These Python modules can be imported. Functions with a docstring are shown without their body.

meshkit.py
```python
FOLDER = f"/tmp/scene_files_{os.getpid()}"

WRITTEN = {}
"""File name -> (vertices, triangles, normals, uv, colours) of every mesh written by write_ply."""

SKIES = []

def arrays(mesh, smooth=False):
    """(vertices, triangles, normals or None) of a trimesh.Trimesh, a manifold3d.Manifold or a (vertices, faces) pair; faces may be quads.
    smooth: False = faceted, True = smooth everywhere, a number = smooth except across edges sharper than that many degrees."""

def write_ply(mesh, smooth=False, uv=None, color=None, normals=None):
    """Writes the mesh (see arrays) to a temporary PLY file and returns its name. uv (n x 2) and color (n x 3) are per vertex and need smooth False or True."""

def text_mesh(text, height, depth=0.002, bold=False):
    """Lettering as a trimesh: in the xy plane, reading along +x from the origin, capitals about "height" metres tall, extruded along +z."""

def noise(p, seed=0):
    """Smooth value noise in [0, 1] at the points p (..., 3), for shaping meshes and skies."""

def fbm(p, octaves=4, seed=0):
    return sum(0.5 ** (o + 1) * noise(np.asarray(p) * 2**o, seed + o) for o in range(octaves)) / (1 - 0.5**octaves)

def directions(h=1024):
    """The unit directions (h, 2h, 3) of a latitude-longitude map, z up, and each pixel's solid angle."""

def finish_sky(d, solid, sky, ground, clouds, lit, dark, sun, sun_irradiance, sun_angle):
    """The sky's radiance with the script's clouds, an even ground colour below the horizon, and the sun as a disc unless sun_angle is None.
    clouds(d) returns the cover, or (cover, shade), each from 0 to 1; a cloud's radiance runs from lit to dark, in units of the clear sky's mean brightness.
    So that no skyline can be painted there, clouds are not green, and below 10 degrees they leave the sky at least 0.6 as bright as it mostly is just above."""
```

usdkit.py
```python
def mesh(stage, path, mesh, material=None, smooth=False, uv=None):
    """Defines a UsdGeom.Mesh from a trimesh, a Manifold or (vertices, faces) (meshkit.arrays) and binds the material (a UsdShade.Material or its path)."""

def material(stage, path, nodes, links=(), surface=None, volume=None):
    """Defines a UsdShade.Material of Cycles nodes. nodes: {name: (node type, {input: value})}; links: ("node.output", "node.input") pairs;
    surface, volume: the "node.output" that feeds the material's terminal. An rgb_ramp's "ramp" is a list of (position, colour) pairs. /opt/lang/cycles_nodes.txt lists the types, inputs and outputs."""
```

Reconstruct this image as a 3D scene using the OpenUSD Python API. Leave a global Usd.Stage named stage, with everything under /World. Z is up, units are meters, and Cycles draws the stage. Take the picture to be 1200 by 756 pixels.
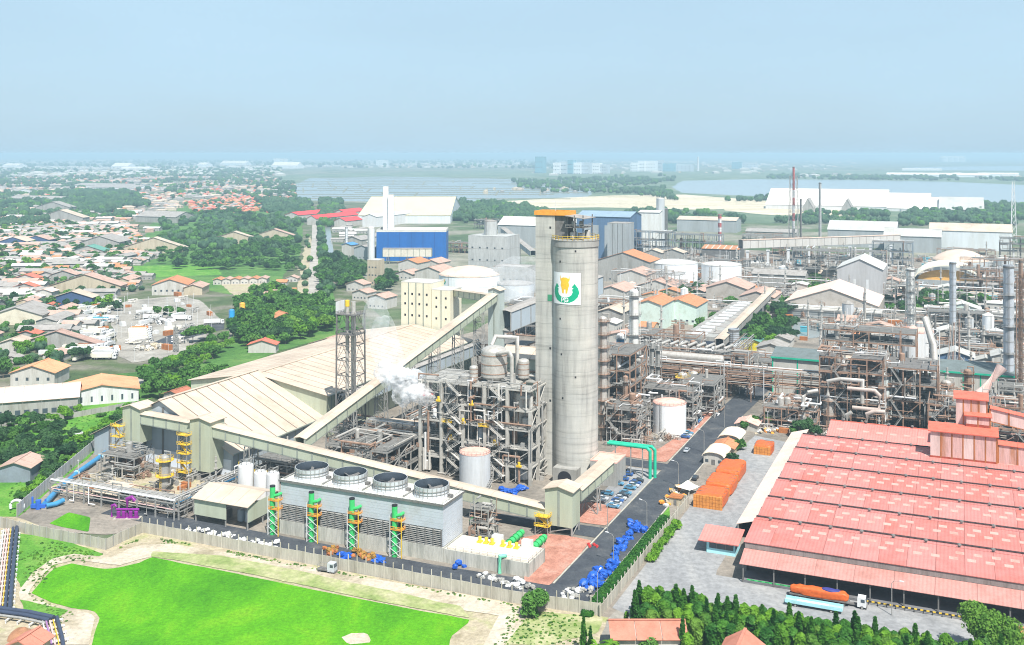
import math, random
import numpy as np
import trimesh, meshkit
from shapely.geometry import Polygon, Point
from shapely.prepared import prep
from pxr import Usd, UsdGeom, UsdLux, UsdShade, Gf, Sdf, Vt
import usdkit

# ------------------------------------------------------------------ camera, sky, sun, exposure
stage = Usd.Stage.CreateInMemory()
UsdGeom.SetStageUpAxis(stage, 'Z'); UsdGeom.SetStageMetersPerUnit(stage, 1.0)
UsdGeom.Xform.Define(stage, '/World'); UsdGeom.Scope.Define(stage, '/World/Looks')
CAM_H, FPX, HOR = 120.0, 1200.0, 180.0           # eye height, focal length in picture widths x1200, horizon row of the 1200x756 picture
EXPOSURE = 0.68
SUN_AZ, SUN_EL = math.radians(160.0), math.radians(56.0)   # azimuth from +y towards +x
SUN_I, SKY_S = 1.25, 0.07
HAZE_D, HAZE_COL = 1.5e-4, (.62, .86, .99)
cam = UsdGeom.Camera.Define(stage, '/World/camera')
cam.CreateHorizontalApertureAttr(36.0); cam.CreateVerticalApertureAttr(36.0 * 756 / 1200)
cam.CreateFocalLengthAttr(36.0 * FPX / 1200)
cam.CreateVerticalApertureOffsetAttr(-36.0 * (378 - HOR) / 1200)
cam.CreateClippingRangeAttr(Gf.Vec2f(1.0, 120000.0))
cam.CreateExposureAttr(EXPOSURE)
cam.AddTranslateOp().Set(Gf.Vec3d(0, 0, CAM_H)); cam.AddRotateXOp().Set(90.0)
sun = UsdLux.DistantLight.Define(stage, '/World/sun')
sun.CreateIntensityAttr(SUN_I); sun.CreateAngleAttr(0.5); sun.CreateColorAttr(Gf.Vec3f(1, .965, .9)); sun.CreateNormalizeAttr(True)
sun.AddRotateZOp().Set(-math.degrees(SUN_AZ)); sun.AddRotateXOp().Set(-(90 - math.degrees(SUN_EL)))
usdkit.material(stage, '/World/Looks/sky_look', {
    's': ('sky_texture', {'sky_type': 'single_scattering', 'sun_disc': False, 'sun_elevation': SUN_EL, 'sun_rotation': SUN_AZ, 'altitude': 50.0, 'air_density': 1.0, 'aerosol_density': 1.6, 'ozone_density': 1.5}),
    'tc': ('texture_coordinate', {}), 'map': ('mapping', {'scale': (1.2, 1.2, 5.0)}),
    'n': ('noise_texture', {'scale': 1.6, 'detail': 5.0, 'roughness': .55}),
    'r': ('rgb_ramp', {'ramp': [(.3, (.72, .72, .72)), (.75, (.97, .97, .97))]}),
    'sz': ('separate_xyz', {}), 're': ('rgb_ramp', {'ramp': [(0, (1, 1, 1)), (.16, (.97, .97, .97)), (.5, (.62, .62, .62)), (1, (.38, .38, .38))]}), 'mf': ('mix_color', {'blend_type': 'multiply', 'fac': 1.0}),
    'm': ('mix', {'mix_type': 'mix', 'color2': (5.0, 7.1, 8.7)}),
    'b': ('background_shader', {'strength': SKY_S})},
    [('tc.generated', 'map.vector'), ('map.vector', 'n.vector'), ('n.fac', 'r.fac'), ('tc.generated', 'sz.vector'), ('sz.z', 're.fac'), ('r.color', 'mf.a'), ('re.color', 'mf.b'), ('mf.result', 'm.fac'), ('s.color', 'm.color1'), ('m.color', 'b.color')], surface='b.background')
sky = UsdLux.DomeLight.Define(stage, '/World/sky')
UsdShade.MaterialBindingAPI.Apply(sky.GetPrim()).Bind(UsdShade.Material.Get(stage, '/World/Looks/sky_look'))
for _k, _v in (('kind', 'structure'), ('label', 'pale hazy blue sky over the horizon')):
    sky.GetPrim().SetCustomDataByKey(_k, _v)

# ------------------------------------------------------------------ places: picture point -> ground, and the plant's own grid
AX = np.array([525.0, 1200.0]); AX /= np.linalg.norm(AX)      # the plant's long direction (away, right)
BX = np.array([AX[1], -AX[0]])                                  # across it (right, nearer)
ROT = math.degrees(math.atan2(BX[1], BX[0]))
def gnd(px, py, z=0.0):
    Y = (CAM_H - z) * FPX / (py - HOR)
    return np.array([(px - 600.0) * Y / FPX, Y])
def uv(px, py, z=0.0):
    p = gnd(px, py, z); return np.array([p @ BX, p @ AX])
def xy(u, v): return u * BX + v * AX
def uv_at_v(px, v):                                             # plant u of picture column px on the line v
    k = (px - 600.0) / FPX; Y = v / (k * AX[0] + AX[1]); return float(np.array([k * Y, Y]) @ BX)

# ------------------------------------------------------------------ mesh pieces: (vertices, triangles)
_BF = np.array([[0,2,1],[0,3,2],[4,5,6],[4,6,7],[0,1,5],[0,5,4],[1,2,6],[1,6,5],[2,3,7],[2,7,6],[3,0,4],[3,4,7]])
def hexa(b, t): return np.vstack([np.asarray(b, float), np.asarray(t, float)]), _BF
def box(x0, x1, y0, y1, z0, z1):
    return hexa([(x0,y0,z0),(x1,y0,z0),(x1,y1,z0),(x0,y1,z0)], [(x0,y0,z1),(x1,y0,z1),(x1,y1,z1),(x0,y1,z1)])
def cat(ms):
    V, F, n = [], [], 0
    for v, f in ms:
        V.append(v); F.append(f + n); n += len(v)
    return (np.vstack(V), np.vstack(F)) if V else (np.zeros((0, 3)), np.zeros((0, 3), int))
def slab(p, t):                                                 # four corners (counter-clockwise from outside), thickness inwards
    p = np.asarray(p, float); n = np.cross(p[1] - p[0], p[3] - p[0]); n /= np.linalg.norm(n)
    return hexa(p - n * t, p)
def lathe(prof, n=24, x=0, y=0, cap=True):
    prof = np.asarray(prof, float); a = np.arange(n) * 2 * math.pi / n; k = len(prof)
    V = np.zeros((k * n, 3))
    for i, (r, z) in enumerate(prof):
        V[i*n:(i+1)*n] = np.stack([x + r*np.cos(a), y + r*np.sin(a), np.full(n, z)], 1)
    j = np.arange(n); j2 = (j + 1) % n; F = []
    for i in range(k - 1):
        a0, a1 = i * n, (i + 1) * n
        F += [np.stack([a0+j, a0+j2, a1+j2], 1), np.stack([a0+j, a1+j2, a1+j], 1)]
    if cap:
        V = np.vstack([V, [[x, y, prof[0][1]], [x, y, prof[-1][1]]]]); c0, c1 = len(V) - 2, len(V) - 1
        F += [np.stack([np.full(n, c0), j2, j], 1), np.stack([np.full(n, c1), (k-1)*n + j, (k-1)*n + j2], 1)]
    return V, np.vstack(F)
def cyl(x, y, z0, z1, r, n=16, r2=None): return lathe([(r, z0), (r if r2 is None else r2, z1)], n, x, y)
def vessel(x, y, z0, z1, r, n=16):                              # upright drum with domed ends
    d = r * .45
    return lathe([(.05*r, z0), (.6*r, z0+.3*d), (r, z0+d), (r, z1-d), (.86*r, z1-.45*d), (.5*r, z1-.12*d), (.05*r, z1)], n, x, y)
def tube(pts, r, n=8, cap=True):
    p = np.asarray(pts, float); k = len(p); V = []
    d = np.diff(p, axis=0); d /= np.maximum(np.linalg.norm(d, axis=1, keepdims=True), 1e-9)
    a = np.arange(n) * 2 * math.pi / n
    for i in range(k):
        t = d[0] if i == 0 else d[-1] if i == k - 1 else d[i-1] + d[i]
        t = t / max(np.linalg.norm(t), 1e-9)
        q = d[min(i, k - 2)]; c = max(abs(float(t @ q)), .5)
        up = np.array([0, 0, 1.0]) if abs(t[2]) < .9 else np.array([1.0, 0, 0])
        if i and i < k - 1:                                     # widen along the mitre only
            m = d[i] - d[i-1]; L = np.linalg.norm(m)
            s = m / L if L > 1e-6 else np.cross(t, up)
        else: s = np.cross(t, up)
        s = s - t * (s @ t); s /= max(np.linalg.norm(s), 1e-9); w = np.cross(t, s)
        if i and i < k - 1: s1 = s / c
        else: s1 = s
        ref = np.cross(t, up); ref /= max(np.linalg.norm(ref), 1e-9); ref2 = np.cross(t, ref)
        ring = np.outer(np.cos(a), ref) + np.outer(np.sin(a), ref2)
        comp = ring @ s
        V.append(p[i] + r * (ring + np.outer(comp * (np.linalg.norm(s1) - 1), s)))
    V = np.vstack(V); j = np.arange(n); j2 = (j + 1) % n; F = []
    for i in range(k - 1):
        a0, a1 = i*n, (i+1)*n
        F += [np.stack([a0+j, a1+j2, a0+j2], 1), np.stack([a0+j, a1+j, a1+j2], 1)]
    if cap:
        V = np.vstack([V, p[:1], p[-1:]]); c0, c1 = len(V)-2, len(V)-1
        F += [np.stack([np.full(n, c0), j, j2], 1), np.stack([np.full(n, c1), (k-1)*n+j2, (k-1)*n+j], 1)]
    return V, np.vstack(F)
def beam(p, q, w=.3, h=None):
    p, q = np.asarray(p, float), np.asarray(q, float); h = h or w; t = q - p; t = t / max(np.linalg.norm(t), 1e-9)
    up = np.array([0, 0, 1.0]) if abs(t[2]) < .95 else np.array([0, 1.0, 0])
    s = np.cross(t, up); s /= np.linalg.norm(s); n = np.cross(s, t); s, n = s * w / 2, n * h / 2
    return hexa([p-s-n, p-s+n, p+s+n, p+s-n], [q-s-n, q-s+n, q+s+n, q+s-n])
def prism(poly, y0, y1):                                        # convex or plain polygon in xz pushed along y
    pl = Polygon(poly)
    v2, f2 = trimesh.creation.triangulate_polygon(pl, engine='earcut'); n = len(v2)
    if np.cross(v2[f2[0,1]]-v2[f2[0,0]], v2[f2[0,2]]-v2[f2[0,0]]) < 0: f2 = f2[:, ::-1]
    V = np.vstack([np.c_[v2[:,0], np.full(n, y0), v2[:,1]], np.c_[v2[:,0], np.full(n, y1), v2[:,1]]])
    F = [f2, f2[:, ::-1] + n]
    ring = np.array(pl.exterior.coords)[:-1]
    if not pl.exterior.is_ccw: ring = ring[::-1]
    k = len(ring); V = np.vstack([V, np.c_[ring[:,0], np.full(k, y0), ring[:,1]], np.c_[ring[:,0], np.full(k, y1), ring[:,1]]])
    i = np.arange(k); i2 = (i + 1) % k; a, b = 2*n, 2*n + k
    F += [np.stack([a+i, b+i2, a+i2], 1), np.stack([a+i, b+i, b+i2], 1)]
    return V, np.vstack(F)
def plate(poly, z, thick=0.0):                                  # polygon in xy as a sheet (or a slab of some thickness)
    pl = poly if isinstance(poly, Polygon) else Polygon(poly)
    pl = pl.buffer(0)
    if pl.geom_type != 'Polygon': pl = max(pl.geoms, key=lambda g: g.area)
    if thick:
        m = trimesh.creation.extrude_polygon(pl, thick, engine='earcut'); v = np.array(m.vertices); v[:, 2] += z - thick
        return v, np.array(m.faces)
    v2, f2 = trimesh.creation.triangulate_polygon(pl, engine='earcut')
    if len(f2) and np.cross(v2[f2[0,1]]-v2[f2[0,0]], v2[f2[0,2]]-v2[f2[0,0]]) < 0: f2 = f2[:, ::-1]
    return np.c_[v2, np.full(len(v2), z)], f2
def move(m, dx=0, dy=0, dz=0): return m[0] + np.array([dx, dy, dz]), m[1]
def turn(m, deg):
    a = math.radians(deg); c, s = math.cos(a), math.sin(a); v = m[0].copy()
    v[:, 0], v[:, 1] = m[0][:, 0]*c - m[0][:, 1]*s, m[0][:, 0]*s + m[0][:, 1]*c
    return v, m[1]
def ball(c, r, sub=1, sq=(1, 1, 1)):
    m = trimesh.creation.icosphere(sub, 1.0); return np.array(m.vertices) * np.asarray(sq) * r + np.asarray(c, float), np.array(m.faces)
def railing(pts, h=1.1, step=2.0, r=.06):
    ms = []; pts = [np.asarray(p, float) for p in pts]
    for p, q in zip(pts[:-1], pts[1:]):
        n = max(1, int(np.linalg.norm(q - p) / step))
        for k in (h, h * .5): ms.append(beam(p + [0,0,k], q + [0,0,k], r*1.6))
        for i in range(n + 1):
            a = p + (q - p) * i / n; ms.append(beam(a, a + [0, 0, h], r*1.6))
    return cat(ms)

# ------------------------------------------------------------------ prims
_used = {}
def fresh(path):
    k = _used.get(path, -1) + 1; _used[path] = k
    return path if k == 0 else f'{path}_{k:03d}'
def tag(prim, label=None, cat_=None, group=None, kind=None):
    for k, v in (('label', label), ('category', cat_), ('group', group), ('kind', kind)):
        if v: prim.SetCustomDataByKey(k, v)
def put_mesh(path, m, mat, smooth=False):
    v, f = m
    if smooth is False:
        g = UsdGeom.Mesh.Define(stage, path)
        g.CreatePointsAttr(Vt.Vec3fArray.FromNumpy(np.ascontiguousarray(v, np.float32)))
        g.CreateFaceVertexCountsAttr(Vt.IntArray.FromNumpy(np.full(len(f), 3, np.int32)))
        g.CreateFaceVertexIndicesAttr(Vt.IntArray.FromNumpy(np.ascontiguousarray(f, np.int32).ravel()))
        g.CreateSubdivisionSchemeAttr('none')
        UsdShade.MaterialBindingAPI.Apply(g.GetPrim()).Bind(mat)
        return g
    return usdkit.mesh(stage, path, (v, f), mat, smooth=smooth)
class Thing:
    """An Xform under /World at the thing's base; its children are its parts."""
    def __init__(s, name, label, category, u=0, v=0, z=0, rot=0.0, group=None, world=None, scale=None, kind=None):
        p = np.asarray(world[:2], float) if world is not None else xy(u, v)
        s.path = fresh('/World/' + name); s.name, s.label, s.cat, s.group = name, label, category, group
        s.x = UsdGeom.Xform.Define(stage, s.path); s.n = {}
        ang = rot if world is not None else ROT + rot
        place(s.x, (p[0], p[1], z), ang, scale)
        s.prim = s.x.GetPrim(); tag(s.prim, label, category, group, kind)
    def part(s, name, m, mat, under=None, smooth=False, label=None, kind=None):
        if len(m[1]) == 0: return None
        q = fresh((under or s.path) + '/' + name)
        g = put_mesh(q, m, mat, smooth)
        if label or kind: tag(g.GetPrim(), label, None, None, kind)
        return q
def place(x, loc, ang=0.0, scale=None):
    x.AddTranslateOp().Set(Gf.Vec3d(*map(float, loc))); x.AddRotateZOp().Set(float(ang))
    sc = (1, 1, 1) if scale is None else ((scale,)*3 if np.ndim(scale) == 0 else scale)
    x.AddScaleOp().Set(Gf.Vec3f(*map(float, sc)))
_first = {}
def copy_of(src, label, loc, ang=0.0, scale=None, group=None):
    """A copy of a thing with copies of its parts, by internal reference. The first call moves the source itself."""
    if src.path not in _first:
        _first[src.path] = True
        for op, val in zip(src.x.GetOrderedXformOps(), (Gf.Vec3d(*map(float, loc)), float(ang), Gf.Vec3f(*map(float, (1,1,1) if scale is None else ((scale,)*3 if np.ndim(scale) == 0 else scale))))):
            op.Set(val)
        tag(src.prim, label, None, group); return src.prim
    p = fresh('/World/' + src.name); x = UsdGeom.Xform.Define(stage, p)
    x.GetPrim().GetReferences().AddInternalReference(src.path)
    for nm, tp, val in (('xformOp:translate', Sdf.ValueTypeNames.Double3, Gf.Vec3d(*map(float, loc))), ('xformOp:rotateZ', Sdf.ValueTypeNames.Float, float(ang)),
                        ('xformOp:scale', Sdf.ValueTypeNames.Float3, Gf.Vec3f(*map(float, (1,1,1) if scale is None else ((scale,)*3 if np.ndim(scale) == 0 else scale))))):
        x.GetPrim().CreateAttribute(nm, tp).Set(val)
    x.GetPrim().SetInstanceable(True)
    tag(x.GetPrim(), label, src.cat, group or src.group)
    return x.GetPrim()
def single(name, m, mat, label=None, category=None, group=None, kind=None, smooth=False):
    q = fresh('/World/' + name); g = put_mesh(q, m, mat, smooth); tag(g.GetPrim(), label, category, group, kind); return q
def scatter(name, label, protos, pos, idx, ang, scl, category=None):
    """A mass nobody could count: one PointInstancer. protos: list of (mesh, material)."""
    q = fresh('/World/' + name); pi = UsdGeom.PointInstancer.Define(stage, q)
    paths = []
    for i, (m, mat) in enumerate(protos):
        pp = f'{q}/prototypes/{name}_{i + 1:03d}'; put_mesh(pp, m, mat); paths.append(pp)
    pi.CreatePrototypesRel().SetTargets(paths)
    pi.CreateProtoIndicesAttr(Vt.IntArray.FromNumpy(np.asarray(idx, np.int32)))
    pi.CreatePositionsAttr(Vt.Vec3fArray.FromNumpy(np.asarray(pos, np.float32)))
    h = np.asarray(ang) / 2
    pi.CreateOrientationsAttr(Vt.QuathArray([Gf.Quath(float(math.cos(a)), 0, 0, float(math.sin(a))) for a in h]))
    pi.CreateScalesAttr(Vt.Vec3fArray.FromNumpy(np.asarray(scl, np.float32)))
    tag(pi.GetPrim(), label, category, None, 'stuff')

# ------------------------------------------------------------------ materials
_mats = {}
def M(name, col, rough=.75, var=.22, scale=.25, streak=False, metal=0.0, spec=.35, rib=None, dirt=None, detail=5.0):
    """Painted, concrete or sheet surface: a base colour with two sizes of weathering; rib = corrugation pitch in metres (object x)."""
    if name in _mats: return _mats[name]
    col = np.asarray(col, float); d = np.asarray(dirt, float) if dirt is not None else col * (1 - var) * np.array([1.0, .97, .92])
    hi = np.minimum(col * (1 + var * .35), .9)
    nodes = {'g': ('geometry', {}), 'mp': ('mapping', {'scale': (1, 1, .13) if streak else (1, 1, 1)}),
             'n1': ('noise_texture', {'scale': scale, 'detail': detail, 'roughness': .62}), 'n2': ('noise_texture', {'scale': scale * 7.3, 'detail': 3.0, 'roughness': .6}),
             'r1': ('rgb_ramp', {'ramp': [(.3, tuple(d)), (.52, tuple(col)), (.75, tuple(hi))]}),
             'r2': ('rgb_ramp', {'ramp': [(.25, (1 - var*.9,)*3), (.6, (1, 1, 1))]}),
             'mx': ('mix_color', {'blend_type': 'multiply', 'fac': .8}),
             'p': ('principled_bsdf', {'roughness': rough, 'metallic': metal, 'specular_ior_level': spec})}
    links = [('g.position', 'mp.vector'), ('mp.vector', 'n1.vector'), ('mp.vector', 'n2.vector'), ('n1.fac', 'r1.fac'), ('n2.fac', 'r2.fac'), ('r1.color', 'mx.a'), ('r2.color', 'mx.b'), ('mx.result', 'p.base_color')]
    if rib:
        nodes |= {'tc': ('texture_coordinate', {}), 'sx': ('separate_xyz', {}), 'ml': ('math', {'math_type': 'multiply', 'value2': 2 * math.pi / rib}), 'sn': ('math', {'math_type': 'sine'}), 'bm': ('bump', {'strength': .3, 'distance': rib * .1})}
        links += [('tc.object', 'sx.vector'), ('sx.x', 'ml.value1'), ('ml.value', 'sn.value1'), ('sn.value', 'bm.height'), ('bm.normal', 'p.normal')]
    _mats[name] = usdkit.material(stage, '/World/Looks/' + name, nodes, links, surface='p.BSDF')
    return _mats[name]
def leafy(name, col, col2, trans=.25, scale=.5):
    nodes = {'g': ('geometry', {}), 'n': ('noise_texture', {'scale': scale, 'detail': 3.0}), 'o': ('object_info', {}), 'ad': ('math', {'math_type': 'multiply_add', 'value2': .5, 'value3': -.25}), 'ad2': ('math', {'math_type': 'add'}),
             'r': ('rgb_ramp', {'ramp': [(.25, tuple(col)), (.75, tuple(col2))]}), 'p': ('principled_bsdf', {'roughness': .6, 'specular_ior_level': .25}), 't': ('translucent_bsdf', {}), 'm': ('mix_closure', {'fac': trans})}
    links = [('g.position', 'n.vector'), ('o.random', 'ad.value1'), ('ad.value', 'ad2.value1'), ('n.fac', 'ad2.value2'), ('ad2.value', 'r.fac'), ('r.color', 'p.base_color'), ('r.color', 't.color'), ('p.BSDF', 'm.closure1'), ('t.BSDF', 'm.closure2')]
    _mats[name] = usdkit.material(stage, '/World/Looks/' + name, nodes, links, surface='m.closure')
    return _mats[name]
usdkit.material(stage, '/World/Looks/tower_concrete', {'g': ('geometry', {}), 'mp': ('mapping', {'scale': (1, 1, .10)}), 'mh': ('mapping', {'scale': (.06, .06, 1)}), 'n1': ('noise_texture', {'scale': .35, 'detail': 6.0, 'roughness': .65}), 'n2': ('noise_texture', {'scale': .55, 'detail': 5.0, 'roughness': .7}), 'n3': ('noise_texture', {'scale': .12, 'detail': 4.0}),
    'r1': ('rgb_ramp', {'ramp': [(.34, (.31, .305, .285)), (.5, (.45, .44, .405)), (.68, (.52, .51, .47))]}), 'r2': ('rgb_ramp', {'ramp': [(.30, (.52,)*3), (.44, (.90,)*3), (.6, (1, 1, 1))]}), 'r3': ('rgb_ramp', {'ramp': [(.35, (.86, .87, .88)), (.65, (1.0, .99, .97))]}),
    'm1': ('mix_color', {'blend_type': 'multiply', 'fac': .75}), 'm2': ('mix_color', {'blend_type': 'multiply', 'fac': .9}), 'p': ('principled_bsdf', {'roughness': .9, 'specular_ior_level': .2})},
    [('g.position', 'mp.vector'), ('g.position', 'mh.vector'), ('mp.vector', 'n1.vector'), ('mh.vector', 'n2.vector'), ('g.position', 'n3.vector'), ('n1.fac', 'r1.fac'), ('n2.fac', 'r2.fac'), ('n3.fac', 'r3.fac'), ('r1.color', 'm1.a'), ('r2.color', 'm1.b'), ('m1.result', 'm2.a'), ('r3.color', 'm2.b'), ('m2.result', 'p.base_color')], surface='p.BSDF')
concrete = UsdShade.Material.Get(stage, '/World/Looks/tower_concrete')
concrete2 = M('grey_concrete', (.33, .325, .305), .9, .3, .2, streak=True)
precast = M('precast_concrete', (.42, .395, .335), .9, .32, .35, streak=True)
cream_roof = M('cream_roof_sheet', (.53, .435, .345), .7, .18, .05, dirt=(.40, .32, .25))
cream_dark = M('cream_roof_joint', (.10, .075, .06), .8, .2, .3)
pale_green = M('pale_green_cladding', (.42, .455, .35), .6, .14, .1, streak=True)
green_dark = M('dark_green_cladding_strip', (.27, .30, .26), .6, .2, .2)
grey_clad = M('blue_grey_cladding', (.34, .39, .43), .6, .12, .1, streak=True)
steel = M('galvanised_steel', (.33, .325, .31), .55, .28, .5, metal=.15)
steel_d = M('dark_weathered_steel', (.17, .165, .16), .7, .35, .6)
steel_b = M('brown_weathered_steel', (.31, .20, .145), .75, .38, .5)
lagging = M('aluminium_lagging', (.50, .475, .44), .45, .22, .8, metal=.3)
deck_m = M('deck_grating', (.17, .165, .155), .8, .3, .6)
white_p = M('white_paint', (.62, .625, .63), .5, .10, .25, streak=True)
white_r = M('white_roof_sheet', (.55, .54, .51), .6, .10, .05)
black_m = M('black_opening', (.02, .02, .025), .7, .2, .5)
glass_m = M('window_glass', (.06, .08, .10), .12, .2, .3, spec=.6)
yellow_p = M('yellow_paint', (.75, .50, .04), .5, .2, .6)
orange_p = M('orange_paint', (.78, .33, .05), .5, .2, .6)
green_p = M('green_paint', (.05, .48, .14), .45, .18, .5)
teal_p = M('teal_pipe_paint', (.02, .42, .26), .4, .15, .5)
blue_p = M('blue_pipe_paint', (.05, .24, .46), .4, .18, .5)
tarp_blue = M('blue_tarpaulin', (.015, .10, .48), .45, .25, 1.2)
tarp_orange = M('orange_tarpaulin', (.62, .125, .025), .5, .25, 1.2)
purple_p = M('magenta_paint', (.22, .015, .24), .4, .15, .5)
red_p = M('red_paint', (.65, .05, .05), .5, .2, .5)
pink_tank = M('faded_pink_roof', (.72, .43, .36), .8, .22, .4)
red_roof = M('red_roof_sheet', (.49, .185, .165), .75, .2, .035, rib=1.0, dirt=(.47, .135, .105))
red_roof_b = M('paler_red_roof_sheet', (.50, .20, .178), .75, .22, .05, rib=1.0, dirt=(.47, .15, .12))
red_roof_c = M('rustier_red_roof_sheet', (.47, .17, .148), .8, .26, .06, rib=1.0, dirt=(.44, .12, .09))
red_trim = M('red_roof_trim', (.62, .14, .09), .7, .22, .3)
skylight_m = M('translucent_skylight', (.60, .33, .28), .5, .28, .35)
gutter_m = M('dark_gutter', (.05, .03, .03), .8, .2, .4)
pink_lean = M('pale_pink_roof', (.68, .53, .46), .7, .10, .1)
rust_wall = M('rusty_pink_cladding', (.56, .36, .33), .8, .4, .3, streak=True, dirt=(.38, .16, .07))
rust_m = M('rust', (.40, .15, .05), .9, .4, .4, streak=True)
terracotta = M('terracotta_tiles', (.52, .225, .11), .85, .3, .5)
pinkbrown = M('faded_tiles', (.47, .32, .26), .85, .25, .25)
greyroof = M('grey_fibre_roof', (.32, .30, .28), .85, .28, .25)
redtile = M('red_tiles', (.62, .17, .11), .85, .3, .5)
greenroof = M('green_roof_sheet', (.12, .30, .24), .7, .25, .3)
blueroof = M('blue_roof_sheet', (.08, .26, .58), .55, .2, .3)
darkroof = M('dark_green_grey_roof', (.14, .17, .17), .7, .25, .3)
wall_w = M('white_render_wall', (.48, .465, .43), .85, .22, .3, streak=True)
wall_c = M('cream_render_wall', (.47, .405, .30), .85, .22, .3, streak=True)
wall_g = M('grey_render_wall', (.33, .325, .305), .85, .28, .3, streak=True)
bark = M('tree_bark', (.16, .12, .085), .9, .3, 1.5)
rubber = M('black_rubber', (.025, .025, .025), .8, .1, 1)
# ------------------------------------------------------------------ the ground and its sheets
def gmat(name, stops, scale=.05, detail=7.0, rough=.95, fine=None, stretch=(1, 1, 1), bump=0.0, turnz=0.0):
    """Ground cover: ramp over broad noise, broken up by a fine noise."""
    nodes = {'g': ('geometry', {}), 'mp': ('mapping', {'scale': stretch, 'rotation': (0, 0, turnz)}), 'n': ('noise_texture', {'scale': scale, 'detail': detail, 'roughness': .65, 'distortion': .4}),
             'r': ('rgb_ramp', {'ramp': stops}), 'f': ('noise_texture', {'scale': fine or scale * 12, 'detail': 4.0, 'roughness': .7}),
             'fr': ('rgb_ramp', {'ramp': [(.28, (.62,)*3), (.66, (1.12,)*3)]}), 'mx': ('mix_color', {'blend_type': 'multiply', 'fac': .85, 'use_clamp': False}),
             'p': ('principled_bsdf', {'roughness': rough, 'specular_ior_level': .2})}
    links = [('g.position', 'mp.vector'), ('mp.vector', 'n.vector'), ('n.fac', 'r.fac'), ('g.position', 'f.vector'), ('f.fac', 'fr.fac'), ('r.color', 'mx.a'), ('fr.color', 'mx.b'), ('mx.result', 'p.base_color')]
    if bump:
        nodes['b'] = ('bump', {'strength': 1.0, 'distance': bump}); links += [('f.fac', 'b.height'), ('b.normal', 'p.normal')]
    _mats[name] = usdkit.material(stage, '/World/Looks/' + name, nodes, links, surface='p.BSDF'); return _mats[name]
g_land = gmat('land_cover', [(.3, (.05, .09, .04)), (.45, (.09, .13, .06)), (.53, (.20, .20, .15)), (.7, (.34, .32, .27))], .006, 9.0, fine=.06)
g_yard = gmat('plant_yard_concrete', [(.3, (.13, .12, .105)), (.5, (.225, .20, .17)), (.7, (.32, .28, .235))], .04, fine=.6)
g_yard2 = gmat('dusty_yard', [(.3, (.19, .175, .155)), (.5, (.31, .29, .255)), (.7, (.42, .40, .36))], .05, fine=.5)
g_asph = gmat('road_asphalt', [(.3, (.040, .046, .058)), (.55, (.068, .075, .086)), (.72, (.13, .13, .13))], .12, fine=1.4, stretch=(1, 1, 1))
g_apron = gmat('apron_concrete', [(.25, (.18, .183, .19)), (.5, (.275, .277, .28)), (.72, (.37, .36, .345))], .06, fine=.5, stretch=(1.0, .25, 1), turnz=math.radians(23))
g_pink = gmat('pink_gravel', [(.3, (.29, .125, .085)), (.5, (.43, .205, .15)), (.7, (.46, .285, .225))], .16, fine=1.5)
g_grass = gmat('bright_lawn', [(.30, (.028, .15, .004)), (.42, (.055, .24, .004)), (.55, (.085, .31, .004)), (.66, (.135, .35, .008)), (.80, (.26, .38, .05))], .04, fine=1.1, stretch=(1, .6, 1), bump=.25)
g_grass2 = gmat('meadow_grass', [(.28, (.05, .17, .02)), (.5, (.10, .27, .03)), (.72, (.20, .32, .07))], .09, fine=1.2, bump=.3)
g_sand = gmat('sandy_path', [(.3, (.28, .24, .16)), (.48, (.46, .40, .31)), (.7, (.56, .50, .41))], .08, fine=.8)
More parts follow.
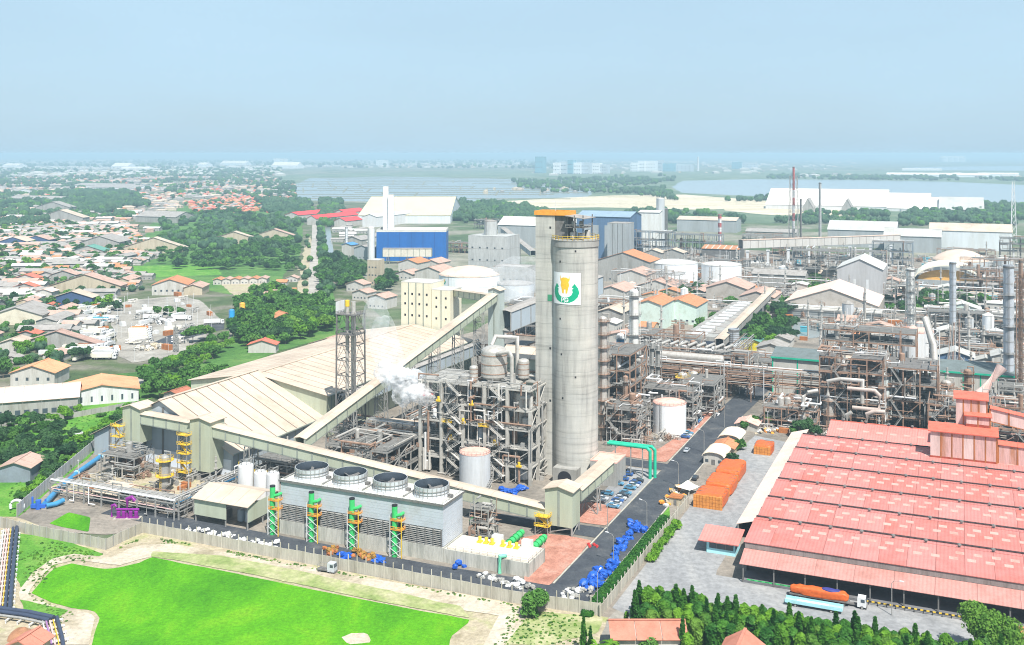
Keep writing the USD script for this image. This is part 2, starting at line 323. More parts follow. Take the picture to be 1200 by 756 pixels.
g_thin = gmat('thin_grass_on_sand', [(.32, (.16, .24, .06)), (.48, (.28, .32, .13)), (.62, (.40, .39, .22)), (.75, (.50, .46, .34))], .10, fine=.8)
g_soil = gmat('bare_soil', [(.3, (.26, .22, .14)), (.5, (.42, .36, .26)), (.7, (.27, .30, .11))], .10, fine=.9)
g_green = gmat('rough_greenery', [(.3, (.035, .10, .02)), (.5, (.07, .17, .035)), (.7, (.14, .24, .06))], .03, fine=.3)
g_town = gmat('town_ground', [(.3, (.045, .085, .03)), (.47, (.085, .115, .05)), (.58, (.18, .17, .13)), (.75, (.28, .255, .21))], .02, fine=.15)
g_dune = gmat('pale_sand_flat', [(.3, (.40, .34, .22)), (.5, (.56, .49, .36)), (.72, (.66, .60, .48))], .01, fine=.08, stretch=(.5, 1.5, 1))
g_marsh = gmat('marsh_green', [(.3, (.07, .12, .07)), (.5, (.13, .18, .11)), (.7, (.24, .26, .19))], .008, fine=.08)
g_dirt_road = gmat('pale_town_road', [(.3, (.28, .26, .23)), (.6, (.42, .39, .35))], .05, fine=.4)
def water_mat(name, col):
    _mats[name] = usdkit.material(stage, '/World/Looks/' + name, {'g': ('geometry', {}), 'n': ('noise_texture', {'scale': .08, 'detail': 4.0}), 'b': ('bump', {'strength': .25, 'distance': .3}),
        'p': ('principled_bsdf', {'base_color': col, 'roughness': .22, 'specular_ior_level': .5})}, [('g.position', 'n.vector'), ('n.fac', 'b.height'), ('b.normal', 'p.normal')], surface='p.BSDF')
    return _mats[name]
w_pond = water_mat('pond_water', (.22, .25, .25)); w_sea = water_mat('river_water', (.27, .31, .33))
def G(pts): return [tuple(gnd(px, py)) for px, py in pts]
def U(pts): return [tuple(xy(u, v)) for u, v in pts]
def rough_edge(poly, amp, seed=0, step=None):                   # a natural, uneven outline
    pl = Polygon(poly); step = step or max(1.5, pl.length / 160); n = int(pl.length / step)
    pts = np.array([pl.exterior.interpolate(i / n, normalized=True).coords[0] for i in range(n)])
    q = np.c_[pts / (step * 4), np.full(n, seed * 7.3)]
    return pts + amp * 2 * (np.stack([meshkit.fbm(q, 3, seed), meshkit.fbm(q + 31.7, 3, seed + 5)], 1) - .5)
def sheet(name, poly, z, mat, label=None, kind='structure', amp=0.0, seed=0):
    pl = Polygon(rough_edge(poly, amp, seed) if amp else poly)
    return single(name, plate(pl, z), mat, label, None, None, kind)
L = 42000.0
single('ground', plate([(-L, -2000), (L, -2000), (L, L), (-L, L)], 0.0), g_land, 'wide flat land running to the hazy horizon', kind='structure')
# far: marsh, ponds, river, sand flats
sheet('marsh', G([(560, 200), (1200, 200), (1300, 214), (1300, 262), (1100, 262), (860, 262), (560, 250), (420, 236), (300, 236), (330, 205)]), .05, g_marsh, 'green coastal marsh beyond the plant', amp=25, seed=1)
sheet('pond', G([(322, 234), (345, 217), (362, 209), (450, 207), (575, 209), (640, 212), (700, 216), (690, 231), (600, 233), (520, 238), (420, 236)]), .12, w_pond, 'grid of grey fish ponds split by thin dikes', amp=12, seed=2)
sheet('river', G([(788, 219), (800, 212), (880, 210), (1000, 211), (1110, 213), (1200, 217), (1320, 222), (1320, 238), (1180, 238), (1090, 236), (1000, 237), (925, 231), (860, 229), (800, 226)]), .12, w_sea, 'broad pale river bending behind the white sheds', amp=14, seed=3)
sheet('water', G([(1060, 196.4), (1120, 195.2), (1200, 194.6), (1400, 194.6), (1400, 201), (1200, 200.2), (1080, 199.4)]), .12, w_sea, 'strip of open water near the horizon at right', amp=40, seed=4)
sheet('water', G([(590, 212), (660, 211), (700, 212.5), (640, 214), (590, 214)]), .18, w_sea, 'thin pale lagoon in the marsh behind the tower', amp=10, seed=5)
sheet('sand', G([(560, 238), (640, 233), (720, 229), (800, 228), (905, 236), (900, 244), (820, 246), (700, 243), (600, 245), (520, 247)]), .2, g_dune, 'long pale sand flat beyond the tower', amp=10, seed=6)
sheet('sand', G([(850, 238), (960, 238), (1010, 246), (1000, 254), (900, 252), (850, 247)]), .24, g_dune, 'sandy patch beside the white sheds', amp=8, seed=7)
dk = []                                                         # pond dikes
rng = random.Random(11)
for k in range(13):
    yy = 208.5 + 27 * (k / 13) ** 1.25
    a, b = gnd(330 + 60 * rng.random() - 10 + 10 * (k < 3), yy), gnd(700 - 40 * rng.random(), yy + .4)
    pts = [a + (b - a) * t + np.array([0, rng.uniform(-22, 22)]) for t in np.linspace(0, 1, 9)]
    for p, q in zip(pts[:-1], pts[1:]):
        if rng.random() < .86: dk.append(beam((*p, .6), (*q, .6), 7 + 5 * rng.random(), 1.6))
for k in range(26):
    x0 = 340 + 13.5 * k + rng.uniform(-4, 4); y0 = 209 + rng.random() * 18
    dk.append(beam((*gnd(x0, y0), .5), (*gnd(x0 + rng.uniform(-6, 6), y0 + 2 + 4 * rng.random()), .5), 5, 1.4))
single('dike', cat(dk), gmat('dike_earth', [(.3, (.17, .18, .13)), (.7, (.26, .25, .19))], .02), 'thin earth dikes dividing the fish ponds', kind='structure')
# the town and plant districts
sheet('town_ground', G([(-60, 262), (330, 250), (372, 236), (430, 238), (400, 330), (470, 392), (200, 460), (160, 488), (-60, 520)]), .08, g_town, 'mixed ground of the town left of the plant')
sheet('plant_yard', U([(-330, 300), (-318, 262), (-287, 231), (-272, 237), (-246, 244), (-238, 251), (-120, 254), (-110, 200), (300, 200), (560, 1260), (-420, 1290), (-300, 620), (-330, 480)]), .12, g_yard, 'dusty concrete ground of the fertiliser plant')
sheet('meadow', G([(190, 240), (320, 246), (356, 256), (352, 300), (330, 330), (270, 345), (180, 330), (160, 300)]), .16, g_green, 'rough green fields left of the town road', amp=8, seed=8)
sheet('meadow', G([(-40, 478), (60, 470), (160, 470), (160, 489), (22, 606), (-60, 606)]), .16, g_grass2, 'overgrown meadow outside the boundary wall at left', amp=1, seed=9)
sheet('meadow', G([(150, 312), (245, 310), (262, 322), (170, 326)]), .2, g_grass2, 'small green field among the houses', amp=3, seed=10)
sheet('greenery', G([(262, 405), (300, 352), (352, 345), (400, 360), (420, 386), (330, 412), (200, 462), (160, 470), (130, 440), (230, 430)]), .2, g_green, 'overgrown strip below the clump of trees', amp=4, seed=11)
sheet('lorry_yard', G([(124, 366), (150, 352), (212, 347), (234, 352), (256, 372), (250, 390), (205, 418), (156, 426), (134, 414), (138, 396)]), .24, g_yard2, 'pale dusty lorry yard in the town', amp=2, seed=12)
sheet('black_heap_ground', G([(178, 402), (218, 386), (262, 378), (262, 386), (225, 396), (190, 408)]), .28, g_asph, 'dark coal dust strip across the lorry yard', amp=1.5, seed=13)
sheet('town_road', G([(360, 352), (375, 352), (373, 300), (371.6, 262), (371, 246), (367.5, 246), (366.2, 262), (364, 300)]), .27, g_dirt_road, 'straight pale road through the town', amp=2.0, seed=14)
sheet('dusty_ground', G([(346, 354), (354, 300), (362, 276), (366, 300), (366, 354)]), .24, g_soil, 'dusty strip with stalls beside the town road', amp=7, seed=45)
sheet('road_verge', G([(375, 352), (373, 300), (372, 250), (378, 250), (384, 304), (392, 352)]), .23, g_green, 'green verge between the town road and the canal', amp=3, seed=46)
sheet('canal', G([(384, 304), (392, 304), (387, 266), (381, 266)]), .26, w_pond, 'narrow canal beside the town road')
sheet('lane', G([(158, 444), (250, 434), (300, 428), (372, 412), (372, 416), (300, 434), (250, 441), (160, 452)]), .26, g_dirt_road, 'lane running behind the storage hall')
sheet('clearing', G([(258, 333), (312, 331), (322, 345), (276, 348)]), .22, g_soil, 'sandy clearing with a row of small houses', amp=1.5, seed=15)
# foreground
sheet('verge', G([(-40, 600), (22, 607), (124, 646), (167, 624), (300, 650), (600, 707), (708, 723), (760, 735), (900, 800), (800, 900), (-60, 900)]), .14, g_soil, 'sandy ground outside the boundary wall', amp=.6, seed=16)
sheet('meadow', G([(20, 626), (70, 632), (92, 640), (122, 650), (104, 656), (72, 660), (44, 676), (24, 690), (14, 660)]), .18, g_grass2, 'patch of grass between the wall and the sand track', amp=.6, seed=17)
sheet('grass_field', G([(36, 696), (48, 681), (64, 667), (84, 660), (103, 664), (120, 668), (135, 667), (164, 661), (178, 654), (230, 664), (300, 677), (392, 697), (456, 710), (520, 722), (553, 728), (540, 738), (530, 746), (526, 762), (560, 900), (80, 900), (108, 756), (118, 726), (110, 715), (88, 713), (60, 707)]), .22, g_grass, 'bright green playing field in the foreground', amp=.9, seed=18)
sheet('sand_track', G([(130, 654), (160, 640), (200, 638), (300, 654), (430, 678), (560, 700), (625, 714), (610, 735), (580, 770), (560, 770), (585, 722), (540, 716), (420, 693), (300, 668), (200, 650), (168, 655), (140, 664), (110, 660), (92, 657), (64, 662), (44, 680), (32, 698), (56, 709), (88, 716), (112, 722), (104, 757), (70, 757), (60, 722), (24, 706), (22, 694), (38, 672), (60, 656), (84, 650)]), .26, g_sand, 'pale sand track skirting the playing field', amp=.5, seed=19)
sheet('thin_grass', G([(178, 647), (260, 652), (340, 668), (440, 690), (540, 712), (552, 726), (440, 705), (380, 692), (300, 675), (220, 660), (176, 653)]), .30, g_thin, 'band of thin worn grass along the playing field', amp=.8, seed=20)
sheet('thin_grass', G([(24, 704), (60, 712), (80, 716), (66, 726), (30, 722)]), .30, g_grass2, 'tuft of grass by the bend of the sand track', amp=.6, seed=21)
sheet('lawn', G([(58, 614), (80, 601), (106, 607), (104, 624), (72, 618)]), .2, g_grass, 'small lawn inside the wall corner', amp=.2, seed=22)
sheet('scrub_ground', G([(616, 716), (708, 724), (700, 742), (640, 757), (590, 757)]), .24, g_thin, 'weedy ground outside the wall corner', amp=1.2, seed=23)
# roads of the plant
sheet('road', U([(-103.5, 262), (-91, 262), (-91, 470), (-84, 640), (-97, 640), (-103.5, 470)]), .2, g_asph, 'main asphalt road of the plant', amp=.2, seed=24)
sheet('road', U([(-262, 257.5), (-103, 252.5), (-91, 252), (-91, 262), (-103.5, 266), (-140, 264.2), (-262, 266)]), .22, g_asph, 'service road inside the front wall')
sheet('road', U([(-130, 378), (-103.4, 378), (-103.4, 386), (-130, 388)]), .24, g_asph, 'short side road behind the car park')
sheet('road', U([(-150, 303), (-103.4, 303), (-103.4, 312), (-150, 310)]), .24, g_asph, 'side road beside the green vessels')
sheet('car_park', U([(-116, 330), (-103.8, 318), (-103.6, 376), (-116, 377)]), .24, g_apron, 'grey car park beside the tower', amp=.2, seed=25)
sheet('paving', U([(-112, 264), (-104.2, 264.5), (-104.2, 300), (-112, 301), (-120, 300), (-128, 290), (-118, 280)]), .26, g_pink, 'pink gravel plot by the front corner of the road', amp=.5, seed=26)
sheet('paving', U([(-122, 313), (-104.6, 314), (-104.2, 330), (-116, 334), (-122, 326)]), .28, g_pink, 'pink gravel island beside the transfer house', amp=.4, seed=27)
sheet('paving', U([(-128, 389), (-104.5, 388), (-103.8, 430), (-109, 430), (-112, 404), (-128, 402)]), .28, g_pink, 'pink gravel edge round the white tank', amp=.3, seed=28)
sheet('paving', U([(-108, 432), (-104, 432), (-104, 470), (-111, 470)]), .28, g_pink, 'pink gravel strip beside the far parking bay', amp=.3, seed=29)
sheet('apron', U([(-84, 258), (-66, 250), (40, 244), (40, 290), (-64, 290), (-62.5, 434), (-80, 440), (-84, 380)]), .2, g_apron, 'worn grey concrete apron beside the red warehouse', amp=.2, seed=30)
sheet('gravel_track', G([(700, 757), (712, 726), (740, 700), (800, 660), (860, 700), (900, 757)]), .17, g_yard2, 'gravel track between the wall and the row of trees', amp=.6, seed=31)
sheet('hedge_bank', U([(-90.5, 250), (-87.6, 250), (-87.6, 330), (-90.5, 340)]), .24, g_grass2, 'grassy bank along the fence', amp=.2, seed=32)
for lbl, pl in (('kerb on the left edge of the main road', [(-104.0, 266), (-103.55, 266), (-103.55, 376), (-104.0, 376)]), ('kerb on the right edge of the main road', [(-91.0, 262), (-90.55, 262), (-90.55, 470), (-91.0, 470)]),
                ('kerb on the far left edge of the main road', [(-104.0, 390), (-103.55, 390), (-103.55, 468), (-104.0, 468)])):
    single('kerb', plate(Polygon(U(pl)), .36, .2), precast, 'pale concrete ' + lbl, kind='structure')

sheet('sand', G([(400, 748), (412, 743), (430, 743), (435, 754), (408, 756)]), .26, g_sand, 'small sandy mound patch at the foot of the playing field', amp=.5, seed=41)
sheet('bare_ground', U([(-300, 268), (-240, 268), (-240, 298), (-296, 300)]), .2, g_soil, 'tan bare ground in the left yard', amp=1.2, seed=44)
# ------------------------------------------------------------------ builders (local frame: x across the plant, y away, z up)
def gable_mesh_wall(w, d, h, rise, along='y'):
    if along == 'y': return prism([(-w/2, 0), (w/2, 0), (w/2, h), (0, h + rise), (-w/2, h)], 0, d)
    m = prism([(-d/2, 0), (d/2, 0), (d/2, h), (0, h + rise), (-d/2, h)], -w/2, w/2)
    return turn(m, 90)[0] * np.array([1, 1, 1]) + np.array([0, d/2, 0]), m[1]
def roof_panels(w, d, h, rise, along='y', over=.6, n=1, gap=.18, t=.22, lift=.06):
    """The two slopes, each cut into n sheets with open joints."""
    out = []
    if along == 'y': hw, ln, o = w/2, d, 0.0
    else: hw, ln, o = d/2, w, 0.0
    k = rise / hw; e = over; z0, z1 = h - k * e + lift, h + rise + lift
    for s in (-1, 1):
        for i in range(n):
            a = -over + (ln + 2*over) * i / n + (gap/2 if i else 0); b = -over + (ln + 2*over) * (i+1) / n - (gap/2 if i < n-1 else 0)
            q = [(s*(hw+e), a, z0), (s*(hw+e), b, z0), (s*.02, b, z1), (s*.02, a, z1)]
            if s < 0: q = q[::-1]
            q = np.array(q, float) + np.array([0, 0, t])
            if along == 'x':
                q = np.stack([q[:,1] - w/2, d/2 - q[:,0], q[:,2]], 1)
            out.append(slab(q, t))
    return out
def windows_row(x0, x1, z, w, h, n, y=-.06, t=.1):
    out = []
    for i in range(n):
        c = x0 + (x1 - x0) * (i + .5) / n
        out.append(box(c-w/2, c+w/2, y, y+t, z, z+h))
    return out
def shed(name, label, category, px0, px1, pyb, pyt, depth, wall, roof, rise=None, along='y', n=1, over=.8, rot=0.0, group=None, windows=None, wmat=None, door=None, vents=0, uvpos=None, size=None, joint=None, skylights=0, sidewin=None, z=0.0):
    """A gabled hall whose front foot spans picture columns px0..px1 at row pyb and whose eave is at row pyt."""
    if uvpos is None:
        Y = CAM_H * FPX / (pyb - HOR); w = (px1 - px0) * Y / FPX / .93; h = CAM_H - (pyt - HOR) * Y / FPX
        u, v = uv((px0 + px1) / 2, pyb)
    else: (u, v), (w, h) = uvpos
    rise = w * .16 if rise is None else rise
    t = Thing(name, label, category, u, v, z, rot, group)
    t.part('wall', gable_mesh_wall(w, depth, h, rise, along), wall)
    if joint: 
        for q in roof_panels(w, depth, h, rise, along, over - .1, 1, 0, .05, .02): t.part('roof_backing', q, joint)
    for q in roof_panels(w, depth, h, rise, along, over, n): t.part('roof_panel', q, roof)
    ridge = (beam((0, -over, h+rise+.36), (0, depth+over, h+rise+.36), .7, .14) if along == 'y' else beam((-w/2-over, depth/2, h+rise+.36), (w/2+over, depth/2, h+rise+.36), .7, .14))
    t.part('ridge_cap', ridge, roof)
    if windows:
        zz, ww, hh, k = windows
        for q in windows_row(-w/2 + .6, w/2 - .6, zz, ww, hh, k): t.part('window', q, wmat or glass_m)
    if sidewin:
        zz, ww, hh, k = sidewin
        for i in range(k):
            c = depth * (i + .5) / k; t.part('window', box(w/2 - .05, w/2 + .07, c - ww/2, c + ww/2, zz, zz + hh), wmat or glass_m)
    if door:
        x, dw, dh = door; t.part('door', box(x - dw/2, x + dw/2, -.09, .02, 0, dh), black_m if dw > 3 else steel_d)
    for i in range(vents):
        yy = depth * (i + .5) / vents
        t.part('roof_vent', move(lathe([(.45, 0), (.45, .5), (.8, .7), (.1, 1.2)], 8), 0, yy, h + rise + .3) if along == 'y' else move(lathe([(.45, 0), (.45, .5), (.8, .7), (.1, 1.2)], 8), -w/2 + w * (i + .5) / vents, depth/2, h + rise + .3), steel)
    t.w, t.h, t.d, t.rise = w, h, depth, rise
    return t
def block(name, label, category, px0, px1, pyb, pyt, depth, wall, roof=None, rot=0.0, group=None, rows=0, cols=0, wz=1.2, wh=1.3, ww=1.6, parapet=.5, strips=0, strip_m=None, bands=0, uvpos=None, size=None):
    if uvpos is None:
        Y = CAM_H * FPX / (pyb - HOR); w = (px1 - px0) * Y / FPX / .93; h = CAM_H - (pyt - HOR) * Y / FPX
        u, v = uv((px0 + px1) / 2, pyb)
    else: (u, v), (w, h) = uvpos
    t = Thing(name, label, category, u, v, 0, rot, group)
    t.part('wall', box(-w/2, w/2, 0, depth, 0, h), wall)
    r = roof or wall; p = parapet
    t.part('roof', box(-w/2 + .25, w/2 - .25, .25, depth - .25, h + .01, h + .06), r)
    if p: t.part('parapet', cat([box(-w/2-.06, w/2+.06, -.06, .24, h, h+p), box(-w/2-.06, w/2+.06, depth-.24, depth+.06, h, h+p), box(-w/2-.06, -w/2+.24, .24, depth-.24, h, h+p), box(w/2-.24, w/2+.06, .24, depth-.24, h, h+p)]), r)
    for j in range(rows):
        for q in windows_row(-w/2 + .5, w/2 - .5, wz + (h - wz) * j / max(rows, 1), ww, wh, cols): t.part('window', q, glass_m)
    for i in range(strips):
        c = -w/2 + w * (i + 1) / (strips + 1); t.part('cladding_strip', box(c - .35, c + .35, -.07, .02, 0, h - .02), strip_m or steel_d)
    for i in range(bands):
        c = h * (i + 1) / (bands + 1); t.part('wall_band', box(-w/2 - .05, w/2 + .05, -.05, depth + .05, c - .12, c + .12), strip_m or steel_d)
    t.w, t.h, t.d = w, h, depth
    return t
def tank(name, label, u, v, r, h, shell, roof, dome=.12, group=None, n=48, stair=False, ladder=True, rail=True, rings=0, world=None, category='tank', nozzle=True, rail_m=None):
    t = Thing(name, label, category, u, v, 0, 0, group, world=world)
    t.part('shell', lathe([(r, 0), (r, h), (r*.995, h)], n, cap=False), shell, smooth=40)
    t.part('roof', lathe([(r*1.012, h-.25), (r*1.012, h), (r*.8, h + r*dome*.42), (r*.5, h + r*dome*.78), (r*.2, h + r*dome*.96), (.05, h + r*dome)], n), roof, smooth=40)
    t.part('foundation', cyl(0, 0, 0, .35, r + .5, n), precast)
    for i in range(rings): t.part('wind_girder', lathe([(r, h*(i+1)/(rings+1)-.12), (r+.14, h*(i+1)/(rings+1)-.12), (r+.14, h*(i+1)/(rings+1)+.12), (r, h*(i+1)/(rings+1)+.12)], n, cap=False), shell)
    if rail:
        a = np.linspace(0, 2*math.pi, max(12, n // 2) + 1); t.part('railing', railing([(r*np.cos(b), r*np.sin(b), h) for b in a], 1.0, 9, .05), rail_m or steel)
    if ladder:
        x, y = -r*.28, -r*.96 - .15
        t.part('ladder', cat([beam((x-.3, y, 0), (x-.3, y, h+1), .1), beam((x+.3, y, 0), (x+.3, y, h+1), .1)] + [beam((x-.3, y, k*.6+.4), (x+.3, y, k*.6+.4), .07) for k in range(int(h/.6))]), steel)
    if stair:
        ms = []; k = int(h / .5)
        for i in range(k):
            b = math.radians(-35) + i * (2.0 / k) * 1.5; b2 = b - .09
            ms.append(beam(((r+.1)*math.cos(b), (r+.1)*math.sin(b), i*.5+.3), ((r+1.1)*math.cos(b), (r+1.1)*math.sin(b), i*.5+.3), .7, .12))
        bb = [math.radians(-35) + i*(3.0/12) for i in range(13)]
        ms.append(tube([((r+1.1)*math.cos(b), (r+1.1)*math.sin(b), h*i/12+1.3) for i, b in enumerate(bb)], .09, 5))
        ms.append(tube([((r+1.1)*math.cos(b), (r+1.1)*math.sin(b), h*i/12+.1) for i, b in enumerate(bb)], .12, 5))
        t.part('stair', cat(ms), steel)
    if nozzle: t.part('pipe', tube([(r*.5, -r*.86, .8), (r*.62, -r*1.08, .8), (r*.62, -r*1.08, .2)], .25, 8), steel)
    t.r, t.h = r, h
    return t
def tower_column(name, label, u, v, r, h, mat=None, plats=4, group=None, world=None, skirt=2.5, cone=None, category='column', pm=None, z=0.0):
    """Process column: skirt, shell, ring platforms with rails, ladder and an overhead line."""
    mat = mat or lagging; pm = pm or steel
    t = Thing(name, label, category, u, v, z, 0, group, world=world)
    t.part('skirt', lathe([(r*1.12, 0), (r, skirt)], 18, cap=False), steel_d)
    if cone: t.part('shell', lathe([(r, skirt), (r, h*cone), (r*.62, h*cone + r), (r*.62, h-r*.4), (r*.45, h-.1*r), (.05, h)], 20), mat, smooth=35)
    else: t.part('shell', lathe([(r, skirt), (r, h-r*.6), (r*.8, h-.25*r), (r*.4, h-.05*r), (.05, h)], 20), mat, smooth=35)
    for i in range(plats):
        zz = skirt + (h - skirt) * (i + .75) / plats - .6; rr = r + 1.3
        t.part('platform', cat([lathe([(r*1.02, zz-.12), (rr, zz-.12), (rr, zz), (r*1.02, zz)], 14, cap=False), railing([(rr*math.cos(b), rr*math.sin(b), zz) for b in np.linspace(0, 2*math.pi, 13)], 1.1, 3, .045)]), pm)
        t.part('shell_band', lathe([(r, zz-1.6), (r*1.03, zz-1.6), (r*1.03, zz-1.3), (r, zz-1.3)], 18, cap=False), steel)
    t.part('ladder', cat([beam((-.3, -r-.25, 0), (-.3, -r-.25, h), .09), beam((.3, -r-.25, 0), (.3, -r-.25, h), .09)] + [beam((-.3, -r-.25, k), (.3, -r-.25, k), .07) for k in np.arange(.5, h, .9)]), pm)
    t.part('overhead_pipe', tube([(0, 0, h-.3), (0, 0, h+1.1), (r+.7, 0, h+1.1), (r+.7, 0, h*.25), (r+.7, -2.5, h*.25)], .28, 8), mat)
    t.r, t.h = r, h
    return t
def stack(name, label, u, v, r, h, mat, r2=None, strakes=False, bands=None, plat=(), group=None, world=None, lattice=0.0, cap=True, lat_m=None):
    t = Thing(name, label, 'chimney', u, v, 0, 0, group, world=world); r2 = r2 or r
    if bands:
        k = len(bands)
        for i, b in enumerate(bands):
            ra, rb = r + (r2-r)*i/k, r + (r2-r)*(i+1)/k; t.part('band', lathe([(ra, h*i/k), (rb, h*(i+1)/k)], 20, cap=(i == k-1)), b, smooth=40)
    else: t.part('shaft', lathe([(r, 0), (r2, h), (r2*.86, h), (r2*.86, h-2)], 24, cap=False), mat, smooth=40)
    if cap: t.part('rim', lathe([(r2*1.01, h-1.4), (r2*1.1, h-1.4), (r2*1.1, h-.5), (r2*1.01, h-.5)], 20, cap=False), steel_d)
    for f in np.arange(.1, .95, .085):
        rr = r + (r2-r)*f; t.part('flange', lathe([(rr, h*f-.12), (rr*1.05, h*f-.12), (rr*1.05, h*f+.12), (rr, h*f+.12)], 20, cap=False), steel)
    if strakes:
        for s in range(3):
            a = [s*2.094 + q*2*math.pi*1.2 for q in np.linspace(0, 1, 26)]; zz = np.linspace(h*.55, h*.97, 26)
            t.part('strake', tube([((r2+.12)*math.cos(b), (r2+.12)*math.sin(b), k) for b, k in zip(a, zz)], .16, 4), mat)
    for f in plat:
        rr = r + (r2-r)*f; R = rr + 1.2
        t.part('platform', cat([lathe([(rr, h*f-.1), (R, h*f-.1), (R, h*f), (rr, h*f)], 16, cap=False), railing([(R*math.cos(b), R*math.sin(b), h*f) for b in np.linspace(0, 2*math.pi, 13)], 1.1, 3)]), steel)
    t.part('ladder', cat([beam((-.25, -r-.2, 0), (-.25, -r2-.2, h), .1), beam((.25, -r-.2, 0), (.25, -r2-.2, h), .1)]), steel_d)
    if lattice:
        L_, ms = lattice, []
        hh = h * .9; cs = [(-L_, -L_), (L_, -L_), (L_, L_), (-L_, L_)]
        for i, c in enumerate(cs): t.part('lattice_leg', beam((*np.array(c)*1.25, 0), (*np.array(c)*.85, hh), .38), lat_m or steel)
        k = max(3, int(hh / (L_*2.6)))
        for j in range(k):
            z0, z1 = hh*j/k, hh*(j+1)/k; s0, s1 = 1.25-.4*j/k, 1.25-.4*(j+1)/k
            for i in range(4):
                a, b = np.array(cs[i]), np.array(cs[(i+1) % 4])
                ms += [beam((*a*s0, z0), (*b*s1, z1), .2), beam((*b*s0, z0), (*a*s1, z1), .2), beam((*a*s1, z1), (*b*s1, z1), .22)]
        t.part('lattice_brace', cat(ms), lat_m or steel)
    return t
def process_unit(name, label, u, v, w, d, levels, nx, ny, seed, col=None, deck=None, pipe_mats=None, vessels=5, pipes=26, stairs=True, group=None, rot=0.0, world=None, fill=.7, category='process structure', brace=True, colw=.5, small=60, rail_m=None):
    """Open steel or concrete frame with decks, rails, stairs, vessels and pipework; origin at the front left foot."""
    rg = random.Random(seed); col = col or steel; deck = deck or deck_m; pm = pipe_mats or [lagging, steel, steel_b]
    t = Thing(name, label, category, u, v, 0, rot, group, world=world)
    xs, ys = np.linspace(0, w, nx + 1), np.linspace(0, d, ny + 1); H = levels[-1]; lv = [0.0] + list(levels)
    for i, x in enumerate(xs):
        for j, y in enumerate(ys):
            top = H if rg.random() < .75 else lv[-2]
            t.part('post', box(x-colw/2, x+colw/2, y-colw/2, y+colw/2, 0, top), col)
    for li, z in enumerate(levels):
        bs = [beam((xs[0], y, z-.3), (xs[-1], y, z-.3), colw*.7, .55) for y in ys] + [beam((x, ys[0], z-.32), (x, ys[-1], z-.32), colw*.6, .5) for x in xs]
        t.part('floor_beams', cat(bs), col)
        rails = []
        for i in range(nx):
            for j in range(ny):
                if rg.random() < fill:
                    t.part('deck', box(xs[i]+.05, xs[i+1]-.05, ys[j]+.05, ys[j+1]-.05, z-.02, z+.08), deck)
        rails.append(railing([(0, -.1, z+.08), (w, -.1, z+.08), (w+.1, d, z+.08)], 1.1, 2.4, .05))
        rails.append(railing([(-.1, 0, z+.08), (-.1, d, z+.08)], 1.1, 2.4, .05))
        t.part('railing', cat(rails), rail_m or steel)
    if brace:
        for k in range(len(lv) - 1):
            for side in (0, 1):
                if rg.random() < .7:
                    i = rg.randrange(nx); y = -.06 if side == 0 else d + .06
                    t.part('brace', beam((xs[i], y, lv[k]), (xs[i+1], y, lv[k+1]-.5), .25), col)
            j = rg.randrange(ny); t.part('brace', beam((w+.06, ys[j], lv[k]), (w+.06, ys[j+1], lv[k+1]-.5), .25), col)
    for k in range(vessels):
        li = rg.randrange(len(lv) - 1); zb = lv[li] + .1; hh = (lv[li+1] - lv[li])
        cx, cy = rg.uniform(.12, .88)*w, rg.uniform(.1, .7)*d; m = rg.choice(pm)
        if rg.random() < .6:
            r = rg.uniform(.7, 1.7); H2 = min(hh, 8.0) * rg.choice([.75, .8, 1.5, 1.8])
            t.part('vessel', move(vessel(0, 0, 0, H2, r, 14), cx, cy, zb), m, smooth=40)
        else:
            r = rg.uniform(.6, 1.1); ln = rg.uniform(4, min(9, w*.7)); q = vessel(0, 0, -ln/2, ln/2, r, 12)
            q = (q[0][:, [2, 0, 1]], q[1]); t.part('drum', move(q, min(max(cx, ln/2), w-ln/2), cy, zb + r + .3), m, smooth=40)
    for k in range(pipes):
        m = rg.choice(pm); r = rg.choice([.14, .18, .22, .3, .42]); x, y, z = rg.uniform(0, w), rg.uniform(-.7, d*.8), rg.choice(lv) + rg.uniform(.7, 2.4)
        pts = [(x, y, z)]; ax = rg.randrange(3)
        for s in range(rg.randint(2, 5)):
            if ax == 0: x = min(max(x + rg.choice([-1, 1]) * rg.uniform(2, w*.6), -.8), w + .8)
            elif ax == 1: y = min(max(y + rg.choice([-1, 1]) * rg.uniform(2, d*.6), -1.0), d)
            else: z = min(max(z + rg.choice([-1, 1]) * rg.uniform(2.5, H*.45), .6), H + 2.2)
            if np.linalg.norm(np.subtract((x, y, z), pts[-1])) > .8: pts.append((x, y, z))
            ax = (ax + rg.choice([1, 2])) % 3
        if len(pts) > 1: t.part('pipe', tube(pts, r, 7), m, smooth=50 if r > .35 else False)
    ms = []
    for k in range(small):
        x, y, z = rg.uniform(0, w), rg.uniform(-.4, d), rg.choice(lv[:-1]) + .1; q = rg.random()
        if q < .35: ms.append(box(x, x + rg.uniform(.5, 1.6), y, y + rg.uniform(.5, 1.4), z, z + rg.uniform(.6, 1.8)))
        elif q < .7: ms.append(beam((x, y, z), (x, y, z + rg.uniform(2, 5)), .16))
        else:
            zz = z + rg.uniform(1.5, 4); ms.append(beam((x, y, zz), (x + rg.uniform(2, 6), y, zz), .18))
    if ms: t.part('small_equipment', cat(ms), rg.choice([steel, lagging, steel_b]), kind='stuff')
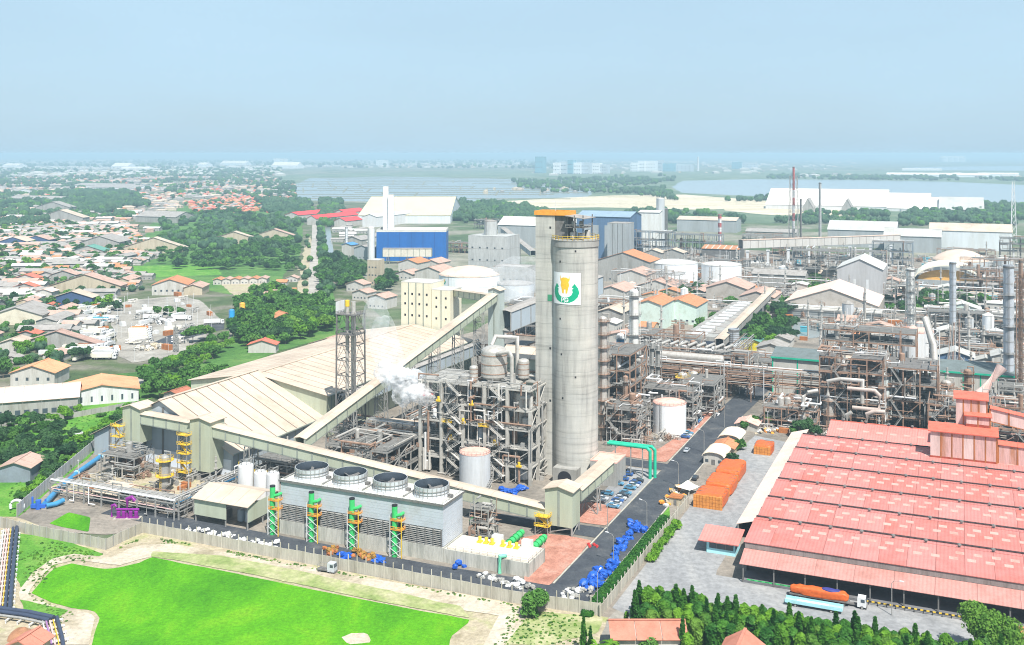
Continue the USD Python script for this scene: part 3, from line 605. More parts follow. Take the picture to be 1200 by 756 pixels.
    if stairs:
        sx = rg.choice([.08, .25]) * w
        for k in range(len(lv) - 1):
            a, b = (sx, sx + 4.5) if k % 2 == 0 else (sx + 4.5, sx)
            t.part('stair', cat([beam((a, -1.0, lv[k]+.1), (b, -1.0, lv[k+1]), .12, .35), beam((a, -1.9, lv[k]+.1), (b, -1.9, lv[k+1]), .12, .35), beam((a, -1.9, lv[k]+1.1), (b, -1.9, lv[k+1]+1.0), .1)]
                + [beam((a+(b-a)*f, -1.9, lv[k]+(lv[k+1]-lv[k])*f), (a+(b-a)*f, -1.0, lv[k]+(lv[k+1]-lv[k])*f), .3, .06) for f in np.linspace(.05, .95, 12)] + [box(min(b, b)-.9, b+.9, -2.0, 0, lv[k+1]-.1, lv[k+1])]), rail_m or steel)
    t.w, t.d, t.H = w, d, H
    return t
def pipe_rack(name, label, u, v, length, width, levels, spacing, seed, along='x', pipes=6, col=None, mats=None, group=None, rot=0.0, world=None, loops=2):
    """Rows of goal-post frames carrying parallel pipes; runs along local x."""
    rg = random.Random(seed); col = col or steel; mats = mats or [lagging, steel, steel_b, white_p]
    t = Thing(name, label, 'pipe rack', u, v, 0, rot, group, world=world)
    n = max(1, int(round(length / spacing)))
    for i in range(n + 1):
        x = length * i / n; H = levels[-1]
        t.part('rack_frame', cat([box(x-.2, x+.2, -.2, .2, 0, H+.3), box(x-.2, x+.2, width-.2, width+.2, 0, H+.3)] + [beam((x, -.4, z-.2), (x, width+.4, z-.2), .3, .35) for z in levels]), col)
    t.part('longitudinal_beam', cat([beam((0, y, z-.55), (length, y, z-.55), .22, .3) for z in levels for y in (0, width)]), col)
    for z in levels:
        for k in range(pipes):
            y = width * (k + .5) / pipes; r = rg.choice([.1, .14, .2, .28, .36]); m = rg.choice(mats)
            if rg.random() < .12: continue
            a, b = (0 if rg.random() < .8 else rg.uniform(0, length*.4)), (length if rg.random() < .8 else rg.uniform(length*.6, length))
            t.part('pipe', tube([(a, y, z+r), (b, y, z+r)], r, 7), m)
    for k in range(loops):
        x = rg.uniform(.1, .85) * length; z = levels[-1]; r = .25
        t.part('expansion_loop', tube([(x, .3, z+.5), (x, .3, z+2.8), (x+4, .3, z+2.8), (x+4, .3, z+.5)], r, 8), rg.choice(mats))
    for k in range(loops + 1):
        x = rg.uniform(.05, .95) * length; z = levels[0]; r = .2
        t.part('drop_pipe', tube([(x, -.7, levels[-1]+.4), (x, -.7, 1.0), (x + rg.uniform(-3, 3), -.7, 1.0)], r, 7), rg.choice(mats))
    return t
def gallery(name, label, P, Q, width, height, n, wall=None, strip=None, roof=None, trestles=(), group=None, over=.5, tz=None, category='conveyor gallery', win=False):
    """Covered conveyor between floor points P and Q (u, v, z): wall and roof panels, posts between them, trestle legs."""
    P, Q = np.asarray(P, float), np.asarray(Q, float); wall, strip, roof = wall or pale_green, strip or green_dark, roof or cream_roof
    t = Thing(name, label, category, P[0], P[1], 0)
    a, b = np.array([0, 0, P[2]]), np.array([Q[0]-P[0], Q[1]-P[1], Q[2]])
    f = b - a; h2 = np.array([f[0], f[1], 0]); h2 /= np.linalg.norm(h2); s = np.array([h2[1], -h2[0], 0]) * width / 2; up = np.array([0, 0, 1.0]); st = .55 / np.linalg.norm(f)
    for i in range(n):
        p0, p1 = a + f * (i/n + st*.5), a + f * ((i+1)/n - st*.5)
        for sg in (1, -1):
            o = s * sg; q = [p0+o, p1+o, p1+o+up*height, p0+o+up*height]
            if sg < 0: q = [q[1], q[0], q[3], q[2]]
            t.part('wall_panel', slab(q, .14), wall)
        e = s * (1 + over / (width/2)); r0, r1 = a + f*(i/n + st*.06), a + f*((i+1)/n - st*.06)
        k = up * (height + .22); mid = up * (height + .75)
        t.part('roof_panel', cat([slab([r0+e+k, r1+e+k, r1+mid, r0+mid], .12), slab([r0+mid, r1+mid, r1-e+k, r0-e+k], .12)]), roof)
    for i in range(n + 1):
        c = a + f * (i/n)
        for sg in (1, -1): t.part('wall_post', beam(c+s*.985*sg, c+s*.985*sg+up*(height+.05), .6, .3), strip)
    t.part('floor', hexa([a+s-up*.35, a-s-up*.35, b-s-up*.35, b+s-up*.35][::-1], [a+s, a-s, b-s, b+s][::-1]), strip)
    for fr in trestles:
        c = a + f*fr - up*.35; sp = s*1.15; g0, g1 = c.copy(), c.copy(); g0[2] = g1[2] = tz or 0.0
        ms = []
        for dx in (-1.6, 1.6):
            for sg in (1, -1): ms.append(beam(g0 + sp*sg + h2*dx*1.2, c + s*sg + h2*dx*.6, .32))
        k = max(2, int((c[2]-(tz or 0)) / 4.5))
        for j in range(k):
            z0, z1 = (tz or 0) + (c[2]-(tz or 0))*j/k, (tz or 0) + (c[2]-(tz or 0))*(j+1)/k
            A = lambda sg, dx, z, zz=c[2]: np.array([c[0], c[1], 0]) + sp*sg*(1.0) + h2*dx*(1.2-.6*(z/max(zz, .1))) + up*z
            for sg in (1, -1): ms += [beam(A(sg, -1.6, z0), A(sg, 1.6, z1), .16), beam(A(sg, -1.6, z1), A(sg, 1.6, z1), .18)]
            for dx in (-1.6, 1.6): ms += [beam(A(1, dx, z0), A(-1, dx, z1), .16), beam(A(1, dx, z1), A(-1, dx, z1), .18)]
        t.part('trestle', cat(ms), steel)
    return t
def transfer_house(name, label, u, v, w, d, z0, z1, wall=None, strip=None, roof=None, pitch=1.2, strips=1, group=None, legs=True, category='transfer tower', over=.7):
    t = Thing(name, label, category, u, v, 0, 0, group); wall, strip, roof = wall or pale_green, strip or green_dark, roof or cream_roof
    if z0 > 0 and legs:
        for x in (-w/2+.25, w/2-.25):
            for y in (.25, d-.25): t.part('leg', beam((x, y, 0), (x, y, z0), .5), steel)
        t.part('leg_brace', cat([beam((-w/2, .2, .3), (w/2, .2, z0), .25), beam((w/2-.2, 0, .3), (w/2-.2, d, z0), .25), beam((-w/2, d-.2, .3), (w/2, d-.2, z0), .25)]), steel)
    t.part('wall', prism([(-w/2, z0), (w/2, z0), (w/2, z1), (0, z1+pitch), (-w/2, z1)], 0, d), wall)
    for q in roof_panels(w, d, z1, pitch, 'y', over, 2, .12): t.part('roof_panel', q, roof)
    for i in range(strips):
        c = -w/2 + w*(i+1)/(strips+1); t.part('cladding_strip', box(c-.4, c+.4, -.08, .02, z0+.02, z1-.02), strip)
    return t
# ------------------------------------------------------------------ the prilling tower
TU, TV, TR, TH = -131.4, 359.5, 8.4, 88.0
tw = Thing('prilling_tower', 'tall round grey concrete tower with a white emblem sign and square lift shaft', 'tower', TU, TV)
nl = 11
for i in range(nl):
    z0, z1 = TH * i / nl, TH * (i + 1) / nl
    tw.part('concrete_lift', lathe([(TR, z0 + .0), (TR, z1 - .14), (TR - .07, z1 - .10), (TR - .07, z1)], 64, cap=(i in (0, nl - 1))), concrete, smooth=35)
for i in range(12):
    z0, z1 = 97.0 * i / 12, 97.0 * (i + 1) / 12
    tw.part('shaft_lift', cat([box(-14.5, -6.8, -4, 4, z0, z1 - .12), box(-14.42, -6.9, -3.92, 3.92, z1 - .12, z1)]), concrete)
tw.part('parapet_band', lathe([(TR + .02, TH - 2.6), (TR + .35, TH - 2.3), (TR + .35, TH - .2), (TR + .02, TH)], 64, cap=False), concrete2, smooth=35)
tw.part('roof_slab', cyl(0, 0, TH - .1, TH + .15, TR + .5, 48), concrete2)
rr = TR + .35
tw.part('railing', railing([(rr*math.cos(a), rr*math.sin(a), TH + .15) for a in np.linspace(0, 2*math.pi, 29)], 1.5, 2.2, .1), yellow_p)
tw.part('shaft_crown', cat([box(-14.9, -1.5, -4.4, -3.9, 97, 98.6), box(-14.9, -14.4, -3.9, 4.4, 97, 98.6), box(-1.9, -1.4, -3.9, 4.4, 97, 98.6), box(-14.4, -1.9, 3.9, 4.4, 97, 98.6)]), orange_p)
tw.part('crown_floor', box(-14.4, -1.9, -3.9, 3.9, 96.9, 97.2), deck_m)
for x, y in ((-1.6, -4.0), (-1.6, 4.0), (4.6, -4.6), (5.2, 4.0), (1.8, -6.2)):
    tw.part('post', beam((x, y, TH), (x, y, TH + 9.3), .35), steel_d)
tw.part('machine_house', box(-6.6, -2.2, -3.4, 3.4, TH + .2, TH + 8.8), steel_d)
tw.part('canopy', slab([(-2, -6.3, TH+9.2), (5.8, -6.3, TH+8.2), (6.2, 5.0, TH+8.2), (-2, 5.0, TH+9.2)], .2), greyroof)
tw.part('upper_floor', box(-2, 5.2, -5.4, 4.4, TH + 4.6, TH + 4.8), deck_m)
tw.part('railing', railing([(-2, -5.4, TH+4.8), (5.2, -5.4, TH+4.8), (5.2, 4.4, TH+4.8)], 1.1, 1.6, .06), steel)
for x, y, h in ((0, -3, 3.2), (3, -2, 2.6), (4, 2, 3.6), (-1, 1, 3)): tw.part('fan_unit', vessel(x, y, TH + .2, TH + h, 1.1, 12), lagging, smooth=40)
for x, y in ((0.6, -3.6), (3.4, -3)): tw.part('fan_unit', vessel(x, y, TH + 4.8, TH + 7.2, .8, 12), steel, smooth=40)
tw.part('mast', beam((-8, 0, 97), (-8, 0, 102), .12), white_p)
def wrap(poly, r, az0, half, zc, hz, dens=.6):
    """A flat print bent round the tower: poly in [-1,1]^2."""
    v, f = plate(poly, 0.0); m = trimesh.Trimesh(v, f, process=False)
    vv, ff = trimesh.remesh.subdivide_to_size(m.vertices, m.faces, .16)
    a = az0 + vv[:, 0] * half
    return np.c_[r*np.cos(a), r*np.sin(a), zc + vv[:, 1]*hz], ff
AZ, HALF, ZC, HZ = math.radians(-97.6), .715, 70.6, 5.8
tw.part('emblem_board', wrap([(-1,-1),(1,-1),(1,1),(-1,1)], TR + .12, AZ, HALF, ZC, HZ), M('sign_white', (.84, .85, .85), .5, .05, .3))
leaf = lambda s: [(s*.02, -.56), (s*.26, -.52), (s*.42, -.40), (s*.50, -.22), (s*.46, -.04), (s*.56, .02), (s*.44, .1), (s*.62, .32), (s*.84, .02), (s*.90, -.26), (s*.80, -.54), (s*.58, -.76), (s*.3, -.88), (s*.02, -.9)]
gl = M('emblem_green', (.0, .36, .19), .5, .06, .3); yl = M('emblem_gold', (.86, .52, .03), .5, .08, .3)
em = None
for s in (-1, 1): tw.part('emblem_leaf', wrap(Polygon(leaf(s)).buffer(0), TR + .15, AZ, HALF, ZC, HZ), gl)
gold = [(-.30, .84), (-.24, .62), (-.12, .70), (.12, .70), (.24, .62), (.30, .84), (.33, .56), (.25, .42), (.29, .2), (.22, -.02), (.17, -.3), (.06, -.32), (.05, -.06), (-.05, -.06), (-.06, -.32), (-.17, -.3), (-.22, -.02), (-.29, .2), (-.25, .42), (-.33, .56)]
tw.part('emblem_figure', wrap(Polygon(gold).buffer(0), TR + .15, AZ, HALF, ZC, HZ), yl)
lt = meshkit.text_mesh('PG', .26, .01, bold=True); lv = np.array(lt.vertices); w_ = lv[:, 0].max() - lv[:, 0].min()
a_ = AZ + (lv[:, 0] - lv[:, 0].min() - w_/2) * 1.05 * HALF; zz_ = ZC + (lv[:, 1] - .84) * HZ; r_ = TR + .18 + lv[:, 2]
tw.part('emblem_lettering', (np.c_[r_*np.cos(a_), r_*np.sin(a_), zz_], np.array(lt.faces)), M('sign_white', (.84, .85, .85)))
for az, z in ((-112, 80), (-70, 84), (-112, 59), (-108, 46), (-104, 30), (-70, 38)):
    a = math.radians(az); tw.part('vent_opening', turn(box(TR - .1, TR + .06, -.3, .3, z, z + .7), az), black_m)
for z in (92, 66, 47, 27.5): tw.part('vent_opening', box(-8.9, -8.2, -4.05, -3.9, z, z + .8), black_m)
tw.part('shaft_window', box(-9.6, -7.8, -4.08, -3.95, 65, 67.4), M('green_louvre', (.05, .26, .14)))
pl = [(-4.6, 0), (4.6, 0), (4.6, 5.6)] + [(4.6*math.cos(a), 5.6 + 2.6*math.sin(a)) for a in ()] + [(-4.6, 5.6)]
tw.part('portal', prism(pl, -TR - 3.2, -TR + 2.6), concrete2)
arch = [(-2.6, .02), (2.6, .02), (2.6, 2.4)] + [(2.6*math.cos(a), 2.4 + 2.4*math.sin(a)) for a in np.linspace(.15, math.pi - .15, 10)] + [(-2.6, 2.4)]
tw.part('portal_opening', prism(arch, -TR - 3.28, -TR - 3.1), black_m)
# annexe and pipes at the foot
an = block('annexe', 'flat pink-roofed grey annexe against the round tower foot', 'building', 0, 0, 0, 0, 11, wall_g, pink_tank, uvpos=((-118, 352), (10, 8.5)), strips=3, strip_m=concrete2)
t = Thing('green_pipe', 'thick bright green pipe bending down beside the round tower', 'pipe', -121, 366)
for dx in (0, 1.3): t.part('pipe', tube([(0, 1.5*dx, 11.5), (15.2 + dx, 1.5*dx, 11.5), (16.4 + dx, 1.5*dx, 10.3), (16.4 + dx, 1.5*dx, .2)], .62, 10), teal_p, smooth=40)
t.part('support', cat([beam((x, 0, 0), (x, 0, 11), .35) for x in (3, 9, 13.5)]), steel)
# ------------------------------------------------------------------ bulk storage hall
def hall(name, label, u0, v0, v1, hw, eave, ridge_z, n, wall, back=True, seam_hi=1.0):
    t = Thing(name, label, 'storage hall', u0, v0); d = v1 - v0
    t.part('wall', prism([(-hw, 0), (hw, 0), (hw, eave), (0, ridge_z), (-hw, eave)], 0, d), wall)
    for q in roof_panels(2*hw, d, eave, ridge_z - eave, 'y', 1.0, 1, 0, .1, .05): t.part('roof_backing', q, cream_dark)
    for q in roof_panels(2*hw, d, eave, ridge_z - eave, 'y', 1.2, n, .55, .18, .16): t.part('roof_panel', q, cream_roof)
    t.part('ridge_cap', beam((0, -1, ridge_z + .45), (0, d + 1, ridge_z + .45), 1.4, .22), cream_roof)
    t.part('gutter', beam((hw + 1.3, -1, eave - .1), (hw + 1.3, d + 1, eave - .1), .5, .4), green_dark)
    for i in range(int(d // 6)): t.part('wall_strip', box(hw - .02, hw + .08, 3 + 6*i - .35, 3 + 6*i + .35, .05, eave - .6), green_dark)
    return t
h1 = hall('storage_hall', 'long cream-roofed storage hall with steep roof behind the front conveyor', -281.7, 307, 365, 34.2, 8.5, 25, 9, grey_clad)
h1.part('front_panel', box(-20, 33.5, -.12, .02, .1, 6.0), M('pale_blue_sheet', (.62, .68, .76), .6, .1, .2))
for x in (-26, -17, -8, 1, 10, 19, 28): h1.part('wall_strip', box(x-.5, x+.5, -.2, -.13, .1, 8.4 + (34.2 - abs(x)) * .42), steel_d)
h2 = hall('storage_hall', 'wide low-pitched cream storage hall below the sloping conveyor', -281.7, 365.6, 505, 36.5, 17.7, 23.6, 24, pale_green)
# silo block and galleries
sb = block('silo_block', 'tall cream block with dark vertical strips behind the storage hall', 'industrial block', 0, 0, 0, 0, 16, M('cream_cladding', (.66, .62, .48), .6, .12, .1, streak=True), white_r, uvpos=((-281.5, 508), (19, 47)), strips=3, strip_m=green_dark)
for c in (-6.9, -2.4, 2.2, 7.0):
    for z in (28, 34.5, 40): sb.part('vent_hole', box(c-.55, c+.55, -.07, .05, z, z+1.2), black_m)
sb2 = block('silo_block', 'lower cream block with two rows of vent holes beside the taller one', 'industrial block', 0, 0, 0, 0, 14, M('cream_cladding', (.66, .62, .48)), white_r, uvpos=((-266, 509), (11.5, 43.5)), strips=1, strip_m=green_dark)
for c in (-3, 3):
    for z in (27, 33.5, 38.5): sb2.part('vent_hole', box(c-.55, c+.55, -.07, .05, z, z+1.2), black_m)
VF = 303.0
transfer_house('transfer_tower', 'pale green transfer tower at the far left end of the front conveyor', -290.5, 300.5, 8.6, 8, 9.5, 22.6, strips=1)
transfer_house('transfer_tower', 'pale green transfer tower halfway up the left stretch of the front conveyor', -256.5, 299.5, 9.4, 8, 3.0, 21.4, strips=1)
transfer_house('transfer_tower', 'low pale green transfer house on legs beside the main road', -115.5, 300.5, 9.2, 7, 2.9, 14.2, strips=1)
gallery('conveyor_gallery', 'short covered conveyor between the two left transfer towers', (-286, VF, 17.2), (-261, VF, 16.2), 4.6, 3.4, 4)
gallery('conveyor_gallery', 'long covered front conveyor sloping down above the cooling fans', (-252, VF, 15.9), (-120, VF, 4.0), 4.6, 3.5, 21, trestles=(.12, .3, .48, .66, .84))
gallery('conveyor_gallery', 'steep cream-roofed conveyor climbing diagonally over the storage hall', (-217, 306, 14.2), (-217, 472, 45.2), 4.4, 3.4, 24, trestles=(.2, .34, .48, .62, .76, .9))
gallery('conveyor_gallery', 'short gallery from the tall cream block to the head of the steep conveyor', (-259, 515, 40), (-221, 478, 44.2), 4.4, 3.2, 6)
gallery('conveyor_gallery', 'low lean-to gallery along the storage hall eave', (-243.5, 372, 10.5), (-238, 498, 12.5), 3.6, 5.6, 20, wall=grey_clad, roof=greyroof)
gallery('conveyor_gallery', 'short covered gallery from the low transfer house to the tower portal', (-113, 308, 9.2), (-113, 341, 9.2), 4.8, 3.2, 5, trestles=(.5,))
transfer_house('transfer_tower', 'tall narrow grey-green tower at the head of the steep conveyor', -217, 473, 6.4, 6, 0, 50.5, wall=M('grey_green_cladding', (.40, .45, .42), .6, .15, .1, streak=True), strips=1, roof=cream_roof)
gallery('conveyor_gallery', 'wide blue-grey sloping gallery running from the steep conveyor head behind the tower', (-212, 476, 30), (-186, 545, 42), 8, 9.5, 10, wall=grey_clad, strip=steel, roof=greyroof)
# stair frames beside the transfer towers
for lb, uu, vv, hh in (('yellow-railed stair frame beside the far left transfer tower', -297, 297, 16), ('yellow-railed stair frame in front of the halfway transfer tower', -262.5, 294.5, 17), ('yellow stair frame against the low transfer house', -122.4, 298, 6)):
    t = Thing('access_stair', lb, 'stair', uu, vv); k = max(2, int(hh // 3.2))
    for x in (0, 4.2):
        for y in (0, 2.2): t.part('post', beam((x, y, 0), (x, y, hh), .22), steel)
    for j in range(k):
        z0, z1 = hh*j/k, hh*(j+1)/k; a, b = (0.2, 4.0) if j % 2 == 0 else (4.0, .2)
        t.part('flight', cat([beam((a, 1.1, z0), (b, 1.1, z1), 1.0, .14), beam((a, .5, z0+1), (b, .5, z1+1), .12), beam((a, 1.7, z0+1), (b, 1.7, z1+1), .12)]), yellow_p if j % 2 else steel)
        t.part('landing', cat([box(-.3, 4.5, -.2, 2.4, z1-.1, z1), railing([(-.3, -.2, z1), (4.5, -.2, z1), (4.5, 2.4, z1)], 1.1, 1.5, .06)]), yellow_p)
# ------------------------------------------------------------------ cooling tower
C0, C1, CV, CD = -196.6, -139.0, 267.2, 12.9
ct = Thing('cooling_tower', 'long grey cooling tower with four round fan stacks on top', 'cooling tower', C0, CV)
W_ = C1 - C0
cladm = M('pale_grey_cladding', (.45, .485, .53), .6, .1, .3)
basin = M('stained_basin_concrete', (.46, .45, .40), .9, .4, .35, streak=True, dirt=(.24, .25, .22))
ct.part('basin', box(-.3, W_ + .3, -.3, CD, 0, 4.4), basin)
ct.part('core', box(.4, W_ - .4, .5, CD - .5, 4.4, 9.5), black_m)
for j in range(9):
    z = 9.6 + j * .8
    ct.part('cladding_board', box(-.02 + .015*(j % 2), W_ + .02 - .015*(j % 2), -.02 + .02*(j % 2), CD, z, z + .77), cladm)
for c in range(4):
    x0, x1 = c*W_/4 + .5, (c+1)*W_/4 - .5
    for j in range(9):
        z = 4.6 + j*.56; ct.part('louvre', slab([(x0, -.25, z), (x1, -.25, z), (x1, .4, z+.34), (x0, .4, z+.34)], .06), steel)
    for i in range(6): 
        x = x0 + (x1-x0)*i/5; ct.part('louvre_post', box(x-.12, x+.12, -.3, .1, 4.4, 9.6), steel_d)
for j in range(9):
    z = 4.6 + j*.56; ct.part('end_board', box(W_ - .35, W_ + .03, .1, CD - .1, z, z + .5), cladm)
ct.part('top_deck', box(-.5, W_ + .5, -.5, CD + .4, 16.8, 17.0), M('fan_deck', (.66, .65, .60), .8, .25, .5))
ct.part('edge_trim', cat([box(-.6, W_ + .6, -.62, -.5, 16.5, 17.15), box(W_ + .5, W_ + .62, -.5, CD + .5, 16.5, 17.15)]), steel_d)
ct.part('railing', railing([(0, -.3, 17), (W_, -.3, 17), (W_, CD, 17), (0, CD, 17)], 1.1, 2.2, .04), steel)
for c in range(4):
    cx, cy = (c + .5) * W_/4, CD * .5
    st_ = ct.part('fan_stack', lathe([(5.5, 17), (5.05, 18.2), (5.0, 19), (5.25, 20.4), (5.12, 20.4)], 40, cx, cy, cap=False), M('fan_stack_grp', (.52, .55, .58), .5, .15, .5), smooth=35)
    ct.part('stack_rib', cat([beam((cx+5.3*math.cos(a), cy+5.3*math.sin(a), 17), (cx+5.35*math.cos(a), cy+5.35*math.sin(a), 20.45), .12) for a in np.linspace(0, 2*math.pi, 25)[:-1]] + [lathe([(5.1, z), (5.3, z), (5.3, z+.12), (5.1, z+.12)], 32, cx, cy, cap=False) for z in (18.2, 19.2)]), steel, under=None)
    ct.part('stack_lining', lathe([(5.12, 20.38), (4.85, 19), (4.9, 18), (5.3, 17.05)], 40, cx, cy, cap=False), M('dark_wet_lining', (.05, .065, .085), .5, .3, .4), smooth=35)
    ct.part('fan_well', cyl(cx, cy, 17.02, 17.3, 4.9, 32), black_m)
    for k in range(6):
        a = k*math.pi/3 + c*.4; d_ = np.array([math.cos(a), math.sin(a), 0]); n_ = np.array([-d_[1], d_[0], 0])
        p = np.array([cx, cy, 18.5]); ct.part('fan_blade', slab([p+d_*.8-n_*.45, p+d_*4.5-n_*.4+[0,0,.05], p+d_*4.5+n_*.4+[0,0,.4], p+d_*.8+n_*.45+[0,0,.5]], .07), steel_d)
    ct.part('fan_hub', cyl(cx, cy, 18.2, 19.1, .8, 14), steel_d)
    ct.part('drive_motor', box(cx+5.7, cx+7.1, cy-.5, cy+.5, 17.0, 18.0), steel_d)
    ct.part('top_pipe', tube([(cx-6.6, .8, 17.4), (cx-6.6, CD-.6, 17.4)], .22, 7), steel)
for i, px in enumerate((319.4, 365, 412.5, 462.5)):
    t = Thing('riser', ('leftmost green riser pipe on the cooling tower, beside the cream shed', 'second green riser pipe from the cream shed on the cooling tower', 'third green riser pipe from the cream shed on the cooling tower', 'rightmost green riser pipe on the cooling tower front')[i], 'riser pipe', uv_at_v(px, 265.0), 265.0, group='green risers on the cooling tower')
    t.part('pipe', tube([(0, 0, .2), (0, 0, 15.2)], .85, 14), green_p, smooth=40)
    t.part('cap', cyl(0, 0, 15.2, 15.6, .88, 14), black_m)
    t.part('branch', tube([(0, 0, 12.2), (1.9, 0, 12.8), (1.9, 1.8, 12.8)], .5, 10), green_p, smooth=40)
    for z, h_ in ((8.3, 1.0), (11.0, .8)):
        t.part('platform', cat([box(-1.1, 2.8, -.95, 1.3, z, z+.15), railing([(-1.1, -.95, z), (2.8, -.95, z), (2.8, 1.3, z)], h_, 1.2, .07)]), orange_p)
    for x in (-1.1, 2.8): t.part('post', beam((x, -.9, 0), (x, -.9, 12.4), .22), white_p if x < 0 else yellow_p)
    t.part('brace', cat([beam((-1.1, -.9, z), (2.8, -.9, z + 2.4), .13) for z in (.5, 3, 5.5)] + [beam((2.8, -.9, z), (-1.1, -.9, z + 2.4), .13) for z in (.5, 3, 5.5)]), white_p)
# basin extension with pumps
bx = Thing('pump_basin', 'low concrete basin extending right from the cooling tower', 'basin', -138.6, CV)
bx.part('wall', box(0, 27, -.1, 12, 0, 4.1), basin); bx.part('deck', box(.3, 26.7, .3, 11.6, 4.11, 4.2), M('basin_deck', (.68, .60, .50), .9, .2, .4))
bx.part('railing', railing([(1, .2, 4.1), (26.8, .2, 4.1), (26.8, 11.8, 4.1)], 1.1, 2.5, .05), steel)
for i, x in enumerate((7.5, 9.6, 11.5, 15.0, 17.2, 19.4)): bx.part('pump', cat([vessel(x, 8.6, 4.2, 6.0, .5, 10), box(x-.7, x+.7, 7.7, 9.4, 4.2, 4.6)]), yellow_p)
for x in (10.8, 20.4): bx.part('cabinet', box(x, x + 3, 9.8, 11.8, 4.2, 6.3), white_p)
bx.part('pipe', tube([(19.6, .8, 4.9), (18.2, -.6, 4.9), (18.2, -.8, .2)], .55, 10), M('mint_pipe', (.18, .55, .38), .5, .1, .5), smooth=40)
for uu in (-125.5, -117.5):
    lb = 'bright green banded vessel lying left of the low transfer house' if uu < -120 else 'bright green banded vessel lying under the low transfer house'
    t = Thing('strainer_vessel', lb, 'vessel', uu, 283 if uu < -120 else 282, group='green vessels by the basin')
    q = vessel(0, 0, 0, 12, 1.0, 16); t.part('shell', move((q[0][:, [0, 2, 1]] * [1, 1, 1], q[1][:, ::-1]), 0, 0, 1.6), green_p, smooth=40)
    for y in (2, 4.5, 7, 9.5): t.part('flange', move((lambda m: (m[0][:, [0, 2, 1]], m[1][:, ::-1]))(cyl(0, 0, -.15, .15, 1.22, 16)), 0, y, 1.6), M('dark_green_paint', (.02, .28, .08)))
    for y in (2.8, 9): t.part('saddle', box(-.8, .8, y-.25, y+.25, 0, .9), precast)
t = Thing('green_duct', 'green pipe elbow rising behind the pump basin', 'pipe', -137.2, 289)
t.part('pipe', tube([(-3.4, 0, 4.5), (0, 0, 8.2), (2.2, 0, 8.2), (2.2, 0, .3)], .7, 10), green_p, smooth=40)
process_unit('valve_tangle', 'small tangled valve frame at the right end of the cooling tower', -137.0, 281.5, 6, 5, [4, 8, 12], 1, 1, 77, vessels=2, pipes=16, stairs=False, small=40, colw=.3, category='pipe frame')
# open shed and three white silos left of the cooling tower
us = uv_at_v(228, 264); ue = -207.0
t = Thing('open_shed', 'cream-roofed open shed with pale green side sheets left of the cooling tower', 'shed', us, 264); sw = ue - us
for x in (.3, sw*.58, sw-.3):
    for y in (.3, 8, 15.5): t.part('post', beam((x, y, 0), (x, y, 8), .35), steel)
t.part('front_sheet', box(0, sw*.6, -.1, .06, 2.6, 7.9), pale_green); t.part('side_sheet', box(sw-.06, sw+.1, .1, 15.8, 2.8, 8.2), pale_green)
for i in range(4):
    x0, x1 = -.8 + (sw+1.6)*i/4, -.8 + (sw+1.6)*(i+1)/4 - .12
    t.part('roof_panel', slab([(x0, -.9, 8.0), (x1, -.9, 8.0), (x1, 8, 10.6), (x0, 8, 10.6)], .18), cream_roof)
    t.part('roof_panel', slab([(x0, 8.02, 10.6), (x1, 8.02, 10.6), (x1, 16.8, 8.0), (x0, 16.8, 8.0)], .18), cream_roof)
for x in (sw*.66, sw*.8): t.part('machine', vessel(x, 6, .2, 4.5, 1.3, 14), grey_clad, smooth=40)
t.part('machine', box(3, 8, 4, 9, 0, 3), steel_d)
for i, (px, r_, h_, vv) in enumerate(((288, 2.7, 13.0, 300), (305.5, 2.3, 10.8, 302.5), (320, 2.2, 10.6, 304))):
    tt = Thing('silo', ('tallest of three white upright silos behind the open shed', 'middle white upright silo behind the open shed', 'white upright silo nearest the cooling tower')[i], 'silo', uv_at_v(px, 288 + i*1.2), 288 + i*1.2)
    tt.part('shell', vessel(0, 0, 0, h_, r_, 24), white_p, smooth=40)
    tt.part('ladder', cat([beam((-r_-.2, -.3, 0), (-r_-.2, -.3, h_), .12), beam((-r_-.2, .3, 0), (-r_-.2, .3, h_), .12)] + [beam((-r_-.2, -.3, k), (-r_-.2, .3, k), .09) for k in np.arange(.5, h_, .8)]), yellow_p)
    tt.part('railing', railing([(r_*.8*math.cos(a), r_*.8*math.sin(a), h_ - .4) for a in np.linspace(0, 2*math.pi, 9)], 1.1, 2, .05), steel)
    tt.part('pipe', tube([(0, 0, h_), (0, 0, h_+.8), (0, r_+.6, h_+.8), (0, r_+.6, .5)], .16, 7), steel)
# ------------------------------------------------------------------ process structure left of the tower
PU = -187.0
ps = process_unit('process_structure', 'tall grey concrete process frame with open decks left of the round tower', PU, 341, 45, 22, [6.5, 13.2, 20, 27, 34.5], 5, 3, 5, col=M('frame_concrete', (.43, .415, .38), .9, .25, .3), vessels=16, pipes=60, colw=1.1, small=160, deck=concrete2, fill=.92)
for x, y, z, r_, h_, mm in ((27, 8, 34.6, 4.9, 13.5, lagging), (39, 8, 20.2, 3.9, 12.5, lagging), (14, 10, 27.1, 2.6, 9, steel), (20, 5, 34.6, 1.6, 6, lagging), (36, 15, 34.6, 2.2, 8, lagging)):
    ps.part('hopper', move(vessel(0, 0, 0, h_, r_, 24), x, y, z), mm, smooth=40)
    ps.part('hopper_band', cat([lathe([(r_, z+h_*f), (r_*1.03, z+h_*f), (r_*1.03, z+h_*f+.3), (r_, z+h_*f+.3)], 24, x, y, cap=False) for f in (.25, .5, .75)]), steel_b)
for q in ([(30, 4, 46), (35, 4, 47), (36, 4, 45), (36, 4, 33)], [(24, 12, 47), (24, 16, 50), (33, 16, 50), (33, 16, 36)], [(40, 3, 31), (44, 3, 31), (44, 3, 12)]): ps.part('duct', tube(q, .75, 12), lagging, smooth=40)
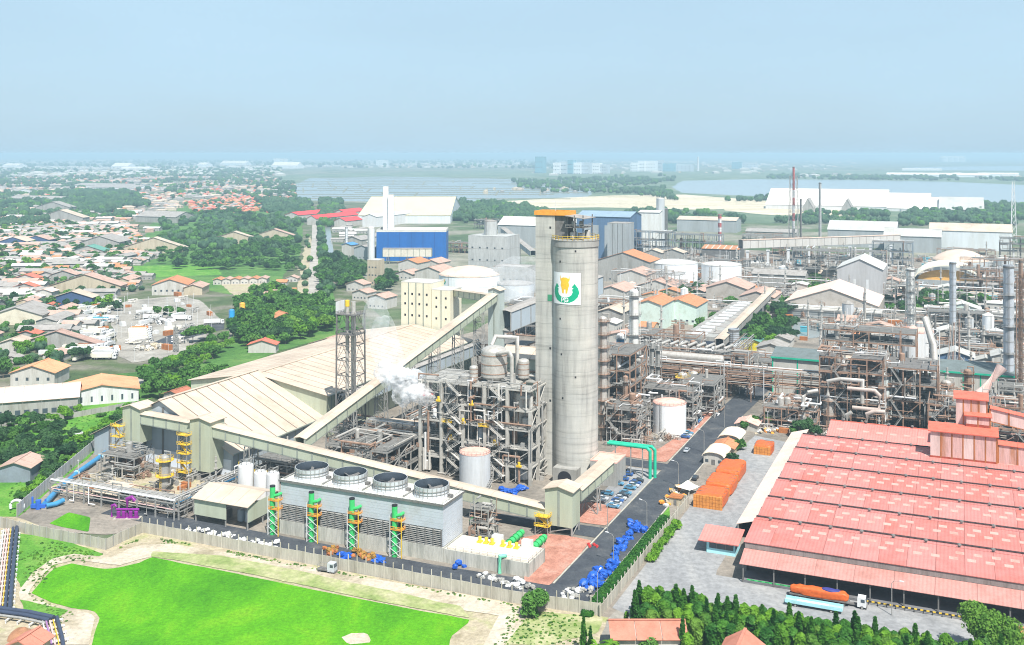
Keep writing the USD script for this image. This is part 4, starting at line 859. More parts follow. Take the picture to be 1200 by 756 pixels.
for x, y, z in ((18.5, -1, 20.2), (22, -1, 27.2), (31, -.5, 13.4), (8, -.5, 27.2), (41, -1, 6.7), (13, -.5, 13.4)): ps.part('valve_station', cat([cyl(x, y, z, z+1.8, .5, 10), box(x-.9, x+.9, y-.5, y+.5, z, z+.6)]), yellow_p)
lt_ = M('pale_dusty_steel', (.55, .53, .49), .6, .25, .5); LV = [0, 6.5, 13.2, 20, 27, 34.5]; rg = random.Random(91)
for sx in (13.0, 30.5):
    for k in range(5):
        a, b = (sx, sx + 4.8) if k % 2 == 0 else (sx + 4.8, sx); z0, z1 = LV[k] + .1, LV[k+1]
        ps.part('stair', cat([beam((a, -2.0, z0 + (z1-z0)*.5*h_), (a + (b-a)*(h_*.0 + 1), -2.0, z0 + (z1-z0)*.5*(h_+1)), .9, .22) if h_ == 0 else beam((b, -2.9, z0 + (z1-z0)*.5), (a, -2.9, z1), .9, .22) for h_ in (0, 1)] + [box(min(b-.6, b+.6), b + .6, -3.4, -1.5, z0 + (z1-z0)*.5 - .1, z0 + (z1-z0)*.5 + .05), railing([(a, -1.5, z0), (b, -1.5, z0 + (z1-z0)*.5)], 1.1, 2, .07), railing([(b, -3.4, z0 + (z1-z0)*.5), (a, -3.4, z1)], 1.1, 2, .07)]), lt_)
for k in range(34):
    x = rg.uniform(0, 45); z = rg.choice(LV[:5]) + rg.uniform(.5, 1.5); y = rg.uniform(-1.6, -.4); r = rg.choice((.16, .22, .3, .45)); zt = min(z + rg.uniform(4, 16), 36)
    q = [(x, y, z), (x, y, zt)] + ([(x + rg.uniform(-7, 7), y, zt)] if rg.random() < .7 else []) + ([(x, y + 4, zt)] if rg.random() < .2 else [])
    ps.part('pipe', tube(q, r, 7), rg.choice((lagging, lt_, white_p, steel_b)))
for k in range(16):
    x, y, li = rg.uniform(1, 43), rg.uniform(.5, 5), rg.randrange(5); r = rg.uniform(.8, 1.9); ps.part('vessel', vessel(x, y, LV[li] + .2, min(LV[li+1] - .8, LV[li] + rg.uniform(3, 6)), r, 14) if r < 9 else None, rg.choice((lagging, lt_, white_p, grey_clad)), smooth=40)
for k in range(9):
    x, li = rg.uniform(1, 40), rg.randrange(1, 6); ps.part('platform', cat([box(x, x + 4, -1.7, 0, LV[li] - .12, LV[li]), railing([(x, -1.7, LV[li]), (x + 4, -1.7, LV[li])], 1.1, 1.3, .07)]), yellow_p if k % 3 == 0 else lt_)
t = Thing('red_tarpaulin', 'crumpled red tarpaulin on the top deck beside the steam', 'tarpaulin', PU + 1.5, 343, 28.2)
m = trimesh.creation.icosphere(3, 1.0); vv = np.array(m.vertices) * [2.6, 1.6, 1.2]; vv += (meshkit.fbm(vv * 1.1, 3, 4)[:, None] - .5) * 1.4; vv[:, 2] = np.maximum(vv[:, 2], -.3); t.part('cloth', (vv + [0, 0, .4], np.array(m.faces)), red_p, smooth=40)
tank('storage_tank', 'small grey tank with flat pink roof in front of the process frame', uv_at_v(556.5, 332), 332, 5.6, 13.0, M('tank_grey', (.50, .52, .54), .6, .15, .2, streak=True), pink_tank, dome=.05, stair=True, rings=0, ladder=False)
process_unit('process_structure', 'low steel frame full of pipework behind the front conveyor', -214, 318, 26, 26, [4.5, 9, 13], 4, 3, 8, vessels=10, pipes=40, colw=.4, small=110)
process_unit('process_structure', 'compressor frame with thick grey ducts beside the pair of tall stacks', -232, 345, 30, 18, [4.5, 9.5], 4, 2, 9, vessels=8, pipes=34, colw=.4, small=90, stairs=False)
process_unit('process_structure', 'tangle of low pipe frames between the open shed and storage hall', -240, 310, 22, 14, [3.5, 7], 3, 2, 19, vessels=5, pipes=22, colw=.35, small=70, stairs=False)
shed('compressor_house', 'low white-roofed compressor house below the steam cloud', 'shed', 0, 0, 0, 0, 14, wall_g, cream_roof, rise=1.0, along='x', n=3, uvpos=((-203, 352), (20, 11)), windows=(7.5, 2.2, 1.6, 6))
pipe_rack('pipe_rack', 'pipe rack running behind the front conveyor towards the tower', -214, 346, 34, 5, [9, 12.5, 15], 7, 14, pipes=5)
pipe_rack('pipe_rack', 'pipe rack running away beside the steep conveyor', -206, 372, 60, 5, [8, 11], 9, 15, pipes=5, rot=90)
# paired flue stack in a lattice
q = uv(411, 527); t = Thing('flue_stack', 'pair of tall slim flues in a square lattice frame in front of the storage hall', 'flue stack', q[0], q[1]); Hs = 58
for x, y, r_, h_ in ((-1.6, 0, .75, 58), (1.0, .4, .95, 60), (2.6, -.8, .35, 56)): t.part('flue', cyl(x, y, 0, h_, r_, 14), lagging, smooth=40)
for x in (-4.6, 4.6):
    for y in (-4, 4): t.part('lattice_leg', beam((x, y, 0), (x*.92, y*.92, 55), .5), steel_d)
ms = []
for j in range(9):
    z0, z1 = 55*j/9, 55*(j+1)/9; a0, a1 = 1-.12*j/9, 1-.12*(j+1)/9; cs = [(-4.6,-4),(4.6,-4),(4.6,4),(-4.6,4)]
    for i in range(4):
        a, b = np.array(cs[i]), np.array(cs[(i+1) % 4]); ms += [beam((*a*a1, z1), (*b*a1, z1), .3)]
        ms += [beam((*a*a0, z0), (*(a+b)/2*a1, z1), .15), beam((*b*a0, z0), (*(a+b)/2*a1, z1), .15)]
t.part('lattice_brace', cat(ms), steel_d, kind='stuff')
for z in (55, 47): t.part('platform', cat([box(-4.6, 4.6, -4, 4, z, z+.2), railing([(-4.6,-4,z), (4.6,-4,z), (4.6,4,z), (-4.6,4,z), (-4.6,-4,z)], 1.2, 2, .06)]), steel_d)
t.part('flame_tip', cyl(-1.6, 0, 58, 60.5, .9, 12), yellow_p)
t.part('screen', box(-5.2, -4.9, -3, 3, 55, 60), white_p)
# left yard: racks, blue pipe, magenta pumps, sheds
pipe_rack('pipe_rack', 'white pipe rack running along the lawn inside the front wall', -290, 262, 55, 5, [3.4, 6.2], 7.5, 21, pipes=7, mats=[white_p, lagging, white_p, M('pink_pipe', (.65, .45, .42), .5, .1, .5), steel])
pipe_rack('pipe_rack', 'pipe rack turning from the white rack towards the halfway transfer tower', -234, 263, 36, 4.5, [3.2, 5.2, 6.8], 7, 22, pipes=6, rot=90, mats=[lagging, steel, blue_p, white_p])
process_unit('pipework', 'low frame of grey pipes and cabinets beside the lawn', -276, 268.5, 40, 6, [3.2], 5, 1, 23, vessels=4, pipes=24, stairs=False, small=60, colw=.3, category='pipe frame')
P = [(*gnd(px, py), 1.7) for px, py in ((52, 597), (66, 581), (90, 560), (118, 540), (136, 524), (160, 508))]
t = Thing('blue_pipe', 'fat blue pipe lying along the left boundary wall', 'pipe', world=P[0][:2]); o = np.array([*P[0][:2], 0])
for a, b in zip(P[:-1], P[1:]): t.part('pipe', tube([np.array(a) - o, np.array(b) - o], .92, 14), blue_p, smooth=40)
for a in P[1:-1]: t.part('flange', ball(np.array(a) - o, 1.12, 2), M('pipe_collar', (.30, .55, .72)))
for a in P: t.part('saddle', move(box(-.8, .8, -.5, .5, 0, .9), *(np.array(a[:2]) - o[:2])), precast)
q = gnd(45, 597); t = Thing('valve_station', 'dark blue valve station with a white loop at the wall corner', 'valve', world=q)
bl = M('dark_blue_paint', (.03, .12, .50), .4, .1, .5)
t.part('valve_body', cat([cyl(0, 0, 0, 3.2, .9, 12), box(-2.4, 2.6, -.6, .6, .6, 1.8), cyl(-2, 0, 1.8, 4.2, .35, 10), cyl(2.2, .4, 1.8, 3.4, .3, 10)]), bl)
t.part('pipe', tube([(2.6, 0, 1.2), (5, 2, 1.2), (6.5, 4.6, 1.6)], .8, 12), blue_p, smooth=40)
t.part('white_loop', tube([(-6.5 + 2.2*math.cos(a), -1.5, 1.6 + 2.0*math.sin(a)) for a in np.linspace(-.4, math.pi + .4, 12)], .5, 10), white_p, smooth=40)
for px, py, s_, lb in ((149, 607, 1.0, 'magenta pump set with tall stand pipe beside the wall corner'), (131, 606, .6, 'small magenta standpipe left of the magenta pumps')):
    t = Thing('pump_set', lb, 'pump', world=gnd(px, py))
    t.part('standpipe', tube([(0, 0, 0), (0, 0, 6.2*s_), (1.5*s_, 0, 6.8*s_), (2.6*s_, 0, 5.6*s_)], .5*s_ + .1, 10), purple_p, smooth=40)
    if s_ == 1:
        for x in (-2.6, -.9, 1.4, 3.2): t.part('pump', cat([vessel(x, -.6, .2, 2.6, .65, 10), box(x-.8, x+.8, -1.2, .2, 0, .5)]), purple_p)
        t.part('header', tube([(-3.4, -.5, 3.0), (4.2, -.5, 3.0)], .4, 10), purple_p, smooth=40)
        t.part('skid', box(-4, 4.6, -2, 1.2, 0, .25), precast)
for lb, px, py, w, d, h, s_ in (('white canopy on posts in the left yard', 122, 592, 11, 8, 4.2, 1), ('low white-roofed kiosk beside the blue pipe', 146, 558, 8, 6, 3.0, 0), ('flat white canopy at the end of the white rack', 168, 600, 11, 9, 2.6, 1)):
    q = uv(px, py); t = Thing('canopy', lb, 'canopy', q[0], q[1])
    for x in (-w/2+.4, w/2-.4):
        for y in (.4, d-.4): t.part('post', beam((x, y, 0), (x, y, h), .25), steel)
    t.part('roof', slab([(-w/2-.5, -.5, h), (w/2+.5, -.5, h), (w/2+.5, d+.5, h+1.2), (-w/2-.5, d+.5, h+1.2)], .25), cream_roof)
    t.part('body', box(-w/2+1, w/2-1.2, 1.2, d-1, 0, h-.6) if not s_ else box(-w/4, w/4, 2, d-2, 0, h*.6), wall_w if not s_ else steel_d)
tower_column('column', 'dark grey process column with yellow platforms in the left yard', *uv(193, 577), 1.9, 13.5, steel, 2, pm=yellow_p)
process_unit('pipework', 'grey pipe frame under the far left transfer tower', -293, 288, 16, 10, [4, 8.5], 2, 2, 29, vessels=4, pipes=22, stairs=False, small=50, colw=.3, category='pipe frame')

gb = shed('bagging_house', 'tall pale green house with a cream roof between the process frame and the round tower', 'factory', 0, 0, 0, 0, 16, pale_green, cream_roof, rise=3, along='x', n=3, uvpos=((uv_at_v(612, 392), 392), (20, 35)))
for z in (12, 22, 30): gb.part('wall_band', box(-10.06, 10.06, -.08, .02, z, z + .5), green_dark)
# ------------------------------------------------------------------ red-roofed warehouse
WU0, WU1, WV, NB, BW = -56.0, 44.0, 295.0, 6, 20.0
wh = Thing('red_warehouse', 'huge red-roofed warehouse with rows of low ridges and roof vents', 'warehouse', WU0, WV)
ww = WU1 - WU0
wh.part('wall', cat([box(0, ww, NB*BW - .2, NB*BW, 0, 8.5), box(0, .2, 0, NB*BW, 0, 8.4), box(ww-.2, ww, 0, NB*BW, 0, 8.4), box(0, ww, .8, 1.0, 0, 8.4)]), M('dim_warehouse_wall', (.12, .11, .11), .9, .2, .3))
wh.part('fascia', box(-.3, ww + .3, -.25, -.05, 7.35, 9.0), M('grey_fascia', (.24, .21, .20), .9, .35, .4, streak=True))
rg = random.Random(3)
for b in range(NB):
    y0 = b * BW; K = 14
    for i in range(K):
        x0, x1 = -.6 + (ww + 1.2)*i/K + .04, -.6 + (ww + 1.2)*(i+1)/K - .04
        wh.part('roof_panel', slab([(x0, y0 + (.0 if b == 0 else .55) - (.5 if b == 0 else 0), 9.2), (x1, y0 + (.0 if b == 0 else .55) - (.5 if b == 0 else 0), 9.2), (x1, y0 + 15.6, 10.5), (x0, y0 + 15.6, 10.5)], .16), rg.choice((red_roof, red_roof, red_roof_b, red_roof_b, red_roof_c)))
        wh.part('roof_panel', slab([(x0, y0 + 15.62, 10.5), (x1, y0 + 15.62, 10.5), (x1, y0 + 19.55, 9.75), (x0, y0 + 19.55, 9.75)], .16), red_roof)
    wh.part('ridge_cap', beam((-.6, y0 + 15.6, 10.55), (ww + .6, y0 + 15.6, 10.55), .5, .08), red_roof)
    wh.part('gutter', box(-.7, ww + .6, y0 + 19.6, y0 + 20.5, 9.0, 10.0), gutter_m)
    for i in range(11):
        x = 4.2 + i * 8.6 + (b % 2) * .6
        wh.part('roof_vent', move(lathe([(.34, 0), (.34, .45), (.62, .6), (.55, .95), (.08, 1.2)], 8), x, y0 + 15.7, 10.5), steel_d)
    for r, yy in enumerate((7.6, 11.2)):
        for i in range(21):
            x = 3.2 + i * 4.55 + (1.6 if r else 0)
            if rg.random() < .94: wh.part('skylight', slab([(x + a_, y0 + yy + b_, 9.2 + (yy - .55 + b_)*.0864 + .05) for a_, b_ in ((0, 0), (2.2, 0), (2.2, 1.7), (0, 1.7))], .06), skylight_m)
for i in range(10):
    x0, x1 = -.5 + (ww + 1)*i/10 + .03, -.5 + (ww + 1)*(i+1)/10 - .03
    wh.part('canopy_panel', slab([(x0, -7.6, 5.5), (x1, -7.6, 5.5), (x1, -.3, 7.3), (x0, -.3, 7.3)], .14), M('pink_canopy_sheet', (.47, .225, .195), .8, .22, .15, rib=1.0))
for i in range(12): wh.part('canopy_post', box(8.4*i+.3, 8.4*i+.65, -7.0, -6.65, 0, 5.55), steel_d)
wh.part('loading_floor', box(0, ww, -6.9, .8, .0, .9), M('loading_floor', (.16, .16, .17), .9, .2, .3))
for i in range(5):
    y0, y1 = 24 + 23*i*.99, 24 + 23*(i+1)*.99 - .1
    wh.part('lean_to_panel', slab([(-7.6, y0, 5.2), (-.75, y0, 7.2), (-.75, y1, 7.2), (-7.6, y1, 5.2)], .15), pink_lean)
wh.part('lean_to_wall', box(-7.2, -6.95, 24, 137.5, 0, 5.1), wall_g)
bay7 = Thing('red_warehouse', 'narrower far bay of red roofing behind the huge warehouse', 'warehouse', -48, 415.2)
for i in range(5): bay7.part('roof_panel', slab([(11*i + .03, .3, 9.4), (11*(i+1) - .03, .3, 9.4), (11*(i+1) - .03, 17, 12.0), (11*i + .03, 17, 12.0)], .16), M('bright_red_roof', (.66, .22, .19), .7, .2, .06, rib=1.0))
bay7.part('wall', cat([box(0, 55, 16.4, 16.8, 0, 11.6), box(.1, .3, .4, 16.4, 0, 9)]), rust_wall); bay7.part('ridge_cap', beam((0, 17, 12.05), (55, 17, 12.05), .7, .2), red_trim)
for i in range(6): bay7.part('roof_vent', move(lathe([(.34, 0), (.34, .45), (.62, .6), (.55, .95), (.08, 1.2)], 8), 5 + 8.6*i, 16.8, 12.0), steel_d)
for i in range(10): bay7.part('skylight', slab([(3 + 5*i, 8, 10.66), (5.4 + 5*i, 8, 10.66), (5.4 + 5*i, 9.7, 10.93), (3 + 5*i, 9.7, 10.93)], .06), skylight_m)
# rusty pink head houses on the warehouse roof
def clad_house(name, label, u, v, w, d, z0, z1, n, lean=1.0, base=True):
    t = Thing(name, label, 'roof house', u, v)
    for i in range(n):
        x0, x1 = w*i/n + .12, w*(i+1)/n - .12; t.part('wall_panel', box(x0, x1, 0, d, z0, z1), rust_wall if i % 3 else M('pale_pink_panel', (.62, .48, .45), .85, .3, .3, streak=True))
        t.part('wall_post', box(w*(i+1)/n - .22, w*(i+1)/n + .22, -.1, .0, z0, z1), rust_m)
    t.part('base_band', box(-.06, w + .06, -.08, .0, z0, z0 + 1.8), M('dark_rust_red', (.34, .07, .04), .9, .3, .4))
    t.part('roof', slab([(-.7, -.8, z1 + .1), (w + .7, -.8, z1 + .1), (w + .7, d + .6, z1 + lean), (-.7, d + .6, z1 + lean)], .35), red_trim); return t
clad_house('head_house', 'wide rust-stained pink house standing on the red warehouse roof', -10, 402, 22, 9, 8.6, 19.5, 6)
clad_house('head_house', 'tall rusty pink tower block above the red warehouse roof', -1.5, 411.5, 10.5, 8, 8.6, 30, 4)
clad_house('head_house', 'small ochre rusty box in front of the pink tower block', 2, 409.6, 8, 1.8, 19.5, 24.4, 2)
gallery('conveyor_gallery', 'red-roofed pink conveyor running right from the roof house', (12.4, 406, 9.4), (62, 406, 7.6), 6, 7.0, 8, wall=rust_wall, strip=rust_m, roof=red_trim)
gallery('conveyor_gallery', 'upper red-roofed pink conveyor sloping down to the right edge', (10, 414, 22.6), (66, 414, 13), 4.4, 4.4, 9, wall=M('pale_pink_panel', (.62, .48, .45)), strip=rust_m, roof=red_trim, trestles=(.3, .6, .85))
# gate hut with a blue wall, barrier rails
t = Thing('gate_hut', 'small red-roofed hut with a pale blue wall beside the warehouse corner', 'hut', -65.6, 305.5)
t.part('wall', box(-4.2, 4.4, 0, 7, 0, 3.8), M('pale_cyan_wall', (.38, .72, .80), .8, .12, .3)); t.part('window', box(-3.4, 3.8, -.07, .02, 1.7, 3.4), glass_m)
for x in (-1.2, 1.4): t.part('window_post', box(x, x+.18, -.12, -.06, 1.7, 3.4), steel_d)
t.part('side_wall', box(-4.35, -4.2, .2, 6.8, .1, 3.8), M('dark_green_wall', (.05, .20, .12), .8))
t.part('roof', slab([(-6.4, -1.4, 4.1), (5.6, -1.4, 4.1), (5.6, 8.4, 5.6), (-6.4, 8.4, 5.6)], .3), M('bright_red_roof', (.66, .22, .19)))
def barrier(name, label, u, v, length, mats, step):
    t = Thing(name, label, 'barrier', u, v); n = int(length / step)
    for i in range(n): t.part('rail_segment', beam((i*step + .02, 0, 1.05), ((i+1)*step - .02, 0, 1.05), .16, .34), mats[i % 2])
    for i in range(0, n + 1, 3): t.part('post', box(i*step - .1, i*step + .1, -.1, .1, 0, 1.0), mats[1])
barrier('barrier_rail', 'yellow and black striped barrier rail under the warehouse canopy', -24.5, 287.2, 36, [yellow_p, black_m], .75)
barrier('barrier_rail', 'green barrier rail at the left end of the loading floor', -54.5, 288.4, 16, [green_p, M('dark_green_paint', (.02, .28, .08))], 1.0)
# lorries
def wheels(t, xs, yw, r=.52):
    for x in xs:
        for y in (-yw, yw):
            m = cyl(0, 0, -.17, .17, r, 14); w_ = (m[0][:, [0, 2, 1]], m[1][:, ::-1])
            q = t.part('wheel', move(w_, x, y, r), rubber); m = cyl(0, 0, -.19, .19, r*.5, 10); t.part('rim', move((m[0][:, [0, 2, 1]], m[1][:, ::-1]), x, y, r), steel, under=q)
def cab(t, x, mat, w=1.22):
    pf = [(x, .7), (x + 2.2, .7), (x + 2.25, 1.9), (x + 2.05, 3.1), (x + .1, 3.15), (x, 2.9)]
    t.part('cab', prism(pf, -w, w), mat); t.part('windscreen', slab([(x + 2.27, -w+.1, 1.95), (x + 2.27, w-.1, 1.95), (x + 2.10, w-.1, 2.95), (x + 2.10, -w+.1, 2.95)], .05), glass_m)
    for s in (-1, 1): t.part('side_window', box(x + .9, x + 1.9, s*w - .03, s*w + .03, 1.95, 2.75), glass_m)
    t.part('bumper', box(x + 2.2, x + 2.4, -w, w, .45, .95), steel_d)
t = Thing('lorry', 'white-cabbed articulated lorry with an orange tarpaulin load under the canopy', 'lorry', -42.2, 284.6)
pf = np.array([(0.2, 1.3), (15, 1.3), (15, 2.6)]); m = trimesh.creation.icosphere(4, 1.0); v_ = np.array(m.vertices)
v_ = np.sign(v_) * np.abs(v_) ** .42; v_ = v_ / np.max(np.abs(v_), axis=0) * [7.6, 1.35, 1.05]; v_ += (meshkit.fbm(v_ * [.8, 1.2, 1.2], 3, 2)[:, None] - .5) * [.3, .3, .75]
t.part('tarpaulin', (v_ + [7.6, 0, 2.35], np.array(m.faces)), tarp_orange, smooth=50)
m2 = trimesh.creation.icosphere(3, 1.0); w2 = np.array(m2.vertices) * [2.4, 1.1, .45] + (meshkit.fbm(np.array(m2.vertices)*1.5, 3, 8)[:, None] - .5) * .5
t.part('load_patch', (w2 + [10.6, .2, 3.35], np.array(m2.faces)), M('navy_tarpaulin', (.04, .04, .20), .6), smooth=50)
t.part('trailer_bed', box(0, 15.4, -1.2, 1.2, 1.05, 1.4), steel_d); wheels(t, (1.6, 2.9, 4.2, 12.8, 14.0, 18.6), 1.05)
t.part('chassis', box(14.6, 19.6, -.5, .5, .7, 1.05), steel_d); cab(t, 17.4, white_p)
t = Thing('flatbed_trailer', 'pale blue flatbed trailer parked in front of the orange lorry', 'trailer', -42.6, 279.2)
t.part('bed', box(0, 14.6, -1.3, 1.3, 1.0, 1.35), M('pale_cyan_paint', (.36, .66, .72), .5, .15, .4))
for y in (-1.3, 1.22): t.part('side_board', box(0, 14.6, y, y + .1, 1.37, 1.9), M('pale_cyan_paint', (.36, .66, .72)))
wheels(t, (1.5, 2.7, 11.8, 13.2), 1.0); t.part('load_strip', box(3, 11, -.7, .6, 1.37, 1.62), white_p)
# ------------------------------------------------------------------ row of tarpaulined stacks, huts and litter between fence and apron
def tarp_stack(name, label, u, v, w, d, h, mat, seed, cells=True):
    t = Thing(name, label, 'stack', u, v); m = trimesh.creation.icosphere(4, 1.0); q = np.array(m.vertices)
    q = np.sign(q) * np.abs(q) ** .3; q /= np.abs(q).max(axis=0); q = q * [w/2, d/2, h/2]; q[:, 2] += (meshkit.fbm(q * .5, 3, seed) - .5) * .9
    t.part('tarpaulin', (q + [w/2, d/2, h/2 + .05], np.array(m.faces)), mat, smooth=45)
    if cells:
        for i in range(int(w / 1.1)):
            for j in range(int(h / 1.15)):
                t.part('crate', box(.12 + i*1.1 + .02*(j % 2), 1.12 + i*1.1, -.22 + .04*((i+j) % 2), .3, .08 + j*1.12, 1.12 + j*1.12), M('orange_crate', (.62, .24, .05), .7, .3, .6))
        t.part('rope', cat([beam((0, y, h*.98), (w, y, h*.98), .12) for y in np.linspace(1.5, d-1.5, 4)]), steel_d)
    return t
tarp_stack('tarpaulin_stack', 'nearest orange tarpaulin-covered stack along the fence', -83.0, 343, 10, 12, 4.6, tarp_orange, 1)
tarp_stack('tarpaulin_stack', 'middle orange tarpaulin-covered stack along the fence', -82.5, 357.5, 9.5, 13, 4.5, tarp_orange, 2)
tarp_stack('tarpaulin_stack', 'farther orange stack with a ragged back along the fence', -82.5, 373, 9, 17, 4.4, tarp_orange, 3)
tarp_stack('tarpaulin_stack', 'small separate orange stack at the far end of the apron', -75.5, 413, 7, 9, 4.0, tarp_orange, 4)
def vault_hut(name, label, u, v, w, d, h, roof):
    t = Thing(name, label, 'hut', u, v); t.part('wall', box(-w/2, w/2, 0, d, 0, h), wall_w)
    aa = np.linspace(0, math.pi, 9); pr = [((w/2+.6)*math.cos(a), h - .2 + 1.9*math.sin(a)) for a in aa]; pi_ = [((w/2+.35)*math.cos(a), h - .2 + 1.65*math.sin(a)) for a in aa[::-1]]
    t.part('roof', prism(pr + pi_, -.7, d + .7), roof); t.part('gable', prism([((w/2)*math.cos(a), h - .2 + 1.55*math.sin(a)) for a in aa], .05, .2), wall_w)
    t.part('door', box(-.7, .7, -.08, .02, 0, 2.2), steel_d)
    for x in (-w*.33, w*.33): t.part('window', box(x-.6, x+.6, -.07, .02, 1.1, 2.2), glass_m)
vault_hut('guard_hut', 'nearer white hut with curved cream roof beside the main road', -87.0, 392, 7.5, 12, 3.6, M('hut_roof', (.74, .64, .50), .7, .12, .2))
vault_hut('guard_hut', 'farther white hut with curved cream roof beside the main road', -86.5, 419, 8, 12, 3.6, M('hut_roof', (.74, .64, .50)))
shed('hut', 'low brown-roofed hut squeezed between the two white huts', 'hut', 0, 0, 0, 0, 9, wall_c, terracotta, uvpos=((-86.5, 408), (8, 2.8)), rise=1.4)
shed('hut', 'hut with faded pink roof at the far end of the fence', 'hut', 0, 0, 0, 0, 9, wall_w, pink_tank, uvpos=((-84.5, 446), (9, 3.0)), rise=1.4)
def heap(name, label, mats, pts, seed, category='heap', size=(1.2, 1.0, .8), name2='sack'):
    rg = random.Random(seed); t = Thing(name, label, category, world=gnd(*pts[0])); o = gnd(*pts[0]); k = 0
    m0 = trimesh.creation.icosphere(2, 1.0)
    for p in pts:
        q = gnd(*p) - o
        for i in range(5):
            v_ = np.array(m0.vertices); v_ = np.sign(v_) * np.abs(v_) ** .7; v_ = v_ + (meshkit.fbm(v_ * 1.6 + k * 3.1, 2, seed)[:, None] - .5) * .9 + (meshkit.noise(v_ * 4.5 + k, seed)[:, None] - .5) * .55
            s = rg.uniform(.4, .85); v_ = v_ * np.array(size) * s; v_[:, 2] = np.maximum(v_[:, 2], -size[2]*.5)
            a = rg.uniform(0, 6.28); v_ = turn((v_, None), math.degrees(a))[0]
            t.part(name2, (v_ + [q[0] + rg.uniform(-1.5, 1.5), q[1] + rg.uniform(-2.2, 2.2), size[2]*.5*s + (i > 2)*size[2]*.8], np.array(m0.faces)), mats[rg.randrange(len(mats))]); k += 1
heap('tarpaulin_heap', 'nearest blue tarpaulin heap at the foot of the main road', [tarp_blue], [(690, 690), (695, 684), (703, 689), (699, 678)], 1, size=(1.5, 1.3, 1.2), name2='bundle')
heap('tarpaulin_heap', 'second blue tarpaulin heap along the road edge', [tarp_blue], [(709, 676), (714, 671), (719, 666), (706, 671)], 2, size=(1.4, 1.2, 1.1), name2='bundle')
heap('tarpaulin_heap', 'long line of blue tarpaulin bundles along the road edge', [tarp_blue], [(718, 660), (722, 653), (726, 646), (729, 640), (732, 634)], 3, size=(1.2, 1.1, 1.0), name2='bundle')
heap('tarpaulin_heap', 'farthest blue tarpaulin heap, beside the white sacks', [tarp_blue], [(741, 630), (745, 623), (749, 617), (742, 617), (754, 622)], 4, size=(1.3, 1.2, 1.1), name2='bundle')
heap('sack_heap', 'white sacks and rubbish heaped at the road corner', [white_p, wall_g], [(664, 700), (671, 694), (676, 700), (682, 692), (690, 697)], 5, size=(1.2, 1.0, .7))
heap('sack_heap', 'white sacks and scrap beside the road below the pale tent', [white_p, wall_c, orange_p], [(780, 592), (785, 585), (790, 578), (795, 574), (788, 590), (797, 584)], 6, size=(1.2, 1.0, .8))
heap('sack_heap', 'long heap of white bags between the front wall and the open shed', [white_p], [(222, 622), (232, 624), (242, 626), (252, 627), (262, 629), (272, 631), (284, 634), (296, 637), (308, 640), (320, 641)], 7, size=(1.15, .9, .8))
heap('sack_heap', 'row of white sacks along the low concrete basin', [white_p, wall_g], [(566, 676), (574, 678), (583, 681), (592, 683), (601, 684), (610, 687), (620, 689)], 8, size=(1.1, .9, .7))
heap('scrap_heap', 'heap of rusty brown drums below the cooling tower', [rust_m, M('brown_drum', (.32, .18, .04), .8)], [(384, 646), (390, 648), (420, 651), (426, 652), (432, 654), (437, 655)], 9, size=(1.0, .9, .9), name2='drum')
heap('tarpaulin_heap', 'blue sheeting lying behind the front wall under the risers', [tarp_blue], [(402, 650), (410, 652), (441, 657), (447, 658)], 10, size=(1.5, 1.0, .6), name2='bundle')
heap('tarpaulin_heap', 'small blue tarpaulin lump in front of the basin', [tarp_blue], [(539, 665), (541, 662)], 11, size=(1.1, .9, 1.0), name2='bundle')
heap('tarpaulin_heap', 'blue sheeting at the foot of the process frame beside the tower', [tarp_blue], [(592, 577), (599, 578), (606, 576), (612, 573)], 12, size=(1.7, 1.3, .8), name2='bundle')
heap('scrap_heap', 'litter of white boxes at the far corner of the apron', [white_p, wall_c, orange_p], [(888, 508), (897, 506), (905, 507), (915, 506), (922, 507)], 13, size=(1.6, 1.2, .9), name2='box')
t = Thing('tent', 'pale canvas tent top beside the orange crate hut', 'tent', world=gnd(806, 578)); 
t.part('canvas', lathe([(4.2, 2.3), (2.2, 3.2), (.1, 4.6)], 4), M('canvas', (.70, .72, .62))); t.part('pole', cat([beam((x, y, 0), (x, y, 2.4), .15) for x, y in ((3.6, 0), (-3.6, 0), (0, 3.6), (0, -3.6))]), steel)
t = Thing('kiosk', 'orange-topped crate hut beside the fence', 'kiosk', *uv(791, 593)); t.part('body', box(-2, 2, 0, 4, 0, 2.6), wall_c); t.part('roof', box(-2.3, 2.3, -.3, 4.3, 2.62, 2.9), rust_m); t.part('door', box(-.5, .5, -.06, .02, 0, 2), steel_d)
# ------------------------------------------------------------------ boundary walls
def wall_run(name, label, pts, h, mat, step=3.0, posts=True, tall=0.0, category='wall', pt=.28):
    t = Thing(name, label, category, world=pts[0]); o = np.asarray(pts[0], float)
    for a, b in zip(pts[:-1], pts[1:]):
        a, b = np.asarray(a) - o, np.asarray(b) - o; L_ = np.linalg.norm(b - a); n = max(1, int(round(L_ / step))); d = (b - a) / L_; nn = np.array([d[1], -d[0]])
        for i in range(n):
            p, q = a + d * (L_*i/n + .16), a + d * (L_*(i+1)/n - .16); e = nn * .07; hh = h + .05 * ((i * 7) % 3)
            t.part('wall_panel', hexa([(*(p+e), 0), (*(q+e), 0), (*(q-e), 0), (*(p-e), 0)], [(*(p+e), hh), (*(q+e), hh), (*(q-e), hh), (*(p-e), hh)]) if np.cross(q-p, -e) > 0 else hexa([(*(p-e), 0), (*(q-e), 0), (*(q+e), 0), (*(p+e), 0)], [(*(p-e), hh), (*(q-e), hh), (*(q+e), hh), (*(p+e), hh)]), mat)
            if posts: t.part('post', beam((*(a + d*L_*i/n), 0), (*(a + d*L_*i/n), h + .25 + tall), pt), concrete2 if not tall else precast)
    return t
GW = [gnd(*p) for p in ((-6, 617), (30, 626), (124, 645))]
